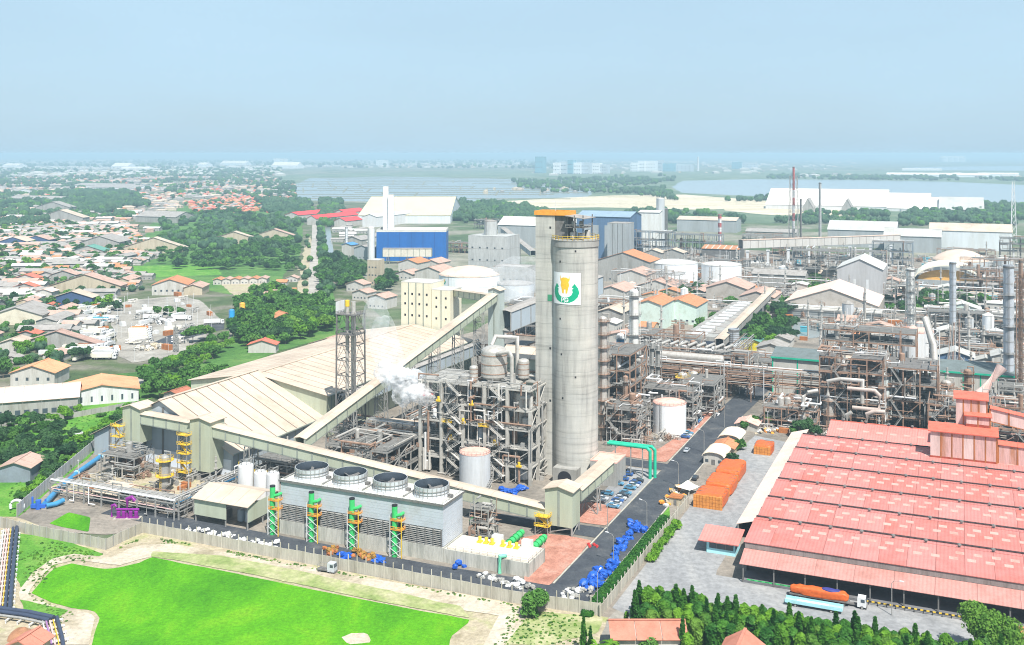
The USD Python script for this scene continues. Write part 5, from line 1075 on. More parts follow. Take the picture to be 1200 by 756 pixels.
wall_run('boundary_wall', 'pale concrete panel wall below the small lawn at left', GW, 3.4, precast)
wall_run('boundary_wall', 'short return of the panel wall beside the magenta pumps', [gnd(124, 645), gnd(166.6, 624.5)], 3.4, precast)
wall_run('boundary_wall', 'long concrete panel wall along the front of the plant', [gnd(*p) for p in ((166.6, 624.5), (240, 638.5), (300, 650), (450, 678), (600, 707), (706, 723))], 3.4, precast, tall=1.4)
wall_run('boundary_wall', 'white concrete panel fence between the hedge and the apron', U([(-85.2, 251.5), (-85.0, 345), (-87.5, 345.3)]), 3.0, precast, tall=.8)
wall_run('boundary_wall', 'tall grey panel wall along the left side of the plant', [gnd(*p) for p in ((20, 606), (62, 569), (110, 528), (160, 491.5))], 4.2, M('grey_wall_panel', (.46, .47, .48), .9, .25, .4, streak=True))
# street lamps
def make_lamp():
    t = Thing('street_lamp', 'x', 'street lamp', world=(0, 0))
    t.part('pole', lathe([(.14, 0), (.09, 8.6)], 8), steel); t.part('arm', tube([(0, 0, 8.5), (.5, 0, 9.2), (2.2, 0, 9.4)], .07, 6), steel); t.part('lamp_head', box(1.9, 3.0, -.2, .2, 9.3, 9.5), white_p); return t
lamp = make_lamp()
for k, (px, py, a, lb) in enumerate(((719, 664, 160, 'street lamp nearest the corner of the main road'), (758, 622, 160, 'street lamp beside the blue bundles'), (795, 572, 160, 'street lamp opposite the car park'), (712, 625, 0, 'street lamp on the pink gravel plot'),
    (825, 532, 160, 'street lamp beside the nearer white hut'), (849, 501, 160, 'street lamp beside the farther white hut'), (700, 712, 90, 'street lamp inside the corner of the boundary wall'), (1045, 722, 0, 'lone lamp post on the apron in front of the canopy'))):
    copy_of(lamp, lb, (*gnd(px, py), 0), ROT + a)
# parked cars
def make_car(mat, nm='parked_car'):
    t = Thing(nm, 'x', 'car', world=(0, 0))
    t.part('body', prism([(-2.15, .35), (2.1, .35), (2.15, .75), (1.9, .92), (.9, 1.0), (-1.7, 1.05), (-2.15, .95)], -.85, .85), mat)
    t.part('cabin', hexa([(-1.6, -.78, 1.0), (1.0, -.78, 1.0), (1.0, .78, 1.0), (-1.6, .78, 1.0)], [(-1.2, -.66, 1.5), (.3, -.66, 1.5), (.3, .66, 1.5), (-1.2, .66, 1.5)]), glass_m)
    t.part('car_roof', box(-1.15, .28, -.64, .64, 1.5, 1.54), mat)
    for x in (-1.3, 1.35):
        for y in (-.78, .78):
            m = cyl(0, 0, -.12, .12, .33, 12); t.part('wheel', move((m[0][:, [0, 2, 1]], m[1][:, ::-1]), x, y, .33), rubber)
    for y in (-.6, .6): t.part('headlight', box(2.08, 2.17, y-.18, y+.18, .65, .82), white_p)
    return t
cars = [make_car(M('car_blue', (.03, .10, .30), .3, .05, 1, spec=.6)), make_car(M('car_silver', (.45, .48, .52), .3, .05, 1, spec=.6)), make_car(M('car_dark', (.03, .035, .045), .3, .05, 1, spec=.6)), make_car(M('car_teal', (.08, .24, .38), .3, .05, 1, spec=.6))]
cn = ['blue car', 'silver car', 'black car', 'teal car']; rg = random.Random(21)
k = 0
for row, uu in enumerate((-113.3, -107.6)):
    for j in range(14):
        vv = 331 + j*2.95; 
        if rg.random() < .34 or (row == 1 and vv < 325): continue
        c = rg.randrange(4); copy_of(cars[c], f'{cn[c]} parked in the car park beside the round tower', (*xy(uu + rg.uniform(-.2, .2), vv), .25), ROT + (0 if rg.random() < .5 else 180), group=f'{cn[c]}s in the car park')
for (uu, vv, c, lb) in ((-106, 424, 0, 'on the pink gravel beside the white tank'), (-106, 427.2, 1, 'on the pink gravel beside the white tank'), (-106.2, 430.4, 3, 'on the pink gravel beside the white tank'), (-108, 447, 2, 'in the far parking bay below the pipe bridge'), (-108, 450, 0, 'in the far parking bay below the pipe bridge'), (-108, 453, 3, 'in the far parking bay below the pipe bridge'), (-108, 456, 1, 'in the far parking bay below the pipe bridge'), (-108, 459, 2, 'at the end of the far parking bay'), (-100.5, 405, 1, 'driving on the main road'), (-89.2, 372, 2, 'beside the fence opposite the car park'), (24, 263, 2, 'parked behind the big roadside tree')):
    copy_of(cars[c], f'{cn[c]} {lb}', (*xy(uu, vv), .3), ROT + 90 * (uu in (-100.5, -89.2)), group=None)
t = Thing('pickup', 'small grey flatbed pickup on the sand track outside the wall', 'pickup', *uv(383, 671), rot=4)
t.part('bed', box(-2.6, .7, -.95, .95, .8, 1.2), steel_d); cab(t, .6, M('car_silver', (.45, .48, .52)), .95); wheels(t, (-1.7, 1.6), .8, .42)
for x, y in ((-2.5, -.9), (-2.5, .9), (.5, -.9), (.5, .9)): t.part('rack_post', beam((x, y, 1.2), (x, y, 2.4), .09), steel)
t.part('rack_top', cat([beam((-2.5, -.9, 2.4), (.5, -.9, 2.4), .09), beam((-2.5, .9, 2.4), (.5, .9, 2.4), .09), beam((-2.5, -.9, 2.4), (-2.5, .9, 2.4), .09)]), steel)
t = Thing('hydrant_group', 'cluster of red fire hydrants on the pink gravel plot', 'hydrant', *uv(690, 640))
for x, y in ((0, 0), (1.6, .4), (2.8, -.6), (.8, -1.4)): t.part('hydrant', cat([cyl(x, y, 0, 1.0, .28, 10), box(x-.55, x+.55, y-.14, y+.14, .55, .8)]), red_p)
# ------------------------------------------------------------------ process plant right of the tower
tank('storage_tank', 'white upright tank with a domed pink roof beside the main road', -114.3, 430, 7.1, 13.4, M('tank_white', (.76, .78, .80), .5, .12, .2, streak=True), pink_tank, dome=.2)
tower_column('column', 'very tall pale process column behind the round tower, topped with pipework', *uv(743, 482), 2.2, 57, M('pale_lagging', (.60, .60, .58), .5, .15, .4), 6)
tower_column('column', 'tall scaffolded process column at the right edge of the round tower', *uv(706.5, 516), 1.9, 52, lagging, 9, pm=steel_b)
tc = tower_column('column', 'short white column with a blue mark near the very tall column', *uv(727, 470), 1.9, 33, white_p, 4); tc.part('blue_mark', lathe([(1.92, 27), (1.97, 27), (1.97, 30.5), (1.92, 30.5)], 20, cap=False), blue_p)
for px, py, h, r, lb in ((757, 470, 30, 1.0, 'slim reactor column left of the row of drums'), (764, 468, 28, 1.0, 'slim reactor column next to the pipe loops'), (771, 466, 26, 1.0, 'slim reactor column nearest the pipe bridge'), (733, 505, 24, 1.2, 'slim brown column behind the tangle of pipes')):
    tower_column('column', lb, *uv(px, py), r, h, steel if r < 1.1 else steel_b, 3)
BR = [lagging, steel, steel_b, steel_b, white_p]
process_unit('process_structure', 'dense pipe structure between the round tower and the white tank', -134, 404, 13, 20, [5, 10, 15], 2, 3, 31, vessels=10, pipes=60, pipe_mats=BR, colw=.4, small=90)
process_unit('process_structure', 'dark stack of heat exchangers behind the white tank', -128, 438, 22, 16, [4.5, 8.5, 12.5, 17], 3, 2, 32, vessels=14, pipes=55, pipe_mats=BR, colw=.4, small=80, stairs=False)
process_unit('process_structure', 'rusty process structure around the tall pale column', -150, 430, 18, 26, [6, 12, 18, 25, 32], 3, 3, 33, col=steel_b, vessels=10, pipes=44, pipe_mats=BR, colw=.45, small=100)
process_unit('process_structure', 'low reactor deck with pipe loops in front of the pipe bridge', -118, 462, 16, 22, [5, 10, 15], 2, 3, 34, vessels=8, pipes=30, pipe_mats=BR, colw=.4, small=80)
pr = process_unit('process_structure', 'long reformer deck carrying a row of silver ducts', -150, 508, 54, 14, [8, 14, 20], 7, 2, 35, col=steel_b, vessels=8, pipes=34, pipe_mats=BR, colw=.45, small=120, stairs=False)
for i in range(9): pr.part('duct', tube([(6 + 4.6*i, 1, 20), (6 + 4.6*i, 1, 23), (8.6 + 4.6*i, 6, 24), (8.6 + 4.6*i, 10, 20.5)], .7, 10), lagging, smooth=40)
q = vessel(0, 0, -17, 17, 2.0, 18); pr.part('drum', move((q[0][:, [2, 0, 1]], q[1]), 26, -1.5, 18), lagging, smooth=40)
pipe_rack('pipe_rack', 'wide pipe bridge crossing over the main road', -150, 498, 104, 9, [9, 12.5, 16], 12, 36, pipes=9, mats=BR, col=steel_b, loops=6)
pipe_rack('pipe_rack', 'pipe rack running away beside the main road beyond the bridge', -114, 520, 110, 7, [7, 10], 12, 37, pipes=6, mats=BR, rot=90, loops=3)
for px, py, h, lb in ((800, 478, 17, 'ochre-banded absorber column on the near side of the bridge'), (813, 474, 16, 'pale squat absorber column on the near side of the bridge')): tower_column('column', lb, *uv(px, py), 2.3, h, lagging, 2, pm=yellow_p)
# ammonia plant, right
process_unit('process_structure', 'low tangle of rusty pipework at the left end of the ammonia plant', -78, 452, 22, 26, [5, 10], 3, 3, 41, col=steel_b, vessels=14, pipes=75, pipe_mats=BR, colw=.4, small=110, stairs=False)
process_unit('process_structure', 'dark open process frame full of big looped ducts', -56, 462, 26, 26, [7, 13, 19, 26, 32], 4, 3, 42, col=steel_b, deck=steel_d, vessels=18, pipes=95, pipe_mats=BR, colw=.5, small=120, fill=.8)
process_unit('process_structure', 'tall dark furnace frame left of the white ladder frame', -29, 470, 20, 24, [7, 14, 21, 28], 3, 3, 43, col=steel_b, deck=steel_d, vessels=10, pipes=44, pipe_mats=BR, colw=.5, small=100, fill=.9)
process_unit('process_structure', 'rusty converter deck behind the rust-stained roof house', -12, 455, 26, 30, [6, 12, 17], 4, 3, 44, col=steel_b, vessels=18, pipes=85, pipe_mats=BR, colw=.45, small=120, fill=.5)
process_unit('process_structure', 'pipe structure at the right edge behind the upper pink conveyor', 12, 440, 34, 26, [6, 12, 20], 4, 2, 45, col=M('reddish_steel', (.42, .25, .21), .7, .3, .4), vessels=10, pipes=44, pipe_mats=[steel_b, M('reddish_steel', (.42, .25, .21)), lagging], colw=.4, small=100)
process_unit('process_structure', 'upper platform of pink-roofed drums on the dark process frame', -58, 492, 40, 16, [34, 39], 6, 2, 46, col=steel_b, vessels=10, pipes=26, pipe_mats=BR, colw=.5, small=60, stairs=False, fill=.8)
for px, py, r, h, mt, n_, lb in ((1034, 504, 2.9, 26, M('stained_lagging', (.50, .55, .54), .6, .3, .3), 5, 'thick pale column standing before the dark process frame'), (972, 503, 2.8, 15, lagging, 2, 'short fat column left of the looped ducts'), (1068, 500, 1.6, 14, lagging, 2, 'short slim column right of the thick pale column'),
    (1090, 497, 2.0, 20, lagging, 3, 'left one of two grey columns beside the roof house'), (1109, 495, 2.2, 19, lagging, 3, 'right one of two grey columns beside the roof house'), (1134, 486, 1.7, 21, steel_b, 4, 'rusty ringed column in front of the green-trimmed shed')):
    tower_column('column', lb, *uv(px, py), r, h, mt, n_, pm=steel_b)
for k, q in enumerate(([(-52, 458, 16), (-52, 458, 22), (-47, 458, 23.5), (-38, 458, 23.5), (-38, 458, 14)], [(-44, 457, 20), (-33, 457, 20), (-31, 457, 18), (-31, 457, 12), (-42, 457, 12)], [(-62, 456, 2), (-62, 456, 15), (-60, 456, 17), (-56, 457, 18)], [(-36, 456, 3), (-36, 456, 10), (-33, 456, 11.5), (-29, 457, 11.5)], [(-44, 455, 2), (-44, 455, 9), (-42, 455, 10.5)])):
    t = Thing('looped_duct', ('long looped duct bending down over the dark frame', 'U-shaped duct in the middle of the dark frame', 'tall upright duct at the left edge of the dark frame', 'pink-grey elbow duct low on the dark frame', 'short elbow duct between the fat column and the dark frame')[k], 'duct', q[0][0], q[0][1]); o = np.array([q[0][0], q[0][1], 0])
    t.part('duct', tube([np.array(p) - o for p in q], .85, 12), (lagging, M('brown_lagging', (.46, .38, .34), .5, .2, .4))[k % 2], smooth=40); t.part('stub', beam((0, 0, 0), (0, 0, q[0][2]), .3), steel_b)
t = Thing('ladder_frame', 'white braced ladder frame with two dark vent pipes', 'frame', *uv(1084, 470)); 
for j in range(3):
    z = 14 + 7*j; t.part('cell', cat([beam((0,0,z), (0,0,z+7), .45), beam((6.5,0,z), (6.5,0,z+7), .45), beam((0,0,z), (6.5,0,z), .4), beam((0,0,z+7), (6.5,0,z+7), .4), beam((0,0,z), (6.5,0,z+7), .3), beam((6.5,0,z), (0,0,z+7), .3)]), white_p)
for x in (0, 6.5): t.part('leg', beam((x, 0, 0), (x, 0, 14), .45), steel)
for x in (2.2, 4.6): t.part('vent_pipe', cyl(x, 1, 20, 42, .5, 10), steel_d)
stack('chimney', 'thick grey spiral-ribbed steel chimney at the right edge', *uv(1182, 470), 2.35, 66, M('chimney_steel', (.40, .43, .47), .5, .15, .3), strakes=True, plat=(.35, .55, .78))
t = Thing('flue_duct', 'pinkish flue duct slanting up to the thick grey chimney', 'duct', *uv(1150, 478)); t.part('duct', tube([(0, 0, 2), (0, 0, 7), (9, 5, 19)], 2.6, 12), M('pink_lagging', (.62, .46, .42), .7, .2, .3), smooth=40); t.part('breech', box(-3, 3, -3, 3, 0, 5), M('pink_lagging', (.62, .46, .42)))
t = Thing('flue_duct', 'grey duct sloping down from the tall white tank side', 'duct', *uv(1096, 482)); t.part('duct', tube([(0, 0, 20), (-1, 3, 30), (-4.5, 9, 42)], 1.7, 12), lagging, smooth=40); t.part('leg', tube([(0, 0, 0), (0, 0, 20.5)], 1.7, 12), lagging, smooth=40)
stack('chimney', 'rusty lattice mast at the far right edge', *uv(1196, 478), .9, 70, steel_b, lattice=1.8, lat_m=steel_b)
tank('storage_tank', 'tall white tank with a flat pink roof behind the ammonia plant', *uv(1072, 448), 9.8, 27.5, white_p, pink_tank, dome=.1)
# green-trimmed sheds
def trim_shed(label, px0, px1, pyb, pyt, depth, n):
    Y = CAM_H*FPX/(pyb-HOR); w = (px1-px0)*Y/FPX/.93; h = CAM_H-(pyt-HOR)*Y/FPX; u, v = uv((px0+px1)/2, pyb)
    t = Thing('green_trim_shed', label, 'shed', u, v); t.part('wall', box(-w/2, w/2, 0, depth, 0, h), wall_w)
    t.part('roof', slab([(-w/2-.8, -.8, h+.2), (w/2+.8, -.8, h+.2), (w/2+.8, depth+.8, h+2.6), (-w/2-.8, depth+.8, h+2.6)], .3), darkroof)
    t.part('fascia', box(-w/2-.85, w/2+.85, -.95, -.82, h-.7, h+.2), teal_p)
    for i in range(n + 1): t.part('pilaster', box(-w/2 + w*i/n - .3, -w/2 + w*i/n + .3, -.14, .0, 0, h - .05), teal_p)
trim_shed('white shed with green trim and dark roof left of the ammonia plant', 908, 961, 462, 420, 14, 2)
trim_shed('long white shed with green pilasters and dark roof right of the tall tank', 1096, 1182, 470, 437, 16, 5)
# ------------------------------------------------------------------ middle distance: rest of the plant
grey_tower = M('rough_grey_render', (.42, .43, .42), .9, .35, .12, streak=True)
darkblue = M('dark_blue_cladding', (.09, .16, .27), .6, .25, .08, streak=True)
midblue = M('grey_blue_cladding', (.33, .355, .365), .6, .2, .08, streak=True)
def auto(name, label, px, py, w, d, levels, nx, ny, seed, **k):
    q = uv(px, py); k.setdefault('vessels', 5); k.setdefault('pipes', 18); k.setdefault('small', 50); k.setdefault('colw', .6); k.setdefault('stairs', False)
    return process_unit(name, label, q[0], q[1], w, d, levels, nx, ny, seed, pipe_mats=BR, **k)
bt = tank('storage_tank', 'big white tank with a low cream dome and small emblem behind the cream block', *uv(550.5, 344), 26.5, 17.0, M('tank_white', (.76, .78, .80)), M('cream_dome', (.60, .47, .38), .7, .12, .1), dome=.26, rings=1)
bt.part('emblem_leaf', cat([wrap(Polygon(leaf(s)).buffer(0), 26.56, math.radians(-118), .09, 12.6, 2.4) for s in (-1, 1)]), gl)
bt.part('emblem_figure', wrap(Polygon(gold).buffer(0), 26.6, math.radians(-118), .09, 12.6, 2.4), yl)
bt.part('lettering', wrap(Polygon([(-1, -.16), (1, -.16), (1, .16), (-1, .16)]), 26.56, math.radians(-118), .20, 8.2, 2.2), M('faint_grey_lettering', (.45, .50, .52)))
for px, py, r, h, lb in ((604, 352, 15, 14, 'grey-white tank in the steam left of the round tower'), (622, 338, 13, 13, 'farther grey-white tank just left of the round tower shaft')): tank('storage_tank', lb, *uv(px, py), r, h, M('tank_grey', (.50, .52, .54)), greyroof, dome=.15)
tank('storage_tank', 'wide pale tank behind the pink gabled sheds right of the tower', *uv(790, 329), 22, 17.5, M('tank_white', (.76, .78, .80)), white_r, dome=.12, rings=1)
tank('storage_tank', 'pale tank standing to the right of its wider neighbour', *uv(845.5, 330), 18.5, 16.5, M('tank_white', (.76, .78, .80)), white_r, dome=.12)
tank('storage_tank', 'large domed pale tank behind the arched roof', *uv(1125, 320), 26, 13.5, M('tank_grey_white', (.45, .48, .49), .6, .14, .1, streak=True), M('cream_dome', (.60, .47, .38)), dome=.4, rings=1)
tank('storage_tank', 'small white cone-topped tank right of the large domed tank', *uv(1176, 322), 9, 15, M('tank_grey_white', (.62, .66, .68)), white_r, dome=.3)
block('blue_building', 'bright blue factory building with a flat white roof', 'factory', 444, 520, 306, 272, 40, M('bright_blue_cladding', (.006, .105, .36), .55, .12, .05, streak=True), white_r, parapet=2.6, rot=-ROT, strips=5, strip_m=M('darker_blue_strip', (.005, .075, .28)))
gallery('conveyor_gallery', 'beige conveyor bridge across the front of the blue building', (*uv(449, 309), 8), (*uv(506, 309), 8), 7, 8.5, 8, wall=M('beige_cladding', (.58, .54, .46), .7, .15, .1), roof=greyroof, trestles=(.1, .5, .9))
for px0, px1, top, lb, dd in ((449, 454.6, 219, 'taller half of the slim white tower behind the blue building', 9), (454.9, 461, 229, 'shorter half of the slim white tower behind the blue building', 9)):
    block('white_tower', lb, 'tower', px0, px1, 303 if top == 219 else 303.4, top, dd, M('pure_white_cladding', (.74, .75, .76), .5, .06, .1), white_r, rot=-ROT, bands=6, strip_m=white_r)
def long_hall(name, label, px0, px1, pyb, pye, pyr, depth, wall, roof, n=10, rot=0.0, category='hall'):
    """Broad-side hall whose eave row and ridge row are given."""
    Y = CAM_H*FPX/(pyb-HOR); w = (px1-px0)*Y/FPX/.93; h = CAM_H-(pye-HOR)*Y/FPX; Yr = Y + depth/2*.93; rz = CAM_H-(pyr-HOR)*Yr/FPX
    u, v = uv((px0+px1)/2, pyb); return shed(name, label, category, 0, 0, 0, 0, depth, wall, roof, rise=max(rz-h, 2), along='x', n=n, uvpos=((u, v), (w, h)), rot=rot, windows=None)
bigw = long_hall('warehouse', 'vast cream and white warehouse behind the blue building', 424, 524, 262, 252.5, 231, 330, M('pale_grey_wall', (.60, .64, .66), .7, .15, .05, streak=True), M('straw_roof', (.60, .54, .36), .7, .08, .01), n=4, rot=-ROT)
shed('warehouse', 'white-roofed annexe at the left of the vast warehouse', 'warehouse', 424, 442, 266, 254, 200, white_p, white_r, n=3)
for k, (a, b, lb) in enumerate(((333, 351, 'red-roofed shed row left of the straight town road'), (359, 371, 'red awning-roofed stall block beside the straight town road'), (390, 405, 'farther red-roofed stall block in front of the vast warehouse'), (391, 406, 'nearer red-roofed stall block in front of the vast warehouse'))):
    shed('market_shed', lb, 'shed', a, b, (259, 264, 256, 266)[k], (252, 256, 249, 259)[k], (90, 130, 70, 50)[k], wall_w, M('vivid_red_roof', (.72, .06, .06), .6, .15, .05), n=3, rise=5)
for px0, px1, pyb, pyt, lb, wl, rf, dd in ((400, 412, 302, 287, 'small blue-roofed gabled office beside the white stack', wall_w, blueroof, 14), (414, 434, 304, 291, 'grey-blue workshop left of the blue building', midblue, greyroof, 20), (402, 424, 288, 281, 'low grey roof between the white stacks', wall_g, greyroof, 30), (424, 440, 283, 277, 'pale shed behind the white silo column', wall_w, greyroof, 30),
    (466, 490, 319, 308, 'orange-roofed shed in front of the blue building', wall_w, terracotta, 26), (492, 515, 316, 308, 'pink-roofed shed beside the orange-roofed one', wall_w, pinkbrown, 26), (485, 520, 331, 319, 'white-walled pink gable below the blue building', wall_w, pinkbrown, 30), (462, 484, 328, 321, 'low faded roof left of the white-walled pink gable', wall_w, pinkbrown, 20),
    (405, 427, 342, 333, 'long low pink roof beside the cream stair block', wall_w, pinkbrown, 12), (412, 431, 352, 343, 'second low pink roof below the cream stair block', wall_w, pinkbrown, 14), (430, 452, 362, 349, 'pale pink-roofed cabin left of the cream block', wall_w, pinkbrown, 18), (361, 405, 421, 404, 'long pink-roofed shed at the edge of the trees behind the storage hall', wall_w, pinkbrown, 16)):
    shed('shed', lb, 'shed', px0, px1, pyb, pyt, dd, wl, rf, n=3, windows=(1.5, 1.2, 1.2, 4))
block('stair_block', 'narrow cream block beside the dark trees', 'building', 430, 443, 334, 305, 12, wall_c, white_r, rows=3, cols=3)
stack('chimney', 'slim white stack left of the blue building', *uv(406, 300), 1.6, 34, white_p)
t = tank('silo', 'upright white silo column left of the blue building', *uv(435, 306), 4, 36, white_p, white_r, dome=.8, category='silo')
block('grey_block', 'rough grey square tower block left of the round tower', 'industrial block', 548, 594, 336, 277, 30, grey_tower, grey_tower, rows=4, cols=5, bands=3, strip_m=concrete2)
tank('silo', 'round grey silo top on the rough grey block', *uv(575, 333), 6, 58, grey_tower, greyroof, dome=.2, category='silo')
block('grey_block', 'lower pale grey block beneath the rough grey tower', 'industrial block', 578, 618, 346, 313, 20, wall_g, greyroof, rows=2, cols=5)
long_hall('warehouse', 'long grey hall behind the top of the round tower', 583, 636, 290, 264, 254, 40, midblue, white_r, n=4)
gallery('conveyor_gallery', 'grey conveyor descending from the long grey hall', (*uv(590, 303), 30), (*uv(625, 316), 14), 6, 5, 8, wall=midblue, roof=greyroof, trestles=(.5,))
b_ = shed('factory', 'tall dark blue-grey process building right of the tower top', 'factory', 676, 737, 306, 254, 45, darkblue, M('steel_blue_roof', (.24, .33, .42), .6, .15, .05), rise=5, along='x', n=3)
for x in (-18, -9, 6, 15): b_.part('cladding_panel', box(x-4, x+4, -.4, .02, 2, 40), midblue)
block('factory', 'lighter grey-blue silo house joined to the dark blue building', 'factory', 712, 735, 311, 262, 24, midblue, greyroof, strips=3)
shed('factory', 'white-walled upper house with a slatted front among the dark frames', 'factory', 749, 772, 294, 249, 20, M('slatted_white', (.68, .69, .66), .6, .15, .2, streak=True), white_r, rise=2, along='x')
block('elevator_tower', 'dark square elevator tower with a pale tank on top', 'tower', 769, 779, 290, 245, 14, steel_d, greyroof, bands=4)
tank('water_tank', 'pale round tank high above the dark elevator tower', *uv(774, 293), 5.2, 64, M('tank_grey_white', (.62, .66, .68)), white_r, dome=.2)
for i, (px0, px1, pyb, pyt, lb, wl, rf) in enumerate(((754, 775, 312, 296, 'pale gabled house on stilts among the dark frames', wall_g, cream_roof), (776, 800, 312, 296, 'second pale gabled house right of the one on stilts', wall_g, cream_roof), (700, 760, 331, 306, 'broad grey gabled shed with an orange-pink roof right of the tower', wall_g, terracotta), (724, 756, 342, 322, 'low pink-roofed building in front of the broad gabled shed', wall_w, pinkbrown),
    (700, 732, 362, 341, 'pale pink-roofed shed at the right edge of the tower', wall_w, pinkbrown), (745, 775, 387, 357, 'terracotta hall with white bays behind the process columns', M('green_white_wall', (.55, .66, .60), .7, .15), terracotta), (775, 815, 380, 358, 'second terracotta hall joining the one behind the columns', M('green_white_wall', (.55, .66, .60)), terracotta), (806, 832, 353, 344, 'flat pink roof left of the big pink gable', wall_g, pinkbrown),
    (829, 874, 357, 338, 'big grey gable with a faded pink roof', M('grey_brown_gable', (.42, .38, .34), .8, .2, .2), pinkbrown), (868, 905, 366, 348, 'mottled pink-roofed shed beside the big grey gable', M('grey_brown_gable', (.42, .38, .34)), pinkbrown), (700, 728, 383, 366, 'pale cream shed directly right of the tower', wall_g, cream_roof), (746, 790, 344, 336, 'long flat green-trimmed roof among trees', wall_w, pinkbrown))):
    shed('shed', lb, 'shed', px0, px1, pyb, pyt, 34 if i > 1 else 16, wl, rf, n=4, windows=(2, 1.6, 1.4, 6))
dk = shed('warehouse', 'wide pink-roofed warehouse with a grey gable right of the trees', 'warehouse', 925, 1022, 372, 356, 60, M('grey_brown_gable', (.42, .38, .34)), M('pale_pink_tiles', (.70, .52, .45), .8, .15, .08), rise=11, n=6)
dk.part('porch_roof', slab([(-36, -9, 6), (36, -9, 6), (36, -.2, 8.5), (-36, -.2, 8.5)], .3), white_r); dk.part('porch_wall', box(-35, 35, -8.6, -.3, 0, 5.6), midblue)
g_ = shed('warehouse', 'tall grey gabled warehouse behind the wide pink roof', 'warehouse', 984, 1031, 350, 315, 50, M('grey_purple_gable', (.44, .43, .43), .8, .18, .08, streak=True), white_r, rise=8, n=5)
for x in (-4, 6): g_.part('light_panel', box(x-1, x+1, -.08, .02, 4, 16), white_p)
ar = Thing('arched_hall', 'hall with a high cream arched roof over an orange end wall', 'hall', *uv(1110, 338)); aa = np.linspace(.08, math.pi-.08, 15); Ra = 29
ar.part('arch_roof', prism([(Ra*math.cos(a), 4 + 17*math.sin(a)) for a in aa] + [((Ra-1)*math.cos(a), 4 + 15.6*math.sin(a)) for a in aa[::-1]], 0, 45), M('cream_arch', (.80, .76, .64), .6, .1, .1))
ar.part('end_wall', prism([((Ra-4)*math.cos(a), 6 + 10*math.sin(a)) for a in np.linspace(.05, math.pi-.05, 11)], 5, 6), M('orange_end_wall', (.72, .40, .10), .7, .2, .1)); ar.part('base_wall', box(-Ra+1.5, Ra-1.5, 4, 44, 0, 6.5), midblue)
block('annexe', 'long grey flat annexe in front of the arched hall', 'building', 1124, 1168, 346, 334, 20, midblue, greyroof, rows=1, cols=9, wz=3, wh=2.4)
# right middle: conveyor bridge, long sheds, stacks
gallery('conveyor_gallery', 'long grey conveyor bridge on white columns across the middle distance', (*uv(868, 309), 17), (*uv(1052, 301), 17), 9, 8.5, 22, wall=M('grey_beige_cladding', (.50, .48, .45), .7, .15, .1, streak=True), strip=greyroof, roof=M('rusty_cream_roof', (.55, .42, .34), .8, .25, .1))
for i in range(8):
    q = uv(876 + 24*i, 312 - i*1.1); t = Thing('bridge_column', ('conveyor bridge column under its left end', 'conveyor bridge column second from its left end', 'conveyor bridge column third from its left end', 'conveyor bridge column left of its middle', 'conveyor bridge column right of its middle', 'conveyor bridge column third from its right end', 'conveyor bridge column second from its right end', 'conveyor bridge column under its right end')[i].replace('conveyor', 'white'), 'column', q[0], q[1])
    t.part('shaft', box(-1.2, 1.2, -1.2, 1.2, 0, 15.6), white_p); t.part('cap', box(-1.8, 1.8, -1.8, 1.8, 15.6, 16.5), white_p)
t = shed('shed', 'open shed with striped orange-brown roof below the red and white stack', 'shed', 824, 864, 306, 292, 34, steel_d, M('striped_rust_roof', (.48, .22, .11), .8, .3, .1), rise=3, along='x', n=6)
for i in range(6): x = -t.w/2 + t.w*(i+.5)/6; t.part('pale_strip', slab([(x, -.9, t.h+.31), (x+1.0, -.9, t.h+.31), (x+1.0, t.d/2, t.h+t.rise+.36), (x, t.d/2, t.h+t.rise+.36)], .08), white_r)
rw = M('stack_red', (.42, .10, .10), .6, .15, .2); ww_ = white_p
stack('chimney', 'stubby red and white banded stack above the orange-brown shed', *uv(843.5, 297), 2.1, 47, ww_, bands=[rw, ww_]*4 + [rw])
stack('chimney', 'tall red and white banded chimney in a lattice, tallest on the right', *uv(930, 304), 1.7, 105, ww_, r2=1.2, bands=[steel, steel, steel, steel, ww_, rw, ww_, rw, ww_, rw, rw, rw], lattice=4.6)
stack('chimney', 'thin dark stack just right of the banded chimney', *uv(938.5, 303), 1.1, 68, steel_d)
stack('chimney', 'plain grey chimney right of the thin dark stack', *uv(961, 300), 1.8, 86, M('sooty_grey', (.36, .37, .37), .7, .2, .3), r2=1.5)
stack('chimney', 'twin-pipe white chimney before the grey gabled warehouse', *uv(1067, 402), 2.3, 47, M('pale_lagging', (.60, .60, .58)), plat=(.4, .7), lattice=2.8)
stack('chimney', 'pale spiral-ribbed stack left of the thick grey chimney', *uv(1116.5, 396), 2.0, 49.5, M('chimney_steel', (.40, .43, .47)), strakes=True)
t = Thing('flare_mast', 'lattice mast under a pale disc platform at the right', 'mast', *uv(1187, 287)); 
for a in range(3): t.part('mast_leg', beam((5*math.cos(a*2.094), 5*math.sin(a*2.094), 0), (1.4*math.cos(a*2.094), 1.4*math.sin(a*2.094), 83), .8), white_p)
t.part('mast_brace', cat([beam((5*math.cos(a*2.094)*(1-.08*j), 5*math.sin(a*2.094)*(1-.08*j), 8.3*j), (5*math.cos((a+1)*2.094)*(1-.08*(j+1)), 5*math.sin((a+1)*2.094)*(1-.08*(j+1)), 8.3*(j+1)), .4) for j in range(9) for a in range(3)]), white_p)
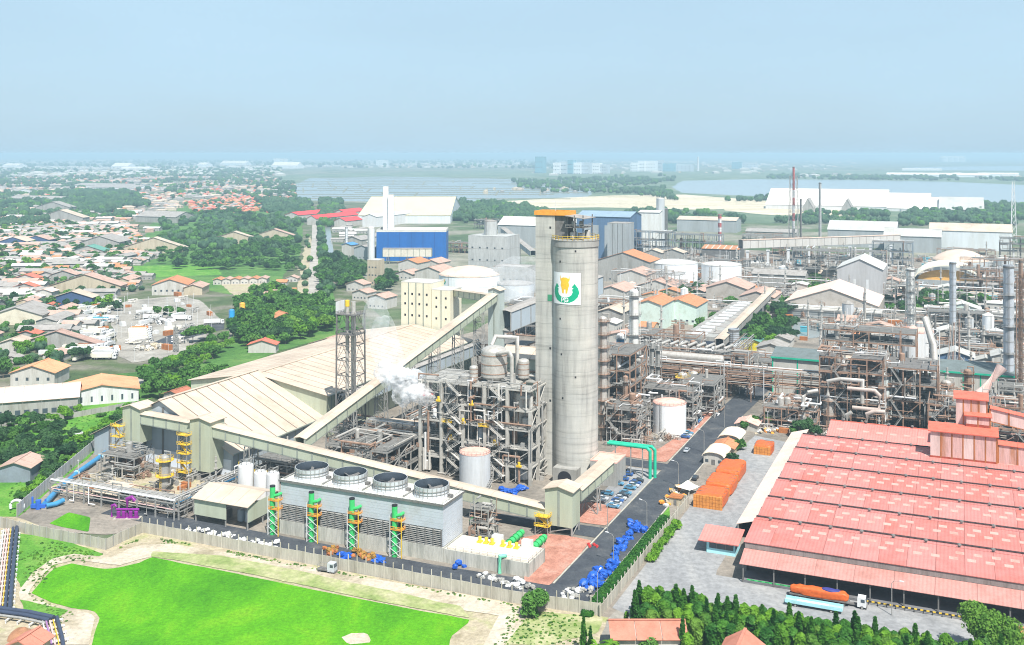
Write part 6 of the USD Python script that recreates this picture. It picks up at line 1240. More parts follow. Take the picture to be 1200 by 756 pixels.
for i, (px0, px1, pyb, pye, pyr, lb, wl, rf, dd) in enumerate(((974, 1045, 290, 270, 259, 'long grey shed below the white warehouse roofs', midblue, M('pale_grey_sheet', (.45, .45, .43), .6, .16, .05), 60), (1096, 1178, 293, 271, 262, 'long white shed with a cream roof at the right', M('pale_grey_wall', (.60, .64, .66)), cream_roof, 40), (1040, 1098, 296, 277, 268, 'sloping grey shed left of the long white shed', midblue, M('pale_grey_sheet', (.58, .60, .60)), 40),
    (884, 940, 338, 322, 316, 'row of low grey roofs below the conveyor bridge', wall_g, greyroof, 24), (946, 985, 334, 322, 314, 'pale humped roof right of the row of low grey roofs', wall_g, cream_roof, 24), (640, 690, 268, 261, 257, 'low cream roof beyond the tower top', midblue, white_r, 40), (795, 860, 272, 258, 254, 'long low cream roof behind the banded stack', midblue, cream_roof, 40), (876, 930, 280, 272, 268, 'low grey building left of the banded chimney', wall_g, greyroof, 30))):
    long_hall('shed', lb, px0, px1, pyb, pye, pyr, dd, wl, rf, n=6, category='shed')
# white warehouses by the river
wz = M('blinding_white_roof', (.66, .62, .56), .6, .05, .01)
for px0, px1, pyb, pye, pyr, lb in ((903, 1030, 246, 241, 221.5, 'largest blinding white warehouse roof by the river'), (1000, 1083, 247.5, 244, 226, 'middle white warehouse roof by the river'), (1060, 1110, 248.5, 245, 231, 'right white warehouse roof by the river')):
    long_hall('warehouse', lb, px0, px1, pyb, pye, pyr, 150, white_p, wz, n=3, category='warehouse')
long_hall('warehouse', 'pale grey roofed hall right of the white warehouses', 1104, 1149, 250, 246, 231, 140, wall_g, M('pale_grey_sheet', (.58, .60, .60)), n=3, category='warehouse')
for i, (px, py) in enumerate(((946, 247), (992, 248))): shed('gable_house', ('left steep grey gable in front of the white warehouses', 'right steep grey gable in front of the white warehouses')[i], 'gable', px-5, px+6, py+2, py-4, 40, wall_g, greyroof, rise=18)
# process frames filling the middle distance
F = [('dark process frames behind the pale tanks', 738, 306, 46, 22, [8, 16, 24, 33], 6, 2), ('dark conveyor frames left of the banded stack', 788, 299, 56, 20, [8, 16, 25], 7, 2), ('pipe frames below the striped shed', 830, 318, 40, 16, [6, 12], 5, 2), ('grey pipe frames right of the striped shed', 868, 290, 50, 20, [8, 16], 6, 2),
     ('pipework below the tall banded chimney', 905, 298, 44, 20, [7, 14, 20], 5, 2), ('steel frames around the plain grey chimney', 962, 308, 44, 18, [7, 14], 5, 2), ('dark frames under the right end of the conveyor bridge', 1022, 312, 40, 20, [8, 16, 26], 4, 2), ('steel frames below the long white shed', 1098, 304, 60, 16, [6, 12], 7, 2), ('pipe frames at the far right behind the small cone tank', 1172, 312, 50, 20, [8, 16, 24, 30], 5, 2),
     ('cluttered pipe frames left of the twin-pipe chimney', 1036, 362, 24, 20, [6, 12, 18], 3, 2), ('pale clutter of frames below the arched hall', 1086, 378, 30, 18, [5, 9], 4, 2), ('pale pipe yard left of the thick grey chimney', 1124, 405, 26, 16, [4, 8], 4, 2), ('frames right of the thick grey chimney', 1188, 400, 26, 20, [6, 12, 20, 28], 3, 2), ('cream pipe yard below the pale spiral stack', 1098, 420, 28, 14, [4, 8], 4, 2),
     ('steel frames behind the tall grey-green tower', 590, 392, 40, 24, [7, 14, 20], 5, 3), ('frames and drums in the steam left of the shaft', 598, 372, 40, 18, [6, 12], 5, 2), ('grey frames between storage hall and process frame', 560, 442, 26, 18, [6, 12, 18], 3, 2), ('frames behind the rough grey block', 556, 268, 60, 20, [7, 14], 6, 2), ('frames below the dark blue building', 686, 322, 50, 18, [7, 13], 6, 2), ('frames beyond the blue building right end', 524, 296, 40, 20, [6, 12], 5, 2)]
for i, (lb, px, py, w, d, lv, nx, ny) in enumerate(F): auto('process_structure', lb, px, py, w, d, lv, nx, ny, 100 + i, col=(steel, steel_b, steel_d)[i % 3] if i not in (0, 1, 6) else M('blue_grey_steel', (.20, .24, .28), .7, .25, .3))
# long cell block running away (grey flat cells)
cb = Thing('cell_block', 'long block of flat grey cells on a dark base running away behind the process columns', 'industrial block', *uv(822, 415)); L_ = 150
cb.part('base', box(-11, 11, 0, L_, 0, 8), M('dark_base', (.05, .065, .10), .8, .2, .2))
for i in range(12):
    y = L_*i/12; cb.part('cell', box(-11.4, 8, y + .4, y + L_/12 - .4, 8.05, 10.6 + .2*(i % 2)), greyroof if i % 2 else wall_g); cb.part('cell_hatch', box(-7, 2, y + 3, y + 8, 10.85, 11.6), white_p)
cb.part('railing', railing([(10.8, 0, 8), (10.8, L_, 8)], 1.2, 4, .08), steel)
gallery('conveyor_gallery', 'pale sloping conveyor beside the long cell block', (*uv(843, 418), 6), (*uv(905, 362), 12), 5, 4, 14, wall=wall_g, roof=cream_roof, strip=greyroof, trestles=(.2, .45, .7))
stack('chimney', 'short fat grey stack left of the yellow-trimmed canteen', *uv(860, 412), 3.2, 14, M('chimney_steel', (.40, .43, .47)))
tank('storage_tank', 'short fat grey tank below the short stack', *uv(862, 437), 6, 9, M('tank_grey', (.50, .52, .54)), pink_tank)
shed('canteen', 'small hut with a green roof and yellow front by the dark trees', 'hut', 868, 889, 412, 400, 12, M('bright_yellow_wall', (.72, .62, .05), .7), greenroof, rise=2)
for px0, px1, pyb, pyt, lb, rf, wl in ((888, 918, 424, 408, 'grey-roofed open gable by the dark trees', greyroof, wall_w), (900, 925, 408, 398, 'pale shed roof behind the open gable', greyroof, wall_w), (1100, 1138, 434, 418, 'pale grey-roofed hall with a dark front before the green shed', M('pale_grey_sheet', (.58, .60, .60)), darkblue), (1142, 1168, 432, 424, 'low pale shed beside the hall with the dark front', M('pale_grey_sheet', (.58, .60, .60)), wall_w), (1164, 1182, 436, 418, 'white gabled shed against the thick chimney', M('pale_grey_sheet', (.58, .60, .60)), wall_w), (1160, 1176, 402, 392, 'small white boxy shed above the pale hall', white_r, wall_w), (1028, 1060, 342, 332, 'pink-roofed low building left of the arched hall', pinkbrown, wall_w), (1092, 1130, 402, 392, 'pale roof behind the cream pipe yard', white_r, wall_w), (1110, 1146, 372, 362, 'pale green-white shed below the long annexe', white_r, M('green_white_wall', (.55, .66, .60)))):
    shed('shed', lb, 'shed', px0, px1, pyb, pyt, 16, wl, rf, n=3, windows=(1.4, 1.3, 1.2, 4))
sheet('pond', G([(932, 378), (1000, 376), (1010, 390), (940, 398), (926, 390)]), .26, w_pond, 'small settling pond below the wide pink warehouse')
# ---- far buildings on the horizon
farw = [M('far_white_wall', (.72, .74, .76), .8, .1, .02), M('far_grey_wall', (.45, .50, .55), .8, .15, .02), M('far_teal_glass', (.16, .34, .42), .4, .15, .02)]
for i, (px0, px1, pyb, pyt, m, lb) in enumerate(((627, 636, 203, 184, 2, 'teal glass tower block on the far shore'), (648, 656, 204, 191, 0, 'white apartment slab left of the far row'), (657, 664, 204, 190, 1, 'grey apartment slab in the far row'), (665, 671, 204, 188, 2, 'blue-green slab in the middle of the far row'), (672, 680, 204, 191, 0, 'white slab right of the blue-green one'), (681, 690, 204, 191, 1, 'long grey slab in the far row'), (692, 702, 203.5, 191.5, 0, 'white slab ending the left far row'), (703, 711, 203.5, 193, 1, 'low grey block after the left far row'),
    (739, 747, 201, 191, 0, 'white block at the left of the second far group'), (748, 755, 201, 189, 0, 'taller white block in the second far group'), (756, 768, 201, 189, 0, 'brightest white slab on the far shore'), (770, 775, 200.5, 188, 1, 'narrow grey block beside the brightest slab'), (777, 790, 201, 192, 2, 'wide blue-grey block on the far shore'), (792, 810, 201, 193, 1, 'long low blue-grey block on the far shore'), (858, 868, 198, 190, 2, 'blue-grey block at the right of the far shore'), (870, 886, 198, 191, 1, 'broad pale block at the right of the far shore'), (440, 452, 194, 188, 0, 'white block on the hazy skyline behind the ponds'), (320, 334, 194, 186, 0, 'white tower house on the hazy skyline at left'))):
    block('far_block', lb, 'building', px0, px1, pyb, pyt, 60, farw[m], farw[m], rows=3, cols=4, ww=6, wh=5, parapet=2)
t = stack('chimney', 'white needle tower far away on the shore', *uv(818, 200.5), 9, 125*.78, white_p, r2=5)
for i, px in enumerate((1106, 1113, 1119, 1126)): tank('storage_tank', ('leftmost of four white spheres-like tanks on the far shore', 'second of four white tanks on the far shore', 'third of four white tanks on the far shore', 'rightmost of four white tanks on the far shore')[i].replace('spheres-like ', ''), *uv(px, 189.6), 62, 60, white_p, white_r, dome=.4, rail=False, ladder=False, n=20, nozzle=False)
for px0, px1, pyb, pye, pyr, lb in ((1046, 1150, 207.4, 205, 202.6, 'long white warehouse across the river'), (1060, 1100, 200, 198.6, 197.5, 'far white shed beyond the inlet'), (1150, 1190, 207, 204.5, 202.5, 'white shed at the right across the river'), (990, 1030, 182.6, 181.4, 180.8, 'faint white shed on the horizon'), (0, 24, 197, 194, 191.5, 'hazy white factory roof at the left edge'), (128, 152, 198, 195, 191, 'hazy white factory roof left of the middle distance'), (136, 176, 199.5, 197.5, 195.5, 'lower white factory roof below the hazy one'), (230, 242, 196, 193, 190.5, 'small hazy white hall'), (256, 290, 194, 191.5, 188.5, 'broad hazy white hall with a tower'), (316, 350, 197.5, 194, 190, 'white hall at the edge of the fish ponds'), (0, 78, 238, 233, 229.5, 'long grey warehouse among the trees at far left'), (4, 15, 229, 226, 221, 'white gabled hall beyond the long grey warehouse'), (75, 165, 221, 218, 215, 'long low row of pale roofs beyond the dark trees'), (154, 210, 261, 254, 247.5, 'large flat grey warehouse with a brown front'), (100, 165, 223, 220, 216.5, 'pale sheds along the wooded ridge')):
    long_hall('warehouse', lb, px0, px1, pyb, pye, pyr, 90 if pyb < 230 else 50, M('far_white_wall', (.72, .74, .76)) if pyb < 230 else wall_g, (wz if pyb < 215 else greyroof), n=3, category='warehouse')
# ------------------------------------------------------------------ trees
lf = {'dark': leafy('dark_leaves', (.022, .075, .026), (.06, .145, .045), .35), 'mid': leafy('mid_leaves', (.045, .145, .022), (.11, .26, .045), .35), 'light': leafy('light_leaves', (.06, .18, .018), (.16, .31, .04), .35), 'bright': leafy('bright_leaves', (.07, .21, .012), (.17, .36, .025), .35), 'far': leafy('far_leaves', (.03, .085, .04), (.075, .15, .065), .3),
      'hedge': leafy('hedge_leaves', (.02, .11, .012), (.07, .22, .02))}
def leaf_cards(P, N, size, rng, bend=.35):
    """Leaf-clump quads at P facing roughly along N, slightly folded."""
    n = len(P); N = N + rng.normal(0, .55, (n, 3)); N /= np.linalg.norm(N, axis=1, keepdims=True)
    T = np.cross(N, rng.normal(0, 1, (n, 3))); T /= np.linalg.norm(T, axis=1, keepdims=True); B = np.cross(N, T)
    s = size * rng.uniform(.6, 1.35, (n, 1)); a = s * T; b = s * .62 * B
    V = np.stack([P - a, P - b * 1.0 + N * s * -bend * .0, P + a, P + b], 1); V[:, 1] += N * s * bend * .4; V[:, 3] += N * s * bend * .4
    i = np.arange(n)[:, None] * 4
    return V.reshape(-1, 3), np.vstack([np.hstack([i, i+1, i+2]), np.hstack([i, i+2, i+3])])
def crown(seed, R, z0, z1, lobes, n, size, kind='broad'):
    rng = np.random.default_rng(seed); P, N, core = [], [], []
    if kind == 'cone':
        for k in range(n):
            t = rng.random() ** 1.25; a = rng.uniform(0, 2*math.pi); r = R * (1 - t) ** .75 * (.75 + .35*math.sin(a*3 + t*17)) * rng.uniform(.7, 1.05) + .08
            P.append([r*math.cos(a), r*math.sin(a), z0 + (z1 - z0)*t]); N.append([math.cos(a), math.sin(a), -.25])
        core.append(lathe([(R*.5, z0), (R*.62, z0 + (z1-z0)*.2), (R*.35, z0 + (z1-z0)*.6), (.03, z1)], 7))
    else:
        cs = []
        for k in range(lobes):
            a = 2*math.pi*k/lobes*2.4 + rng.uniform(-.4, .4); d = R * rng.uniform(.25, .68) if k else 0; f = rng.uniform(0, 1) if k else .75
            cs.append((np.array([d*math.cos(a), d*math.sin(a), z0 + (z1-z0)*(.3 + .42*f)]), R * rng.uniform(.34, .56), (z1-z0) * rng.uniform(.22, .36)))
        per = n // lobes
        for c, r, h in cs:
            q = rng.normal(0, 1, (per, 3)); q /= np.linalg.norm(q, axis=1, keepdims=True); q[:, 2] = np.where(q[:, 2] < -.3, -q[:, 2], q[:, 2])
            rad = rng.uniform(.72, 1.1, (per, 1)) * (1 + .3*(meshkit.noise(q*2.3 + c, seed)[:, None] - .5))
            P.append(c + q * rad * [r, r, h]); N.append(q * [1, 1, r/h] + [0, 0, .35])
            core.append(ball(c, 1, 1, (r*.74, r*.74, h*.74)))
        P, N = np.vstack(P), np.vstack(N)
    P, N = np.asarray(P, float), np.asarray(N, float); N /= np.linalg.norm(N, axis=1, keepdims=True)
    return cat([leaf_cards(P, N, size, rng)] + core)
def column_crown(seed, R, z0, z1, n, size):
    rng = np.random.default_rng(seed); t = rng.random(n) ** .8; a = rng.uniform(0, 6.283, n); f = np.sqrt(np.clip(1 - np.maximum(t - .72, 0)**2/.0784, 0, 1)) * np.clip(.55 + t*1.6, 0, 1)
    r = R * f * rng.uniform(.6, 1.08, n) * (1 + .18*np.sin(3*a + 9*t)); P = np.c_[r*np.cos(a), r*np.sin(a), z0 + (z1 - z0)*t]
    return cat([leaf_cards(P, np.c_[np.cos(a), np.sin(a), np.where(t > .8, 1.2, .15)], size, rng), lathe([(R*.4, z0), (R*.62, z0 + (z1-z0)*.35), (R*.6, z0 + (z1-z0)*.75), (.05, z0 + (z1-z0)*.95)], 7)])
def trunk(h, r, z1, seed, limbs=4):
    rng = random.Random(seed); ms = [lathe([(r*1.5, 0), (r, h*.2), (r*.8, h)], 7)]
    for k in range(limbs):
        a = k*6.283/limbs + rng.uniform(-.4, .4); ms.append(tube([(0, 0, h*.75), (1.3*math.cos(a), 1.3*math.sin(a), h*1.15), (2.6*math.cos(a), 2.6*math.sin(a), min(z1*.8, h*1.7))], r*.38, 5))
    return cat(ms)
def make_tree(name, seed, R, h0, H, lobes, n, size, leafm, kind='broad', category='tree', limbs=4):
    t = Thing(name, 'x', category, world=(0, 0)); t.part('trunk', trunk(max(h0*1.15, .5), max(.1, H*.018), H, seed, limbs), bark); t.part('crown', column_crown(seed, R, h0, H, n, size) if kind == 'column' else crown(seed, R, h0, H, lobes, n, size, kind), lf[leafm]); return t
T_ = {'spreading_dark': make_tree('broadleaf_tree', 1, 5.6, 2.2, 9.5, 8, 900, .85, 'dark'), 'round_mid': make_tree('broadleaf_tree', 2, 4.6, 2.0, 9.0, 7, 800, .8, 'mid'), 'flat_light': make_tree('broadleaf_tree', 3, 5.4, 2.8, 8.2, 7, 800, .8, 'light'),
      'tall_mid': make_tree('broadleaf_tree', 4, 4.4, 2.5, 12.0, 9, 900, .85, 'mid'), 'bright': make_tree('broadleaf_tree', 5, 4.6, 1.5, 7.6, 7, 800, .75, 'bright'), 'bush': make_tree('shrub', 6, 2.4, .1, 3.0, 6, 420, .5, 'mid', category='shrub', limbs=3), 'bush_bright': make_tree('shrub', 7, 2.6, .1, 2.8, 6, 420, .5, 'bright', category='shrub', limbs=3), 'bush_dark': make_tree('shrub', 8, 2.8, .1, 3.4, 6, 420, .55, 'dark', category='shrub', limbs=3),
      'mast': make_tree('mast_tree', 9, 1.2, .5, 8.4, 1, 1300, .36, 'bright', 'column', limbs=0), 'mast_light': make_tree('mast_tree', 10, 1.35, .4, 7.6, 1, 1400, .36, 'light', 'column', limbs=0), 'mast_dark': make_tree('mast_tree', 11, 1.3, .5, 10.5, 1, 1300, .36, 'hedge', 'cone', limbs=0), 'mast_low': make_tree('mast_tree', 12, 1.3, .3, 7.9, 1, 1300, .36, 'hedge', 'column', limbs=0), 'great': make_tree('broadleaf_tree', 13, 7.6, 2.6, 13.5, 13, 6500, .42, 'light', limbs=6), 'near_round': make_tree('broadleaf_tree', 14, 3.4, .6, 6.2, 9, 3000, .32, 'mid', limbs=5)}
KIND = {'spreading_dark': 'dark spreading tree', 'round_mid': 'round mid-green tree', 'flat_light': 'flat-topped pale green tree', 'tall_mid': 'tall full-crowned green tree', 'bright': 'bright green low tree', 'bush': 'green shrub', 'bush_bright': 'bright green shrub', 'bush_dark': 'dark green shrub', 'mast': 'narrow green mast tree', 'mast_light': 'narrow light green mast tree', 'mast_dark': 'narrow dark mast tree', 'mast_low': 'narrow dense green mast tree'}
def tree(kind, px, py, s=1.0, label=None, where=None, rng=random.Random(5)):
    copy_of(T_[kind], label or f'{KIND[kind]} {where}', (*gnd(px, py), 0), rng.uniform(0, 360), (s*rng.uniform(.92, 1.1), s*rng.uniform(.92, 1.1), s), group=None if label else f'{KIND[kind]}s {where}')
def zone_points(pts, step, seed, keep=1.0, patch=None, rot=ROT):
    pl = Polygon(G(pts)); pp = prep(pl); x0, y0, x1, y1 = pl.bounds; rg = random.Random(seed); out = []
    for i in range(int((x1-x0)/step) + 1):
        for j in range(int((y1-y0)/step) + 1):
            p = (x0 + (i + .5 + rg.uniform(-.42, .42))*step, y0 + (j + .5 + rg.uniform(-.42, .42))*step)
            if rg.random() > keep or not pp.contains(Point(p)): continue
            if patch and meshkit.fbm(np.array([p[0]/patch, p[1]/patch, seed*3.7]), 3, seed) < .46: continue
            out.append(p)
    return out
_trees = []
def grove(pts, step, seed, kinds, where, smin=.7, smax=1.25, keep=1.0, patch=None):
    rg = random.Random(seed * 17)
    for p in zone_points(pts, step, seed, keep, patch):
        k = rg.choice(kinds); s = rg.uniform(smin, smax); _trees.append((math.hypot(*p), k, p, rg.uniform(0, 360), (s*rg.uniform(.9, 1.15), s*rg.uniform(.9, 1.15), s*rg.uniform(.85, 1.15)), where))
def plant_trees():
    _trees.sort(); n = {}; rest = []
    for d, k, p, a, s, where in _trees:
        nm = T_[k].name; n[nm] = n.get(nm, 0) + 1
        if n[nm] <= 285: copy_of(T_[k], f'{KIND[k]} {where}', (p[0], p[1], 0), a, s, group=f'{KIND[k]}s {where}')
        else: rest.append((k, p, a, s))
    return rest
grove([(296, 412), (268, 395), (280, 362), (300, 350), (330, 345), (352, 352), (392, 366), (398, 384), (360, 398), (320, 408)], 9.0, 1, ['spreading_dark', 'round_mid', 'round_mid', 'flat_light', 'tall_mid', 'bright'], 'in the clump beside the storage hall', .8, 1.35)
grove([(158, 448), (172, 432), (200, 428), (262, 400), (272, 410), (240, 430), (240, 440)], 8.5, 2, ['bright', 'flat_light', 'round_mid', 'bright'], 'behind the orange-roofed warehouse', .6, 1.0)
grove([(160, 466), (170, 450), (250, 443), (262, 436), (272, 444), (225, 466), (190, 474)], 7.5, 3, ['bright', 'round_mid', 'round_mid', 'tall_mid'], 'between the lane and the storage hall', .6, 1.0)
grove([(-20, 505), (40, 500), (84, 512), (80, 540), (62, 560), (30, 555), (-20, 560)], 6.5, 4, ['spreading_dark', 'spreading_dark', 'round_mid', 'bush_dark'], 'in the thicket outside the left wall', .5, .85)
grove([(84, 512), (120, 500), (150, 478), (158, 486), (110, 522), (72, 556), (30, 590), (10, 590), (40, 566)], 5.0, 5, ['bush', 'bush_bright', 'bush_dark', 'bush'], 'along the outside of the left wall', .7, 1.3)
grove([(0, 494), (150, 478), (150, 484), (90, 496), (0, 503)], 5.5, 6, ['bush', 'bush_bright', 'bright'], 'at the foot of the pink-roofed warehouse', .45, .8, keep=.7)
grove([(188, 300), (330, 292), (352, 300), (350, 322), (320, 320), (250, 318), (180, 318)], 15, 7, ['spreading_dark', 'round_mid', 'round_mid', 'tall_mid', 'spreading_dark'], 'in the field belt left of the town road', .8, 1.3, patch=60)
grove([(188, 300), (188, 262), (240, 246), (350, 262), (352, 296), (260, 298)], 22, 8, ['spreading_dark', 'round_mid', 'tall_mid'], 'in the hedges of the far green fields', .9, 1.4, patch=90)
grove([(392, 340), (372, 330), (380, 306), (400, 306), (430, 318), (424, 340)], 12, 9, ['spreading_dark', 'round_mid', 'spreading_dark'], 'by the canal below the blue building', .9, 1.3)
grove([(440, 332), (452, 322), (466, 326), (464, 342), (446, 344)], 10, 10, ['spreading_dark', 'round_mid'], 'beside the cream block', .9, 1.2)
grove([(868, 402), (872, 384), (900, 378), (926, 384), (935, 402), (905, 410), (880, 412)], 9, 11, ['spreading_dark', 'round_mid', 'tall_mid', 'spreading_dark', 'bright'], 'among the works right of the tower', .8, 1.25)
grove([(878, 372), (900, 356), (925, 352), (930, 372), (905, 380)], 11, 12, ['spreading_dark', 'round_mid'], 'left of the wide pink warehouse', .8, 1.2, keep=.8)
grove([(930, 344), (960, 332), (974, 336), (965, 352), (940, 356)], 13, 13, ['round_mid', 'spreading_dark', 'bright'], 'behind the wide pink warehouse', .8, 1.2)
grove([(1034, 368), (1052, 344), (1076, 350), (1150, 352), (1160, 366), (1100, 374)], 11, 14, ['spreading_dark', 'round_mid', 'tall_mid'], 'below the arched hall', .7, 1.1, keep=.75)
grove([(760, 352), (800, 338), (828, 340), (826, 350), (800, 360)], 13, 15, ['round_mid', 'spreading_dark'], 'between the pink gabled sheds', .6, 1.0, keep=.6)
grove([(800, 398), (860, 356), (868, 362), (820, 402)], 11, 16, ['bush_dark', 'round_mid'], 'beside the long cell block', .7, 1.0, keep=.5)
for px, py, k, s, lb in ((900, 500, 'bright', .75, 'bright round tree at the far end of the apron'), (943, 512, 'spreading_dark', .8, 'wide dark tree against the ammonia plant wall'), (957, 514, 'spreading_dark', .55, 'smaller dark tree beside the red warehouse roof'), (930, 512, 'round_mid', .5, 'low tree left of the wide dark tree'), (1160, 776, 'great', .92, 'big green tree at the bottom right before the warehouse'), (1152, 790, 'near_round', 1.3, 'lower tree leaning under the big bottom right tree'),
    (629, 722, 'near_round', 1.15, 'round tree growing against the front wall corner'), (622, 724, 'bush', 1.0, 'shrub left of the round tree at the wall corner'), (872, 506, 'round_mid', .5, 'slim tree behind the farther white hut'), (866, 527, 'bush', 1.4, 'bushy tree between the huts and the orange stacks'), (858, 543, 'bush_dark', 1.2, 'dark bush behind the nearer white hut'), (884, 500, 'round_mid', .55, 'tree beside the faded pink hut')):
    tree(k, px, py, s, lb)
# mast-tree belt along the bottom right, with stragglers
rg = random.Random(8); WH = 'in the belt along the bottom right'
for r, (vv, z) in enumerate(((257.5, 0), (255.2, 0), (252.6, 0), (250.2, 0), (247.6, 0), (245.4, 0))):
    u = -76 + r * .4
    while u < 12:
        k = rg.choice(('mast', 'mast', 'mast_light', 'mast_low', 'mast_low')) if rg.random() < .82 else 'mast_dark'; s = rg.uniform(.86, 1.0)
        if r > 2 and rg.random() < .35: u += 2.2; continue
        copy_of(T_[k], f'{KIND[k]} {WH}', (*xy(u, vv + rg.uniform(-.5, .5)), 0), rg.uniform(0, 360), (s*1.25, s*1.25, s*rg.uniform(.9, 1.1)), group=f'{KIND[k]}s {WH}'); u += rg.uniform(1.9, 2.5)
for px, py, k, s, lb in ((745, 735, 'mast_light', .62, 'slim cypress-like tree standing alone by the gravel track'), (734, 732, 'mast', .40, 'smallest lone narrow tree by the gravel track'), (684, 765, 'mast_dark', .85, 'dark narrow tree at the bottom left of the pink roof'), (692, 770, 'mast_dark', .7, 'second dark narrow tree beside the palm clump'), (800, 775, 'mast_dark', 1.0, 'dark narrow tree hiding the right end of the pink roof'), (806, 782, 'mast', .95, 'green narrow tree right of the pink roof'), (760, 775, 'near_round', .9, 'round bush-like tree before the pink roof')):
    tree(k, px, py, s, lb)
# palm clump, hedge, house roofs at the bottom
def palm(label, px, py, h, seed):
    rg = random.Random(seed); t = Thing('palm_plant', label, 'palm', world=gnd(px, py)); t.part('trunk', lathe([(.25, 0), (.16, h)], 8), bark)
    for i in range(15):
        a = i*2.4 + rg.uniform(-.2, .2); L_ = rg.uniform(2.6, 3.6); e = rg.uniform(.3, 1.1); d = np.array([math.cos(a), math.sin(a), 0]); n = np.array([-d[1], d[0], 0]); ms = []
        pts = [np.array([0, 0, h]) + d*L_*f + np.array([0, 0, L_*(e*f - 1.25*f*f)]) for f in np.linspace(0, 1, 6)]
        for j in range(5):
            w0, w1 = .42*math.sin(math.pi*(j+.25)/5.6), .42*math.sin(math.pi*(j+1.25)/5.6); ms.append(slab([pts[j]-n*w0, pts[j+1]-n*w1, pts[j+1]+n*w1, pts[j]+n*w0], .03))
        t.part('frond', cat(ms), lf['bright'])
for i, (px, py, h) in enumerate(((700, 778, 4.2), (716, 780, 5.0), (730, 782, 4.0), (708, 792, 4.6), (722, 796, 3.6))): palm(('left palm in the clump at the bottom', 'tallest palm in the clump at the bottom', 'right palm in the clump before the pink roof', 'low left palm at the picture foot', 'low right palm at the picture foot')[i], px, py, h, i + 2)
hd = Thing('hedge', 'long trimmed green hedge between the main road and the fence', 'hedge', -88.6, 250.5); rngh = np.random.default_rng(4); n = 9000
P = np.c_[rngh.uniform(-1.5, 1.5, n), rngh.uniform(0, 78, n), rngh.uniform(.1, 1.25, n)]; side = rngh.random(n); P[:, 2] = np.where(side < .6, 1.2, P[:, 2]); P[:, 0] = np.where(side >= .6, np.sign(P[:, 0])*1.5, P[:, 0]); P += rngh.normal(0, .07, (n, 3))
hd.part('foliage', cat([leaf_cards(P, np.c_[np.where(side >= .6, np.sign(P[:, 0]), 0), np.zeros(n), np.where(side < .6, 1.0, .3)] + 1e-3, .26, rngh), box(-1.35, 1.35, 0, 78, 0, 1.1)]), lf['hedge'])
for i in range(16): 
    s = rg.uniform(.7, 1.1); copy_of(T_['bush_bright'], 'bright shrub growing on the apron side of the fence', (*xy(-83.6 + rg.uniform(-.4, .4), 292 + i*2.1), 0), rg.uniform(0, 360), s*.8, group='bright shrubs along the apron side of the fence')
shed('house', 'low pink-red roofed building at the bottom behind the palms', 'building', 722, 800, 775, 748, 9, wall_w, M('salmon_roof', (.50, .195, .135), .8, .2, .2), rise=2, along='x', n=3, rot=-ROT)
shed('house', 'orange-roofed house at the bottom right corner under the big tree', 'house', 1172, 1230, 790, 758, 9, wall_w, terracotta, rise=2.2, along='x', n=2)
shed('house', 'pale-walled house with peach gable hidden in the mast trees', 'house', 846, 884, 800, 770, 8, wall_c, M('salmon_roof', (.50, .195, .135)), rise=2.5)
# scrub and tufts as ground cover
def cover(name, label, zones, size, mats, seed):
    pos, idx, ang, sc = [], [], [], []; rg = random.Random(seed)
    protos = []
    for k, m in enumerate(mats):
        rng = np.random.default_rng(seed + k); q = rng.normal(0, 1, (36, 3)); q[:, 2] = np.abs(q[:, 2]); q /= np.linalg.norm(q, axis=1, keepdims=True); protos.append((leaf_cards(q*[.8, .8, .6], q, .35, rng), m))
    for pts, step, patch in zones:
        for p in zone_points(pts, step, seed, .9, patch): pos.append((p[0], p[1], .22)); idx.append(rg.randrange(len(mats))); ang.append(rg.uniform(0, 6.28)); s = size*rg.uniform(.5, 1.4); sc.append((s, s, s*.8))
    scatter(name, label, protos, pos, idx, ang, sc)
cover('weeds', 'low weeds and scrub outside the walls', [([(-20, 486), (160, 478), (158, 490), (22, 606), (-20, 606)], 2.4, 9), ([(600, 712), (700, 726), (690, 757), (580, 757)], 1.3, 7), ([(128, 649), (166, 628), (240, 641), (238, 645), (160, 640)], .9, 6), ([(240, 641), (600, 709), (600, 711), (240, 645)], 1.0, 8), ([(20, 626), (122, 650), (40, 690), (16, 660)], 1.3, 8), ([(24, 690), (60, 710), (90, 720), (70, 735)], 1.3, 9)], .42, [lf['light'], lf['mid'], lf['bright']], 31)
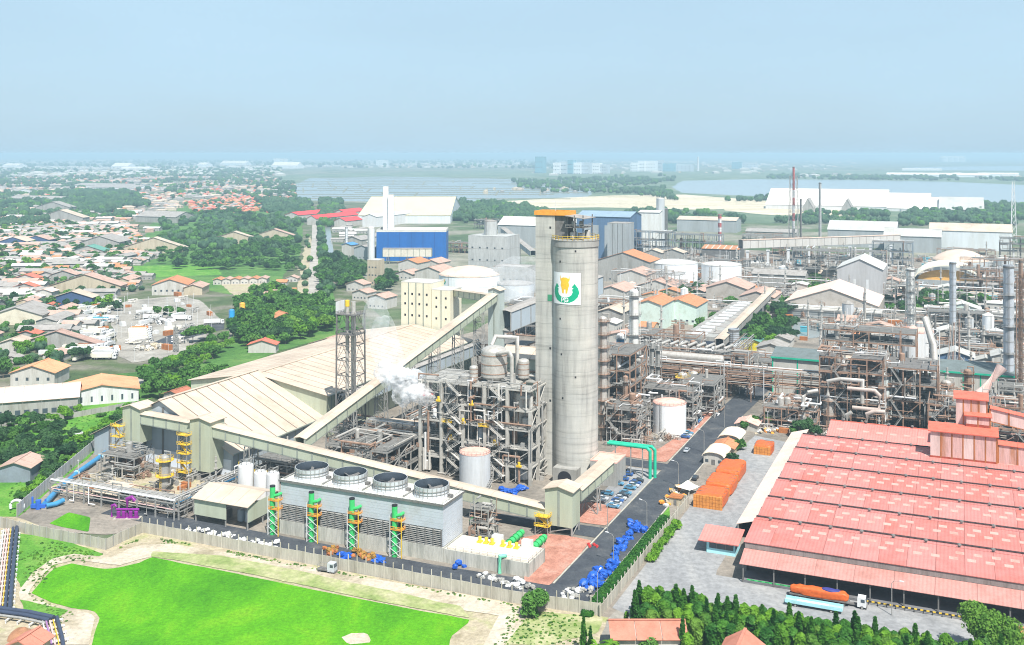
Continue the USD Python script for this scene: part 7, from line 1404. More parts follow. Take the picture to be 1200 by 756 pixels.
# ------------------------------------------------------------------ hand-placed buildings of the town at left
shed('warehouse', 'orange-roofed warehouse with a row of seven windows outside the left wall', 'warehouse', 82, 157, 474, 459, 26, M('pale_lilac_wall', (.60, .60, .62), .85, .2, .3, streak=True), M('orange_roof', (.66, .32, .17), .8, .22, .12), rise=3.2, n=4, rot=46, windows=(1.6, .9, 2.6, 7))
shed('warehouse', 'long pink-roofed warehouse at the left edge beside the orange one', 'warehouse', -30, 82, 490, 470, 24, wall_g, M('pale_pink_tiles', (.70, .52, .45)), rise=4, along='x', n=6, rot=44, windows=(1.4, 2.2, 2.2, 12))
wall_run('boundary_wall', 'mossy concrete wall in front of the pink-roofed warehouse', [gnd(-8, 502), gnd(86, 490), gnd(158, 477)], 2.6, wall_g, step=4.2)
for px0, px1, pyb, pyt, dd, wl, rf, rot, lb, w_ in ((14, 62, 453, 437, 18, wall_w, M('orange_roof', (.66, .32, .17)), 24, 'white house with an orange gable roof in the left town', (3, 1.4, 1.6, 4)), (-10, 46, 381, 370, 34, M('beige_wall', (.60, .55, .44), .8, .2, .2), greyroof, 30, 'large grey-roofed shed with beige walls at the left edge', None), (180, 218, 346, 334, 30, wall_w, terracotta, 30, 'white hall with a broad orange gable roof', (3, 1.6, 1.6, 6)), (216, 236, 346, 337, 24, wall_c, pinkbrown, 26, 'pink-roofed wing right of the broad orange gable', None),
    (62, 106, 360, 349, 14, M('navy_front', (.05, .09, .19), .7), cream_roof, 26, 'long dark blue fronted shed with pale roof', None), (60, 138, 342, 335, 16, wall_c, pinkbrown, 24, 'long low pink warehouse in the left town', None), (17, 42, 334, 326, 12, wall_w, redtile, 24, 'white house with a bright red tiled roof', (2, 1.2, 1.2, 3)), (17, 40, 344, 336, 9, wall_g, redtile, 24, 'grey house with red tiled awning below the red-roofed one', None), (51, 64, 364, 358, 9, wall_w, redtile, 26, 'small cabin with the brightest red roof in the left town', None),
    (42, 60, 352, 342, 12, wall_w, M('pale_pink_tiles', (.70, .52, .45)), 22, 'white gabled house beside the dark blue fronted shed', None), (20, 112, 410, 404, 8, wall_g, M('brown_awning', (.42, .28, .23), .8, .25, .2), 26, 'long brown awning roof over the lorry stalls', None), (18, 42, 400, 392, 10, wall_g, redtile, 26, 'dull red-roofed house above the long awning', None), (0, 26, 414, 402, 14, wall_w, cream_roof, 26, 'pale gabled house at the left edge by the awning', None), (85, 120, 300, 294, 20, wall_g, greenroof, 24, 'pale green-roofed hall in the left town', None), (95, 138, 294, 284, 40, wall_g, greyroof, 24, 'big flat grey hall in the left town', None), (0, 30, 290, 283, 24, M('navy_front', (.05, .09, .19)), cream_roof, 24, 'dark blue shed at the left edge', None),
    (28, 56, 288, 281, 20, M('navy_front', (.05, .09, .19)), pinkbrown, 24, 'blue and pink roofed shed beside the dark blue one', None), (146, 214, 297, 290, 12, wall_c, cream_roof, 22, 'long low cream shed at the edge of the green field', None), (252, 296, 286, 279, 12, wall_c, cream_roof, 22, 'long cream shed at the far side of the field', None), (296, 346, 283, 277, 12, wall_c, pinkbrown, 22, 'pinkish long shed ending the cream one', None), (60, 88, 330, 322, 12, wall_g, pinkbrown, 22, 'low pink row house above the pink warehouse', None), (42, 80, 252, 243, 30, wall_g, greyroof, 22, 'grey gabled hall in the far left trees', None), (44, 96, 262, 255, 24, wall_g, cream_roof, 20, 'cluster hall with cream roof in the far left town', None),
    (0, 34, 566, 548, 12, M('slate_wall', (.22, .25, .30), .8, .2, .2), pinkbrown, 24, 'slate-walled house with a faded roof in the thicket', None), (292, 322, 414, 404, 8, wall_w, redtile, 24, 'little red-roofed pavilion at the edge of the tree clump', None), (312, 322, 432, 424, 6, wall_w, white_r, 24, 'tiny white gatehouse on the lane', None), (190, 212, 474, 462, 10, wall_g, M('rust_red_roof', (.40, .15, .09), .85, .3, .3), 0, 'rust-red roof peeping over the storage hall ridge', None), (250, 272, 452, 444, 10, wall_g, M('rust_red_roof', (.40, .15, .09)), 0, 'second rust-brown roof behind the storage hall', None), (320, 350, 384, 372, 12, wall_c, terracotta, 60, 'long narrow orange roof in the trees', None)):
    shed('house' if px1 - px0 < 40 else 'shed', lb, 'house' if px1 - px0 < 40 else 'shed', px0, px1, pyb, pyt, dd, wl, rf, n=3, rot=rot, windows=w_)
for i in range(6): shed('house', ('leftmost', 'second', 'third', 'fourth', 'fifth', 'rightmost')[i] + ' little white house in the row by the sandy clearing', 'house', 250 + 10.6*i, 259 + 10.6*i, 334 - i*.3, 328 - i*.3, 14, wall_w, (terracotta, pinkbrown)[i % 2], rot=26, n=2, windows=(1, 1, 1, 2), group='row of little houses by the sandy clearing')
t = tank('silo', 'bright blue upright silo at the edge of the lorry yard', *uv(271.5, 386), 2.0, 13, M('bright_blue_paint', (.03, .32, .72), .4, .1, .3), blue_p, dome=.5, n=20, rail=False, category='silo')
t = tank('silo', 'orange upright silo at the edge of the tree clump', *uv(284, 379), 2.0, 14, M('amber_paint', (.85, .48, .06), .4, .1, .3), orange_p, dome=.5, n=20, rail=False, category='silo')
stack('chimney', 'slim lattice mast with a red foot in the lorry yard', *uv(206, 413), .25, 17, steel, lattice=.9, cap=False)
# lorries and containers of the yard
def make_lorry(m, nm):
    t = Thing(nm, 'x', 'lorry', world=(0, 0)); t.part('load_box', box(-7, 4.2, -1.25, 1.25, 1.2, 3.6), m); t.part('chassis', box(-6.8, 6.6, -.5, .5, .8, 1.15), steel_d); cab(t, 4.5, white_p); wheels(t, (-5.4, -4.2, 2.8, 5.6), 1.0); return t
lor = [make_lorry(M('cream_box', (.70, .67, .58), .6, .15, .3), 'parked_lorry'), make_lorry(M('grey_box', (.52, .53, .54), .6, .15, .3), 'parked_lorry'), make_lorry(white_p, 'parked_lorry'), make_lorry(M('orange_box', (.68, .24, .07), .6, .15, .3), 'parked_lorry'), make_lorry(M('teal_box', (.10, .38, .48), .6, .15, .3), 'parked_lorry')]
ln = ['cream lorry', 'grey lorry', 'white lorry', 'orange lorry', 'pale blue lorry']; rg = random.Random(4)
for j in range(6): copy_of(lor[0], 'cream lorry parked side by side with others in the middle of the lorry yard', (*gnd(164 + j*.4, 391 + j*2.6), .26), 4, (1.05, .95, 1.0), group='cream lorries side by side in the lorry yard')
for p in zone_points([(70, 384), (98, 360), (130, 372), (140, 402), (126, 424), (80, 414)], 13, 3, .8): k = rg.choice((0, 0, 1, 1, 2)); copy_of(lor[k], f'{ln[k]} in the crowded left half of the lorry yard', (*p, .26), rg.choice((0, 8, 80, 95)) + rg.uniform(-8, 8), group=f'{ln[k]}s in the left half of the lorry yard')
for p in zone_points([(160, 366), (216, 364), (262, 376), (250, 384), (200, 390), (164, 384)], 17, 6, .6): k = rg.choice((0, 1, 2, 2, 1)); copy_of(lor[k], f'{ln[k]} in the far half of the lorry yard', (*p, .3), rg.choice((0, 20, 70)) + rg.uniform(-8, 8), group=f'{ln[k]}s in the far half of the lorry yard')
for p in zone_points([(96, 352), (138, 350), (132, 420), (92, 428), (66, 400)], 9, 44, .6): copy_of(lor[rg.choice((0, 1))], 'pale lorry squeezed between the houses left of the lorry yard', (*p, .26), rg.choice((0, 8, 80, 95)) + rg.uniform(-8, 8), .8, group='pale lorries between the houses left of the lorry yard')
for px, py, k, lb in ((166, 389, 3, 'orange lorry behind the row of cream lorries'), (105, 410, 3, 'orange lorry at the end of the long awning'), (60, 418, 2, 'white lorry below the awning'), (78, 416, 0, 'cream lorry below the middle of the awning'), (96, 414, 2, 'white lorry near the right end of the awning'), (94, 406, 4, 'pale blue lorry under the awning'), (120, 378, 4, 'pale blue lorry at the corner of the lorry yard'), (116, 421, 0, 'cream lorry by the bright trees')): copy_of(lor[k], lb, (*gnd(px, py), .26), rg.uniform(-10, 30))
heap('sack_heap', 'big white tarpaulin-covered heap in the lorry yard', [wall_w, wall_c], [(162, 410), (168, 411), (174, 411), (180, 409), (186, 409)], 31, size=(3.0, 2.2, 1.7), name2='bundle')
heap('scrap_heap', 'heap of pale rubble and scrap in the lorry yard', [wall_g, white_p, steel_d], [(170, 380), (178, 379), (186, 380), (192, 378), (200, 377)], 32, size=(3, 2.6, 1.6), name2='lump')
heap('scrap_heap', 'pile of orange and white crates on the meadow', [orange_p, white_p, terracotta], [(92, 512), (97, 513), (103, 512), (108, 511)], 33, size=(1.6, 1.2, .9), name2='crate')
# pipe corridor at the bottom left
def corridor(label, pts, mats):
    t = Thing('pipe_corridor', label, 'pipeline', world=gnd(*pts[0])); o = gnd(*pts[0]); P = [gnd(*p) - o for p in pts]
    for a, b in zip(P[:-1], P[1:]):
        L_ = np.linalg.norm(b - a); d = (b - a)/L_; n = np.array([d[1], -d[0]])
        for i in range(int(L_/4) + 1): c = a + d*min(i*4, L_); t.part('sleeper', cat([beam((*(c - n*2.8), .9), (*(c + n*2.8), .9), .3, .3), beam((*(c - n*2.6), 0), (*(c - n*2.6), .9), .25), beam((*(c + n*2.6), 0), (*(c + n*2.6), .9), .25)]), white_p)
    for k, (m, r, off) in enumerate(mats):
        q = []
        for i, p in enumerate(P):
            d = (P[min(i+1, len(P)-1)] - P[max(i-1, 0)]); d /= np.linalg.norm(d); q.append((*(p + np.array([d[1], -d[0]])*off), 1.08 + r))
        t.part('pipe', tube(q, r, 10), m, smooth=40)
pk_ = M('pink_pipe', (.65, .45, .42)); nv = M('navy_pipe', (.045, .06, .10), .5, .2, .4)
corridor('ground-level pipeline of dark and pink pipes along the left edge', [(13, 624), (9, 660), (6, 690), (3, 722)], [(nv, .55, -1.7), (nv, .4, -.6), (yellow_p, .12, .1), (pk_, .22, .7), (pk_, .22, 1.4), (white_p, .2, 2.1)])
corridor('second pipeline turning at the bottom left corner', [(-30, 716), (0, 724), (30, 728), (58, 734)], [(nv, .6, -1.4), (nv, .5, 0), (steel, .3, 1.3)])
corridor('short pipeline running off the bottom left edge', [(60, 732), (66, 756), (72, 800)], [(nv, .5, -1.3), (yellow_p, .14, -.4), (pk_, .25, .4), (M('violet_pipe', (.35, .18, .38), .5), .25, 1.2), (white_p, .2, 2)])
t = Thing('mound', 'brown soil mound inside the bottom left pipeline corner', 'mound', world=gnd(26, 748)); m = trimesh.creation.icosphere(3, 1.0); v_ = np.array(m.vertices)*[3.4, 3, 2.4]; v_ += (meshkit.fbm(v_*.6, 3, 2)[:, None]-.5)*1.2; v_[:, 2] = np.maximum(v_[:, 2], 0)
t.part('soil', (v_, np.array(m.faces)), M('brown_soil', (.36, .18, .10), .95, .3, .6), smooth=50)
shed('house', 'peach-roofed cabin at the very bottom left', 'house', 8, 40, 782, 758, 6, wall_c, M('salmon_roof', (.50, .195, .135)), rise=1.5, rot=10, n=2)
# ------------------------------------------------------------------ town houses: nearest one by one, the rest as one mass
def hip(w, d, h, rise, over=.6):
    a, b = w/2 + over, d/2 + over; r = max(w/2 - d/2, 0); z0, z1 = h - .15, h + rise
    V = np.array([(-a,-b,z0), (a,-b,z0), (a,b,z0), (-a,b,z0), (-r-.01,0,z1), (r+.01,0,z1)]); return V, np.array([[0,1,5],[0,5,4],[1,2,5],[2,3,4],[2,4,5],[3,0,4],[0,2,1],[0,3,2]])
def make_house(nm, w, d, h, rise, wall, roof, nw, style, category='house'):
    t = Thing(nm, 'x', category, world=(0, 0)); t.part('wall', move(box(-w/2, w/2, 0, d, 0, h) if style == 'hip' else gable_mesh_wall(w, d, h, rise, style), 0, -d/2), wall)
    if style == 'hip': t.part('roof', hip(w, d, h, rise), roof)
    else:
        for q in roof_panels(w, d, h, rise, style, .6, 1): t.part('roof_panel', move(q, 0, -d/2), roof)
    for f in range(1 + (h > 5)):
        for q in windows_row(-w/2+.4, w/2-.4, .9 + 2.9*f, 1.2, 1.3, nw, y=-d/2 - .06): t.part('window', q, glass_m)
    t.part('door', box(-.5, .5, -d/2-.08, -d/2+.02, 0, 2.1), steel_d); return t
hs = [('terracotta-roofed house', make_house('town_house', 10, 8, 3.4, 2.2, wall_w, terracotta, 3, 'x')), ('red-roofed house', make_house('town_house', 9, 9, 3.6, 2.3, wall_c, redtile, 2, 'hip')), ('grey-roofed house', make_house('town_house', 12, 9, 3.4, 1.8, wall_g, greyroof, 3, 'x')), ('faded pink-roofed house', make_house('town_house', 11, 9, 3.5, 2.2, wall_w, pinkbrown, 3, 'y')), ('two-storey terracotta-roofed house', make_house('town_house', 9, 9, 6.4, 2.2, wall_w, terracotta, 3, 'hip')),
      ('white-roofed long shed', make_house('town_shed', 24, 11, 4.6, 1.8, wall_g, white_r, 5, 'x', 'shed')), ('grey-roofed long shed', make_house('town_shed', 28, 12, 4.8, 2, wall_g, greyroof, 5, 'x', 'shed')), ('pinkish long shed', make_house('town_shed', 26, 11, 4.4, 2, wall_c, pinkbrown, 5, 'x', 'shed')), ('blue-roofed shed', make_house('town_shed', 18, 11, 4.6, 1.6, wall_w, blueroof, 4, 'x', 'shed')), ('grey flat-gabled house', make_house('town_house', 8, 10, 3.4, 1.4, wall_w, greyroof, 2, 'y'))]
keepout = [prep(Polygon(G(p)).buffer(6)) for p in ([(140, 356), (215, 346), (236, 350), (258, 372), (256, 394), (205, 420), (150, 428), (136, 404)], [(352, 352), (386, 352), (378, 300), (374, 262), (371, 246), (366, 246), (363, 270), (359, 300)], [(150, 312), (245, 310), (262, 322), (170, 326)], [(258, 333), (312, 331), (322, 345), (276, 348)], [(180, 330), (180, 350), (240, 350), (236, 330)], [(-10, 462), (160, 446), (160, 500), (-10, 510)], [(10, 430), (64, 430), (64, 456), (10, 456)], [(-15, 365), (50, 360), (50, 390), (-15, 395)], [(16, 396), (114, 398), (114, 414), (16, 416)], [(60, 330), (140, 330), (140, 344), (60, 344)], [(60, 346), (108, 346), (108, 362), (60, 364)])]
Z = [([(-40, 262), (150, 262), (180, 300), (150, 320), (180, 340), (90, 352), (96, 400), (66, 440), (-40, 450)], 13.8, .86, (0, 2, 3, 3, 9, 6, 3, 7, 2, 2, 9, 0, 5, 9, 3, 2)), ([(150, 300), (185, 262), (190, 320), (250, 345), (160, 345)], 24, .35, (0, 3, 5, 6, 2)), ([(300, 332), (322, 326), (352, 330), (350, 350), (320, 352)], 19, .6, (0, 3, 2, 7)), ([(258, 250), (330, 250), (345, 236), (300, 228), (215, 238), (230, 250)], 19, .72, (0, 1, 1, 3, 4, 0, 3, 2)), ([(-40, 262), (180, 262), (215, 244), (190, 232), (80, 240), (-40, 250)], 26, .55, (2, 3, 6, 7, 5, 0)), ([(400, 262), (430, 270), (432, 290), (398, 284)], 22, .6, (5, 6, 2))]
cand = []; rg = random.Random(12)
for zi, (pts, step, keep, kinds) in enumerate(Z):
    for p in zone_points(pts, step, 50 + zi, keep):
        if any(k.contains(Point(p)) for k in keepout): continue
        cand.append((math.hypot(*p), p, rg.choice(kinds), rg.choice((0, 0, 0, 90)) + rg.uniform(-9, 9) + 3, rg.uniform(.8, 1.2), zi))
cand.sort(); Zn = ['in the left town', 'among the fields left of the town road', 'beside the straight town road', 'in the red-roofed quarter', 'in the far left town', 'beside the blue building']
count = {}
far_h = []
for d_, p, k, a, s, zi in cand:
    base = hs[k][1].name
    if count.get(base, 0) < 240:
        count[base] = count.get(base, 0) + 1; copy_of(hs[k][1], f'{hs[k][0]} {Zn[zi]}', (*p, .1), a, (s, s, s*.95), group=f'{hs[k][0]}s {Zn[zi]}')
    else: far_h.append((p, k, a, s))
grove([(-40, 262), (150, 262), (180, 300), (150, 320), (180, 340), (90, 352), (96, 400), (66, 440), (-40, 450)], 17, 60, ['spreading_dark', 'round_mid', 'round_mid', 'spreading_dark', 'tall_mid', 'bright'], 'between the houses of the left town', .55, 1.05, keep=.85, patch=70)
grove([(92, 358), (130, 352), (150, 362), (120, 370)], 12, 61, ['round_mid', 'bright', 'spreading_dark'], 'at the top of the lorry yard', .6, 1.0, keep=.8)
grove([(160, 372), (216, 366), (218, 371), (165, 377)], 9, 62, ['bush_dark', 'round_mid'], 'in the middle of the lorry yard', .5, .9, keep=.7)
tree('flat_light', 226, 402, 1.3, 'wide pale flat-topped tree at the right of the lorry yard'); tree('flat_light', 243, 399, 1.2, 'second pale flat-topped tree right of its wider neighbour'); tree('spreading_dark', 90, 424, .9, 'dark tree below the long awning'); tree('spreading_dark', 100, 422, .8, 'second dark tree below the long awning')
# far town and woods
def lowhouse(w, d, h, rise): return cat([box(-w/2, w/2, -d/2, d/2, 0, h), hip(w, d, h, rise, .4)])
def lowtree(seed, R, H): 
    rng = np.random.default_rng(seed); ms = []
    for k in range(4):
        a = k*1.7; ms.append((lambda b: (b[0] + (meshkit.noise(b[0]*.8, seed)[:, None]-.5)*1.6, b[1]))(ball((R*.45*math.cos(a), R*.45*math.sin(a), H*(.5 + .12*(k % 2))), 1, 1, (R*.62, R*.62, H*.42))))
    q = rng.normal(0, 1, (90, 3)); q[:, 2] = np.abs(q[:, 2]); q /= np.linalg.norm(q, axis=1, keepdims=True); ms.append(leaf_cards(q*[R*1.0, R*1.0, H*.5] + [0, 0, H*.45], q, 1.1, rng)); return cat(ms)
hp = [(lowhouse(10, 8, 4, 2), terracotta), (lowhouse(10, 9, 4, 2), redtile), (lowhouse(13, 9, 4, 2), greyroof), (lowhouse(11, 9, 4, 2), pinkbrown), (lowhouse(24, 13, 5, 2), cream_roof), (lowhouse(30, 15, 5, 2.4), greyroof), (lowhouse(11, 9, 8, 2), wall_c), (lowhouse(52, 26, 8, 4), wall_w)]
pos, idx, ang, sc = [], [], [], []
for p, k, a, s in far_h: pos.append((*p, .1)); idx.append((0, 1, 2, 3, 1, 4, 5, 3, 2, 2)[k]); ang.append(math.radians(a)); sc.append((s, s, s))
def fill(pts, step, seed, keep, kinds, patch):
    rg = random.Random(seed)
    for p in zone_points(pts, step, seed, keep, patch): pos.append((*p, .1)); idx.append(rg.choice(kinds)); ang.append(rg.uniform(-.3, .3) + rg.choice((0, 0, 1.57))); s = rg.uniform(.8, 1.4); sc.append((s, s, s))
fill([(-80, 240), (345, 233), (345, 216), (300, 205), (-80, 208)], 29, 71, .8, (0, 1, 2, 2, 3, 3, 4, 5), 240)
fill([(-100, 209), (330, 206), (330, 196), (-100, 197)], 62, 72, .8, (2, 3, 4, 4, 5, 6, 7, 7), 500)
fill([(-100, 197), (620, 197), (620, 188), (-100, 188)], 130, 73, .75, (4, 4, 5, 7, 7, 6), 1200)
fill([(620, 206), (900, 204), (1000, 196), (1000, 189), (620, 189)], 170, 74, .4, (4, 5, 7, 6, 7), 1200)
fill([(930, 208), (1200, 208), (1200, 204), (930, 204)], 100, 75, .4, (4, 5, 7), 500)
fill([(560, 228), (690, 226), (690, 222), (580, 222)], 60, 76, .5, (4, 6, 2), 300)
scatter('distant_houses', 'hazy mass of small houses and sheds of the far town', hp, pos, idx, ang, sc, 'houses')
pos, idx, ang, sc = [], [], [], []
FK = ['spreading_dark', 'round_mid', 'flat_light', 'tall_mid', 'bright', 'bush', 'bush_bright', 'bush_dark']
for k, p, a, s in plant_trees(): pos.append((*p, 0)); idx.append(3 + FK.index(k)); ang.append(math.radians(a)); sc.append(s)
def wood(pts, step, seed, keep, patch, smin=.8, smax=1.5):
    rg = random.Random(seed)
    for p in zone_points(pts, step, seed, keep, patch): pos.append((*p, 0)); idx.append(rg.randrange(3)); ang.append(rg.uniform(0, 6.28)); s = rg.uniform(smin, smax); sc.append((s, s, s*rg.uniform(.8, 1.2)))
wood([(-60, 274), (60, 262), (150, 258), (176, 240), (150, 226), (60, 226), (-60, 236)], 14, 81, .75, 110)
wood([(-40, 262), (150, 262), (180, 300), (150, 320), (180, 340), (90, 352), (96, 400), (66, 440), (-40, 450)], 10.5, 78, .55, None, .3, .6)
wood([(230, 262), (345, 262), (352, 296), (260, 300)], 17, 79, .5, None, .4, .8)
wood([(215, 240), (300, 228), (345, 236), (330, 250), (258, 250)], 20, 80, .6, None, .4, .8)
wood([(50, 250), (130, 250), (150, 232), (100, 228)], 12, 82, .9, None, 1.0, 1.8)
wood([(-80, 236), (345, 232), (345, 214), (300, 205), (-80, 208)], 28, 83, .5, 190)
wood([(-100, 209), (330, 206), (330, 198), (-100, 198)], 52, 84, .45, 420, 1.1, 1.9)
wood([(190, 262), (260, 252), (352, 258), (352, 290), (240, 296), (190, 296)], 15, 85, .8, 70, .6, 1.1)
wood([(300, 236), (362, 236), (366, 252), (360, 262), (320, 256)], 16, 86, .9, 60)
wood([(374, 352), (373, 262), (378, 262), (384, 304), (390, 352)], 13, 77, .6, None, .5, .9)
wood([(346, 352), (356, 300), (362, 262), (365.5, 262), (362, 352)], 16, 76, .5, None, .4, .8)
wood([(374, 262), (376, 238), (402, 236), (400, 258), (386, 268)], 14, 87, .85, None)
wood([(504, 252), (520, 240), (560, 240), (640, 250), (640, 262), (560, 262), (520, 262)], 14, 88, .9, 90, .9, 1.5)
wood([(552, 260), (550, 246), (590, 242), (640, 252), (640, 262)], 13, 89, .95, None, 1.0, 1.7)
wood([(720, 262), (740, 250), (800, 250), (860, 254), (870, 262), (800, 268)], 16, 90, .85, 90)
wood([(620, 226), (780, 222), (800, 236), (740, 228), (690, 226)], 26, 91, .8, 150, .9, 1.6)
wood([(600, 212), (790, 206), (790, 214), (700, 222), (610, 222)], 40, 92, .85, 260, 1.0, 1.8)
wood([(850, 236), (940, 238), (1010, 248), (1000, 244), (900, 233)], 20, 93, .8, None)
wood([(1050, 266), (1060, 250), (1150, 248), (1149, 238), (1260, 240), (1260, 268)], 16, 94, .9, 160, .7, 1.2)
wood([(904, 264), (940, 252), (1040, 250), (1040, 262)], 16, 95, .85, 120, .7, 1.2)
wood([(900, 210), (1200, 213), (1200, 209), (900, 206)], 34, 96, .8, 260, 1.0, 1.6)
wood([(-100, 198), (700, 198), (700, 189), (-100, 189)], 130, 97, .4, 900, 1.6, 3.0)
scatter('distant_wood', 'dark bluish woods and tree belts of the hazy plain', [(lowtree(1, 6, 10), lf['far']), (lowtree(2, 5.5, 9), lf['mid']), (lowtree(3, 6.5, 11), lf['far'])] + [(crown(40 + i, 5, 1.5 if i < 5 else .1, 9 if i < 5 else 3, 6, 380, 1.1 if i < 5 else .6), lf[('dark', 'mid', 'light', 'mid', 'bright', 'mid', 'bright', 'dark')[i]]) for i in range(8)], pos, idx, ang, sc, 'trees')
# ------------------------------------------------------------------ small sheds, tanks, pipe racks and equipment filling the plant yard
bb = UsdGeom.BBoxCache(Usd.TimeCode.Default(), ['default', 'render'])
occ = []
for p_ in stage.GetPrimAtPath('/World').GetChildren():
    if not p_.IsA(UsdGeom.Xform): continue
    r = bb.ComputeWorldBound(p_).ComputeAlignedRange(); a, b = r.GetMin(), r.GetMax()
    if b[1] < 380 or b[1] - a[1] > 260: continue
    occ.append((a[0], a[1], b[0], b[1]))
occ = np.array(occ)
def free(p, m): return not np.any((occ[:, 0] - m < p[0]) & (occ[:, 2] + m > p[0]) & (occ[:, 1] - m < p[1]) & (occ[:, 3] + m > p[1]))
yard = [(-150, 540), (-60, 560), (60, 470), (260, 520), (560, 1150), (-60, 1250), (-330, 1180), (-230, 620)]
def yard_points(step, seed, keep):
    pl = Polygon(U(yard)); pp = prep(pl); x0, y0, x1, y1 = pl.bounds; rg = random.Random(seed); out = []
    for i in range(int((x1-x0)/step)):
        for j in range(int((y1-y0)/step)):
            p = (x0 + (i + rg.random())*step, y0 + (j + rg.random())*step)
            if rg.random() < keep and pp.contains(Point(p)): out.append(p)
    return out
ps_ = [('grey-roofed small shed', make_house('plant_shed', 14, 9, 4.5, 1.4, wall_g, greyroof, 4, 'x', 'shed')), ('cream-roofed small shed', make_house('plant_shed', 18, 10, 5, 1.6, wall_w, cream_roof, 4, 'x', 'shed')), ('pink-roofed small shed', make_house('plant_shed', 16, 10, 4.6, 1.8, wall_w, pinkbrown, 4, 'y', 'shed')), ('white flat-gabled plant building', make_house('plant_shed', 12, 10, 7.5, 1.0, wall_w, white_r, 3, 'x', 'shed')), ('terracotta-roofed small shed', make_house('plant_shed', 15, 10, 4.6, 1.8, wall_c, terracotta, 4, 'y', 'shed'))]
rg = random.Random(77); new = []
for p in sorted(yard_points(27, 5, .8), key=lambda q: math.hypot(*q)):
    if free(p, 7) and len(new) < 170:
        k = rg.randrange(5); s = rg.uniform(.75, 1.35); copy_of(ps_[k][1], f'{ps_[k][0]} among the works beyond the tower', (*p, .13), ROT + rg.choice((0, 0, 90)), (s, s, s*rg.uniform(.8, 1.3)), group=f'{ps_[k][0]}s among the works beyond the tower'); new.append((p[0]-9, p[1]-9, p[0]+9, p[1]+9))
occ = np.vstack([occ, np.array(new)])
def small_tank(m, rm): 
    t = Thing('small_tank', 'x', 'tank', world=(0, 0)); t.part('shell', cyl(0, 0, 0, 7, 3, 20), m, smooth=40); t.part('roof', lathe([(3.1, 7), (3.1, 7.15), (.05, 8.2)], 20), rm, smooth=40); t.part('ladder', cat([beam((-.3, -3.2, 0), (-.3, -3.2, 7.8), .1), beam((.3, -3.2, 0), (.3, -3.2, 7.8), .1)]), steel); return t
st2 = [('small white tank', small_tank(M('tank_white', (.76, .78, .80)), white_r)), ('small grey tank', small_tank(M('tank_grey', (.50, .52, .54)), greyroof)), ('small pink-topped tank', small_tank(M('tank_grey_white', (.62, .66, .68)), pink_tank))]; new = []
for p in sorted(yard_points(30, 9, .6), key=lambda q: math.hypot(*q)):
    if free(p, 4) and len(new) < 80: k = rg.randrange(3); s = rg.uniform(.6, 1.5); copy_of(st2[k][1], f'{st2[k][0]} standing among the works beyond the tower', (*p, .13), 0, (s, s, s*rg.uniform(.7, 1.7)), group=f'{st2[k][0]}s among the works beyond the tower'); new.append((p[0]-4, p[1]-4, p[0]+4, p[1]+4))
occ = np.vstack([occ, np.array(new)])
for i, (lb, u, v, ln, rot, lv, w) in enumerate((('long pipe rack beyond the white tank running to the right', -120, 575, 150, 0, [6, 8.5], 6), ('pipe rack running away right of the long cell block', -62, 560, 200, 90, [6, 9], 6), ('pipe rack crossing below the wide pink warehouse', -40, 640, 150, 0, [6, 9], 6), ('pipe rack crossing below the grey gabled warehouse', 40, 690, 190, 0, [6, 9], 6), ('pipe rack behind the green-trimmed shed at right', 20, 540, 180, 0, [6, 9, 12], 6), ('pipe rack running away behind the tall white tank', 0, 560, 180, 90, [7, 10], 6), ('pipe rack below the pale tanks', -190, 770, 220, 0, [6, 9], 6), ('pipe rack left of the dark conveyor frames', -180, 900, 240, 0, [8, 12], 7), ('pipe rack before the white long shed at right', 200, 850, 220, 0, [8, 12], 7), ('pipe rack running away right of the striped shed', 60, 780, 260, 90, [7, 10], 6))):
    pipe_rack('pipe_rack', lb, u, v, ln, w, lv, 12, 200 + i, pipes=6, mats=BR, rot=rot, loops=4)
F2 = [('frame of drums behind the long white shed with green pilasters', 16, 505, 40, 18, [5, 10, 15]), ('cream pipe frame right of the tall white tank', 34, 560, 44, 20, [5, 10]), ('low reactor frame behind the pipe bridge', -140, 545, 50, 18, [6, 11]), ('cluttered frame left of the pipe bridge road', -170, 560, 36, 22, [6, 12, 18]), ('brown frame behind the reformer deck', -150, 530, 54, 10, [6, 11, 16]), ('open frame between the pond and the arched hall', 60, 640, 50, 20, [6, 12]), ('pale frame behind the arched hall annexe', 120, 640, 50, 20, [6, 12, 18]), ('steel frame behind the striped shed', 0, 930, 60, 24, [8, 16, 24]), ('steel frame beyond the banded chimney', 110, 960, 70, 24, [8, 16]), ('grey frame at the foot of the conveyor bridge', 130, 830, 60, 20, [8, 14]), ('grey frame below the long hall beyond the tower', -280, 860, 60, 22, [8, 16]), ('pipe frame in front of the grey block', -270, 700, 50, 20, [7, 13]), ('wide dark frame beyond the pale tanks', -140, 960, 80, 26, [8, 16, 24, 32]), ('grey frame left of the plain grey chimney', 60, 1010, 70, 24, [8, 16, 24]), ('brown frame below the sloping grey shed', 210, 960, 70, 24, [8, 16, 22]), ('tall frame behind the large domed tank', 260, 880, 50, 24, [9, 18, 27, 34]), ('low frame in front of the long white shed', 300, 960, 70, 22, [7, 14]), ('frame of loops behind the striped shed at its right', 0, 1000, 60, 22, [8, 16, 26]), ('pale frame between pale tanks and grey roofs', -20, 760, 60, 20, [6, 12]), ('steel frame right of the wide pink warehouse', 92, 700, 40, 26, [7, 14, 22])]
for i, (lb, u, v, w, d, lv) in enumerate(F2): process_unit('process_structure', lb, u, v, w, d, lv, max(3, w // 10), 2, 300 + i, col=(steel, steel_b)[i % 2], pipe_mats=BR, vessels=9, pipes=26, small=90, stairs=False, fill=.45)
rng_ = np.random.default_rng(5); pos, idx, ang, sc = [], [], [], []
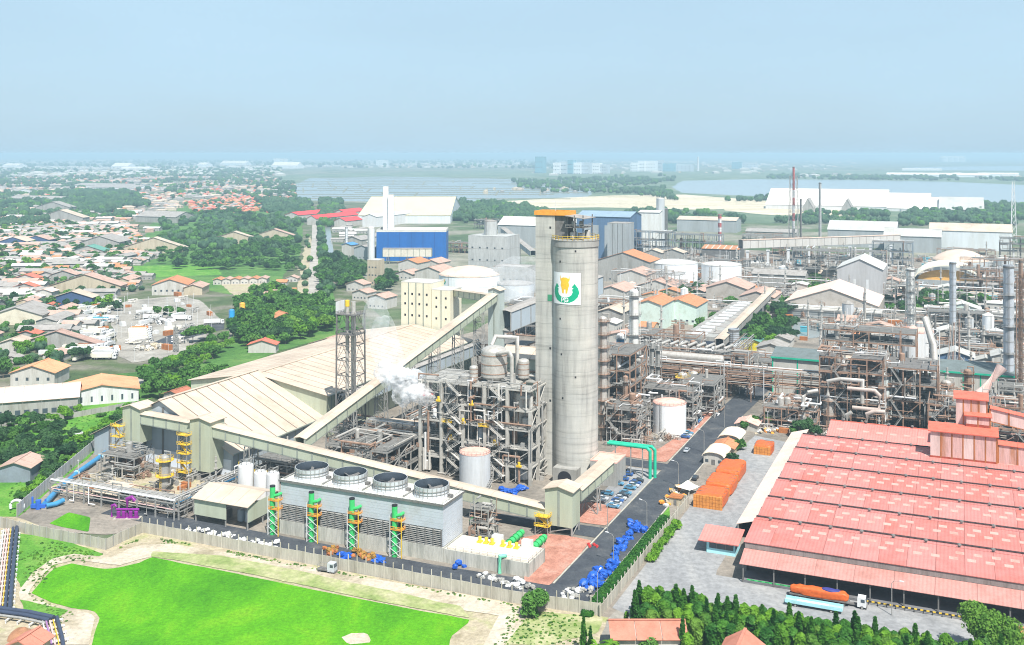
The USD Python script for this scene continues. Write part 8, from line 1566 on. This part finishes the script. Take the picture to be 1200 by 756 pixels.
def pipes_bit(seed):
    r = random.Random(seed); return cat([beam((x, y, 0), (x, y, r.uniform(2, 5)), .25) for x, y in ((0, 0), (4, 0), (0, 3), (4, 3))] + [tube([(-3, r.uniform(0, 3), z), (7, r.uniform(0, 3), z)], r.uniform(.15, .35), 6) for z in (1.5, 2.4, 3.4, 4.2)] + [vessel(2, 1.5, .3, 3.5, .8, 10), box(5, 7, 0, 2, 0, 2.2)])
pb = [(pipes_bit(1), lagging), (pipes_bit(2), steel), (pipes_bit(3), steel_b), (cat([box(0, 3, 0, 2.4, 0, 2.6), box(.3, 2.7, -.5, 0, 0, 1.2), box(3.4, 4.6, .2, 1.6, 0, 1.6)]), white_p), (cat([box(0, 5, 0, 2.4, 0, 2.5), box(-.2, 5.2, -.2, 2.6, 2.5, 2.7)]), M('teal_box', (.10, .38, .48))), (cat([lathe([(.5, 0), (.45, 14)], 8), lathe([(1.2, 9), (1.2, 9.3)], 8), lathe([(.9, 12), (.9, 12.2)], 8)]), lagging), (cat([box(0, 6, 0, 2.4, 0, 2.5)]), rust_m), (cat([beam((0, 0, 0), (0, 0, 10), .2), beam((-.8, 0, 9.6), (.8, 0, 9.6), .15)]), white_p)]
for p in yard_points(7.2, 21, .9) + [tuple(xy(u, v)) for u, v in zip(rng_.uniform(-110, 60, 150), rng_.uniform(505, 640, 150))]:
    if free(p, 1.5) or rng_.random() < .12:
        pos.append((*p, .13)); idx.append(int(rng_.choice(8, p=[.2, .17, .17, .15, .06, .1, .05, .1]))); ang.append(math.radians(ROT + (0, 90)[int(rng_.random() < .4)])); s = rng_.uniform(.7, 1.5); sc.append((s, s, s*rng_.uniform(.7, 1.4)))
scatter('plant_clutter', 'small pipework, cabinets and poles crowding the works beyond the tower', pb, pos, idx, ang, sc, 'plant clutter')
pos, idx, ang, sc = [], [], [], []
for (u0, u1, v0, v1, n) in ((-298, -242, 270, 298, 46), (-236, -192, 310, 344, 60), (-182, -144, 343, 362, 40), (-230, -190, 366, 420, 70), (-134, -110, 400, 460, 60), (-80, -54, 446, 478, 50), (-54, 12, 440, 458, 46), (-190, -150, 366, 420, 60)):
    for k in range(n):
        p = xy(rng_.uniform(u0, u1), rng_.uniform(v0, v1)); pos.append((*p, .13)); idx.append(int(rng_.choice(8, p=[.24, .22, .2, .14, .03, .04, .05, .08]))); ang.append(math.radians(ROT + (0, 90)[int(rng_.random() < .4)])); s = rng_.uniform(.35, .8); sc.append((s, s, s*rng_.uniform(.8, 1.3)))
for q in zone_points([(100, 356), (150, 352), (212, 347), (256, 372), (250, 390), (205, 418), (156, 426), (104, 420)], 11, 45, .5): pos.append((*q, .28)); idx.append(int(rng_.choice((3, 6, 7, 7, 0)))); ang.append(rng_.uniform(0, 3)); s = rng_.uniform(.6, 1.3); sc.append((s, s, s))
scatter('yard_clutter', 'small pumps, pipes and cabinets between the process frames', pb, pos, idx, ang, sc, 'plant clutter')
# ------------------------------------------------------------------ steam: clusters of thin white translucent puffs
def steam_mat(name, lo, hi):
    _mats[name] = usdkit.material(stage, '/World/Looks/' + name, {'g': ('geometry', {}), 'n': ('noise_texture', {'scale': .28, 'detail': 4.0, 'roughness': .5}), 'r': ('rgb_ramp', {'ramp': [(.30, (lo,)*3), (.78, (hi,)*3)]}), 'd': ('diffuse_bsdf', {'color': (.93, .94, .95)}), 't': ('translucent_bsdf', {'color': (.93, .94, .95)}), 'a': ('mix_closure', {'fac': .5}), 'x': ('transparent_bsdf', {}), 'm': ('mix_closure', {})},
        [('g.position', 'n.vector'), ('n.fac', 'r.fac'), ('r.color', 'm.fac'), ('d.BSDF', 'a.closure1'), ('t.BSDF', 'a.closure2'), ('x.BSDF', 'm.closure1'), ('a.closure', 'm.closure2')], surface='m.closure'); return _mats[name]
def puff(c, r, seed, sq=(1, 1, 1), amp=.8):
    m = trimesh.creation.icosphere(3, 1.0); v = np.array(m.vertices); n = meshkit.fbm(v*1.7 + seed*5.1, 4, seed) - .5 + .4*(meshkit.noise(v*4.3 + seed, seed) - .5)
    return v*(1 + amp*n[:, None])*r*np.asarray(sq) + np.asarray(c, float), np.array(m.faces)
def at(px, py, Y): return np.array([(px - 600)*Y/FPX, Y, CAM_H - (py - HOR)*Y/FPX])
def steam(label, path, n, r0, r1, Y0, Y1, spread, mat, seed, sq=(1.1, 1, .9), amp=.8):
    t = Thing('steam_cloud', label, 'steam', world=(0, 0), kind='stuff'); rg = random.Random(seed); path = np.array(path, float)
    for i in range(n):
        f = i/(n-1)*(len(path)-1); k = min(int(f), len(path)-2); px, py = path[k] + (path[k+1]-path[k])*(f-k); Y = Y0 + (Y1-Y0)*i/(n-1)
        t.part('puff', puff(at(px, py, Y) + np.array([rg.gauss(0, spread), rg.gauss(0, spread), rg.gauss(0, spread*.8)]), rg.uniform(r0, r1), seed + i, sq, amp), mat, smooth=True)
steam('dense white steam billowing beside the process frame', [(496, 464), (484, 458), (478, 466), (470, 450), (464, 440), (482, 440), (497, 450), (456, 434)], 13, 2.6, 4.4, 385, 394, .6, steam_mat('dense_steam', .0, .8), 3)
steam('thin white steam rising in front of the storage hall roof', [(459, 428), (449, 402), (440, 374)], 3, 4.6, 5.4, 400, 410, .3, steam_mat('thin_steam', .02, .22), 60, (1.1, .7, 2.0), .3)
steam('faint steam drifting among the tanks left of the round tower', [(596, 330), (618, 322)], 2, 12, 14, 640, 620, .5, steam_mat('faint_steam', .02, .2), 90, (1.5, .6, .8), .35)
for p_ in list(stage.GetPrimAtPath('/World').GetChildren()):
    if p_.GetCustomDataByKey('label') == 'x': stage.RemovePrim(p_.GetPath())
# ------------------------------------------------------------------ the air
usdkit.material(stage, '/World/Looks/haze_air', {'v': ('principled_volume', {'color': HAZE_COL, 'density': HAZE_D, 'anisotropy': .1})}, [], volume='v.volume')
single('haze', box(-43000, 43000, -2500, 42500, -1.5, 128), UsdShade.Material.Get(stage, '/World/Looks/haze_air'), 'pale blue haze over the whole plain', kind='stuff')
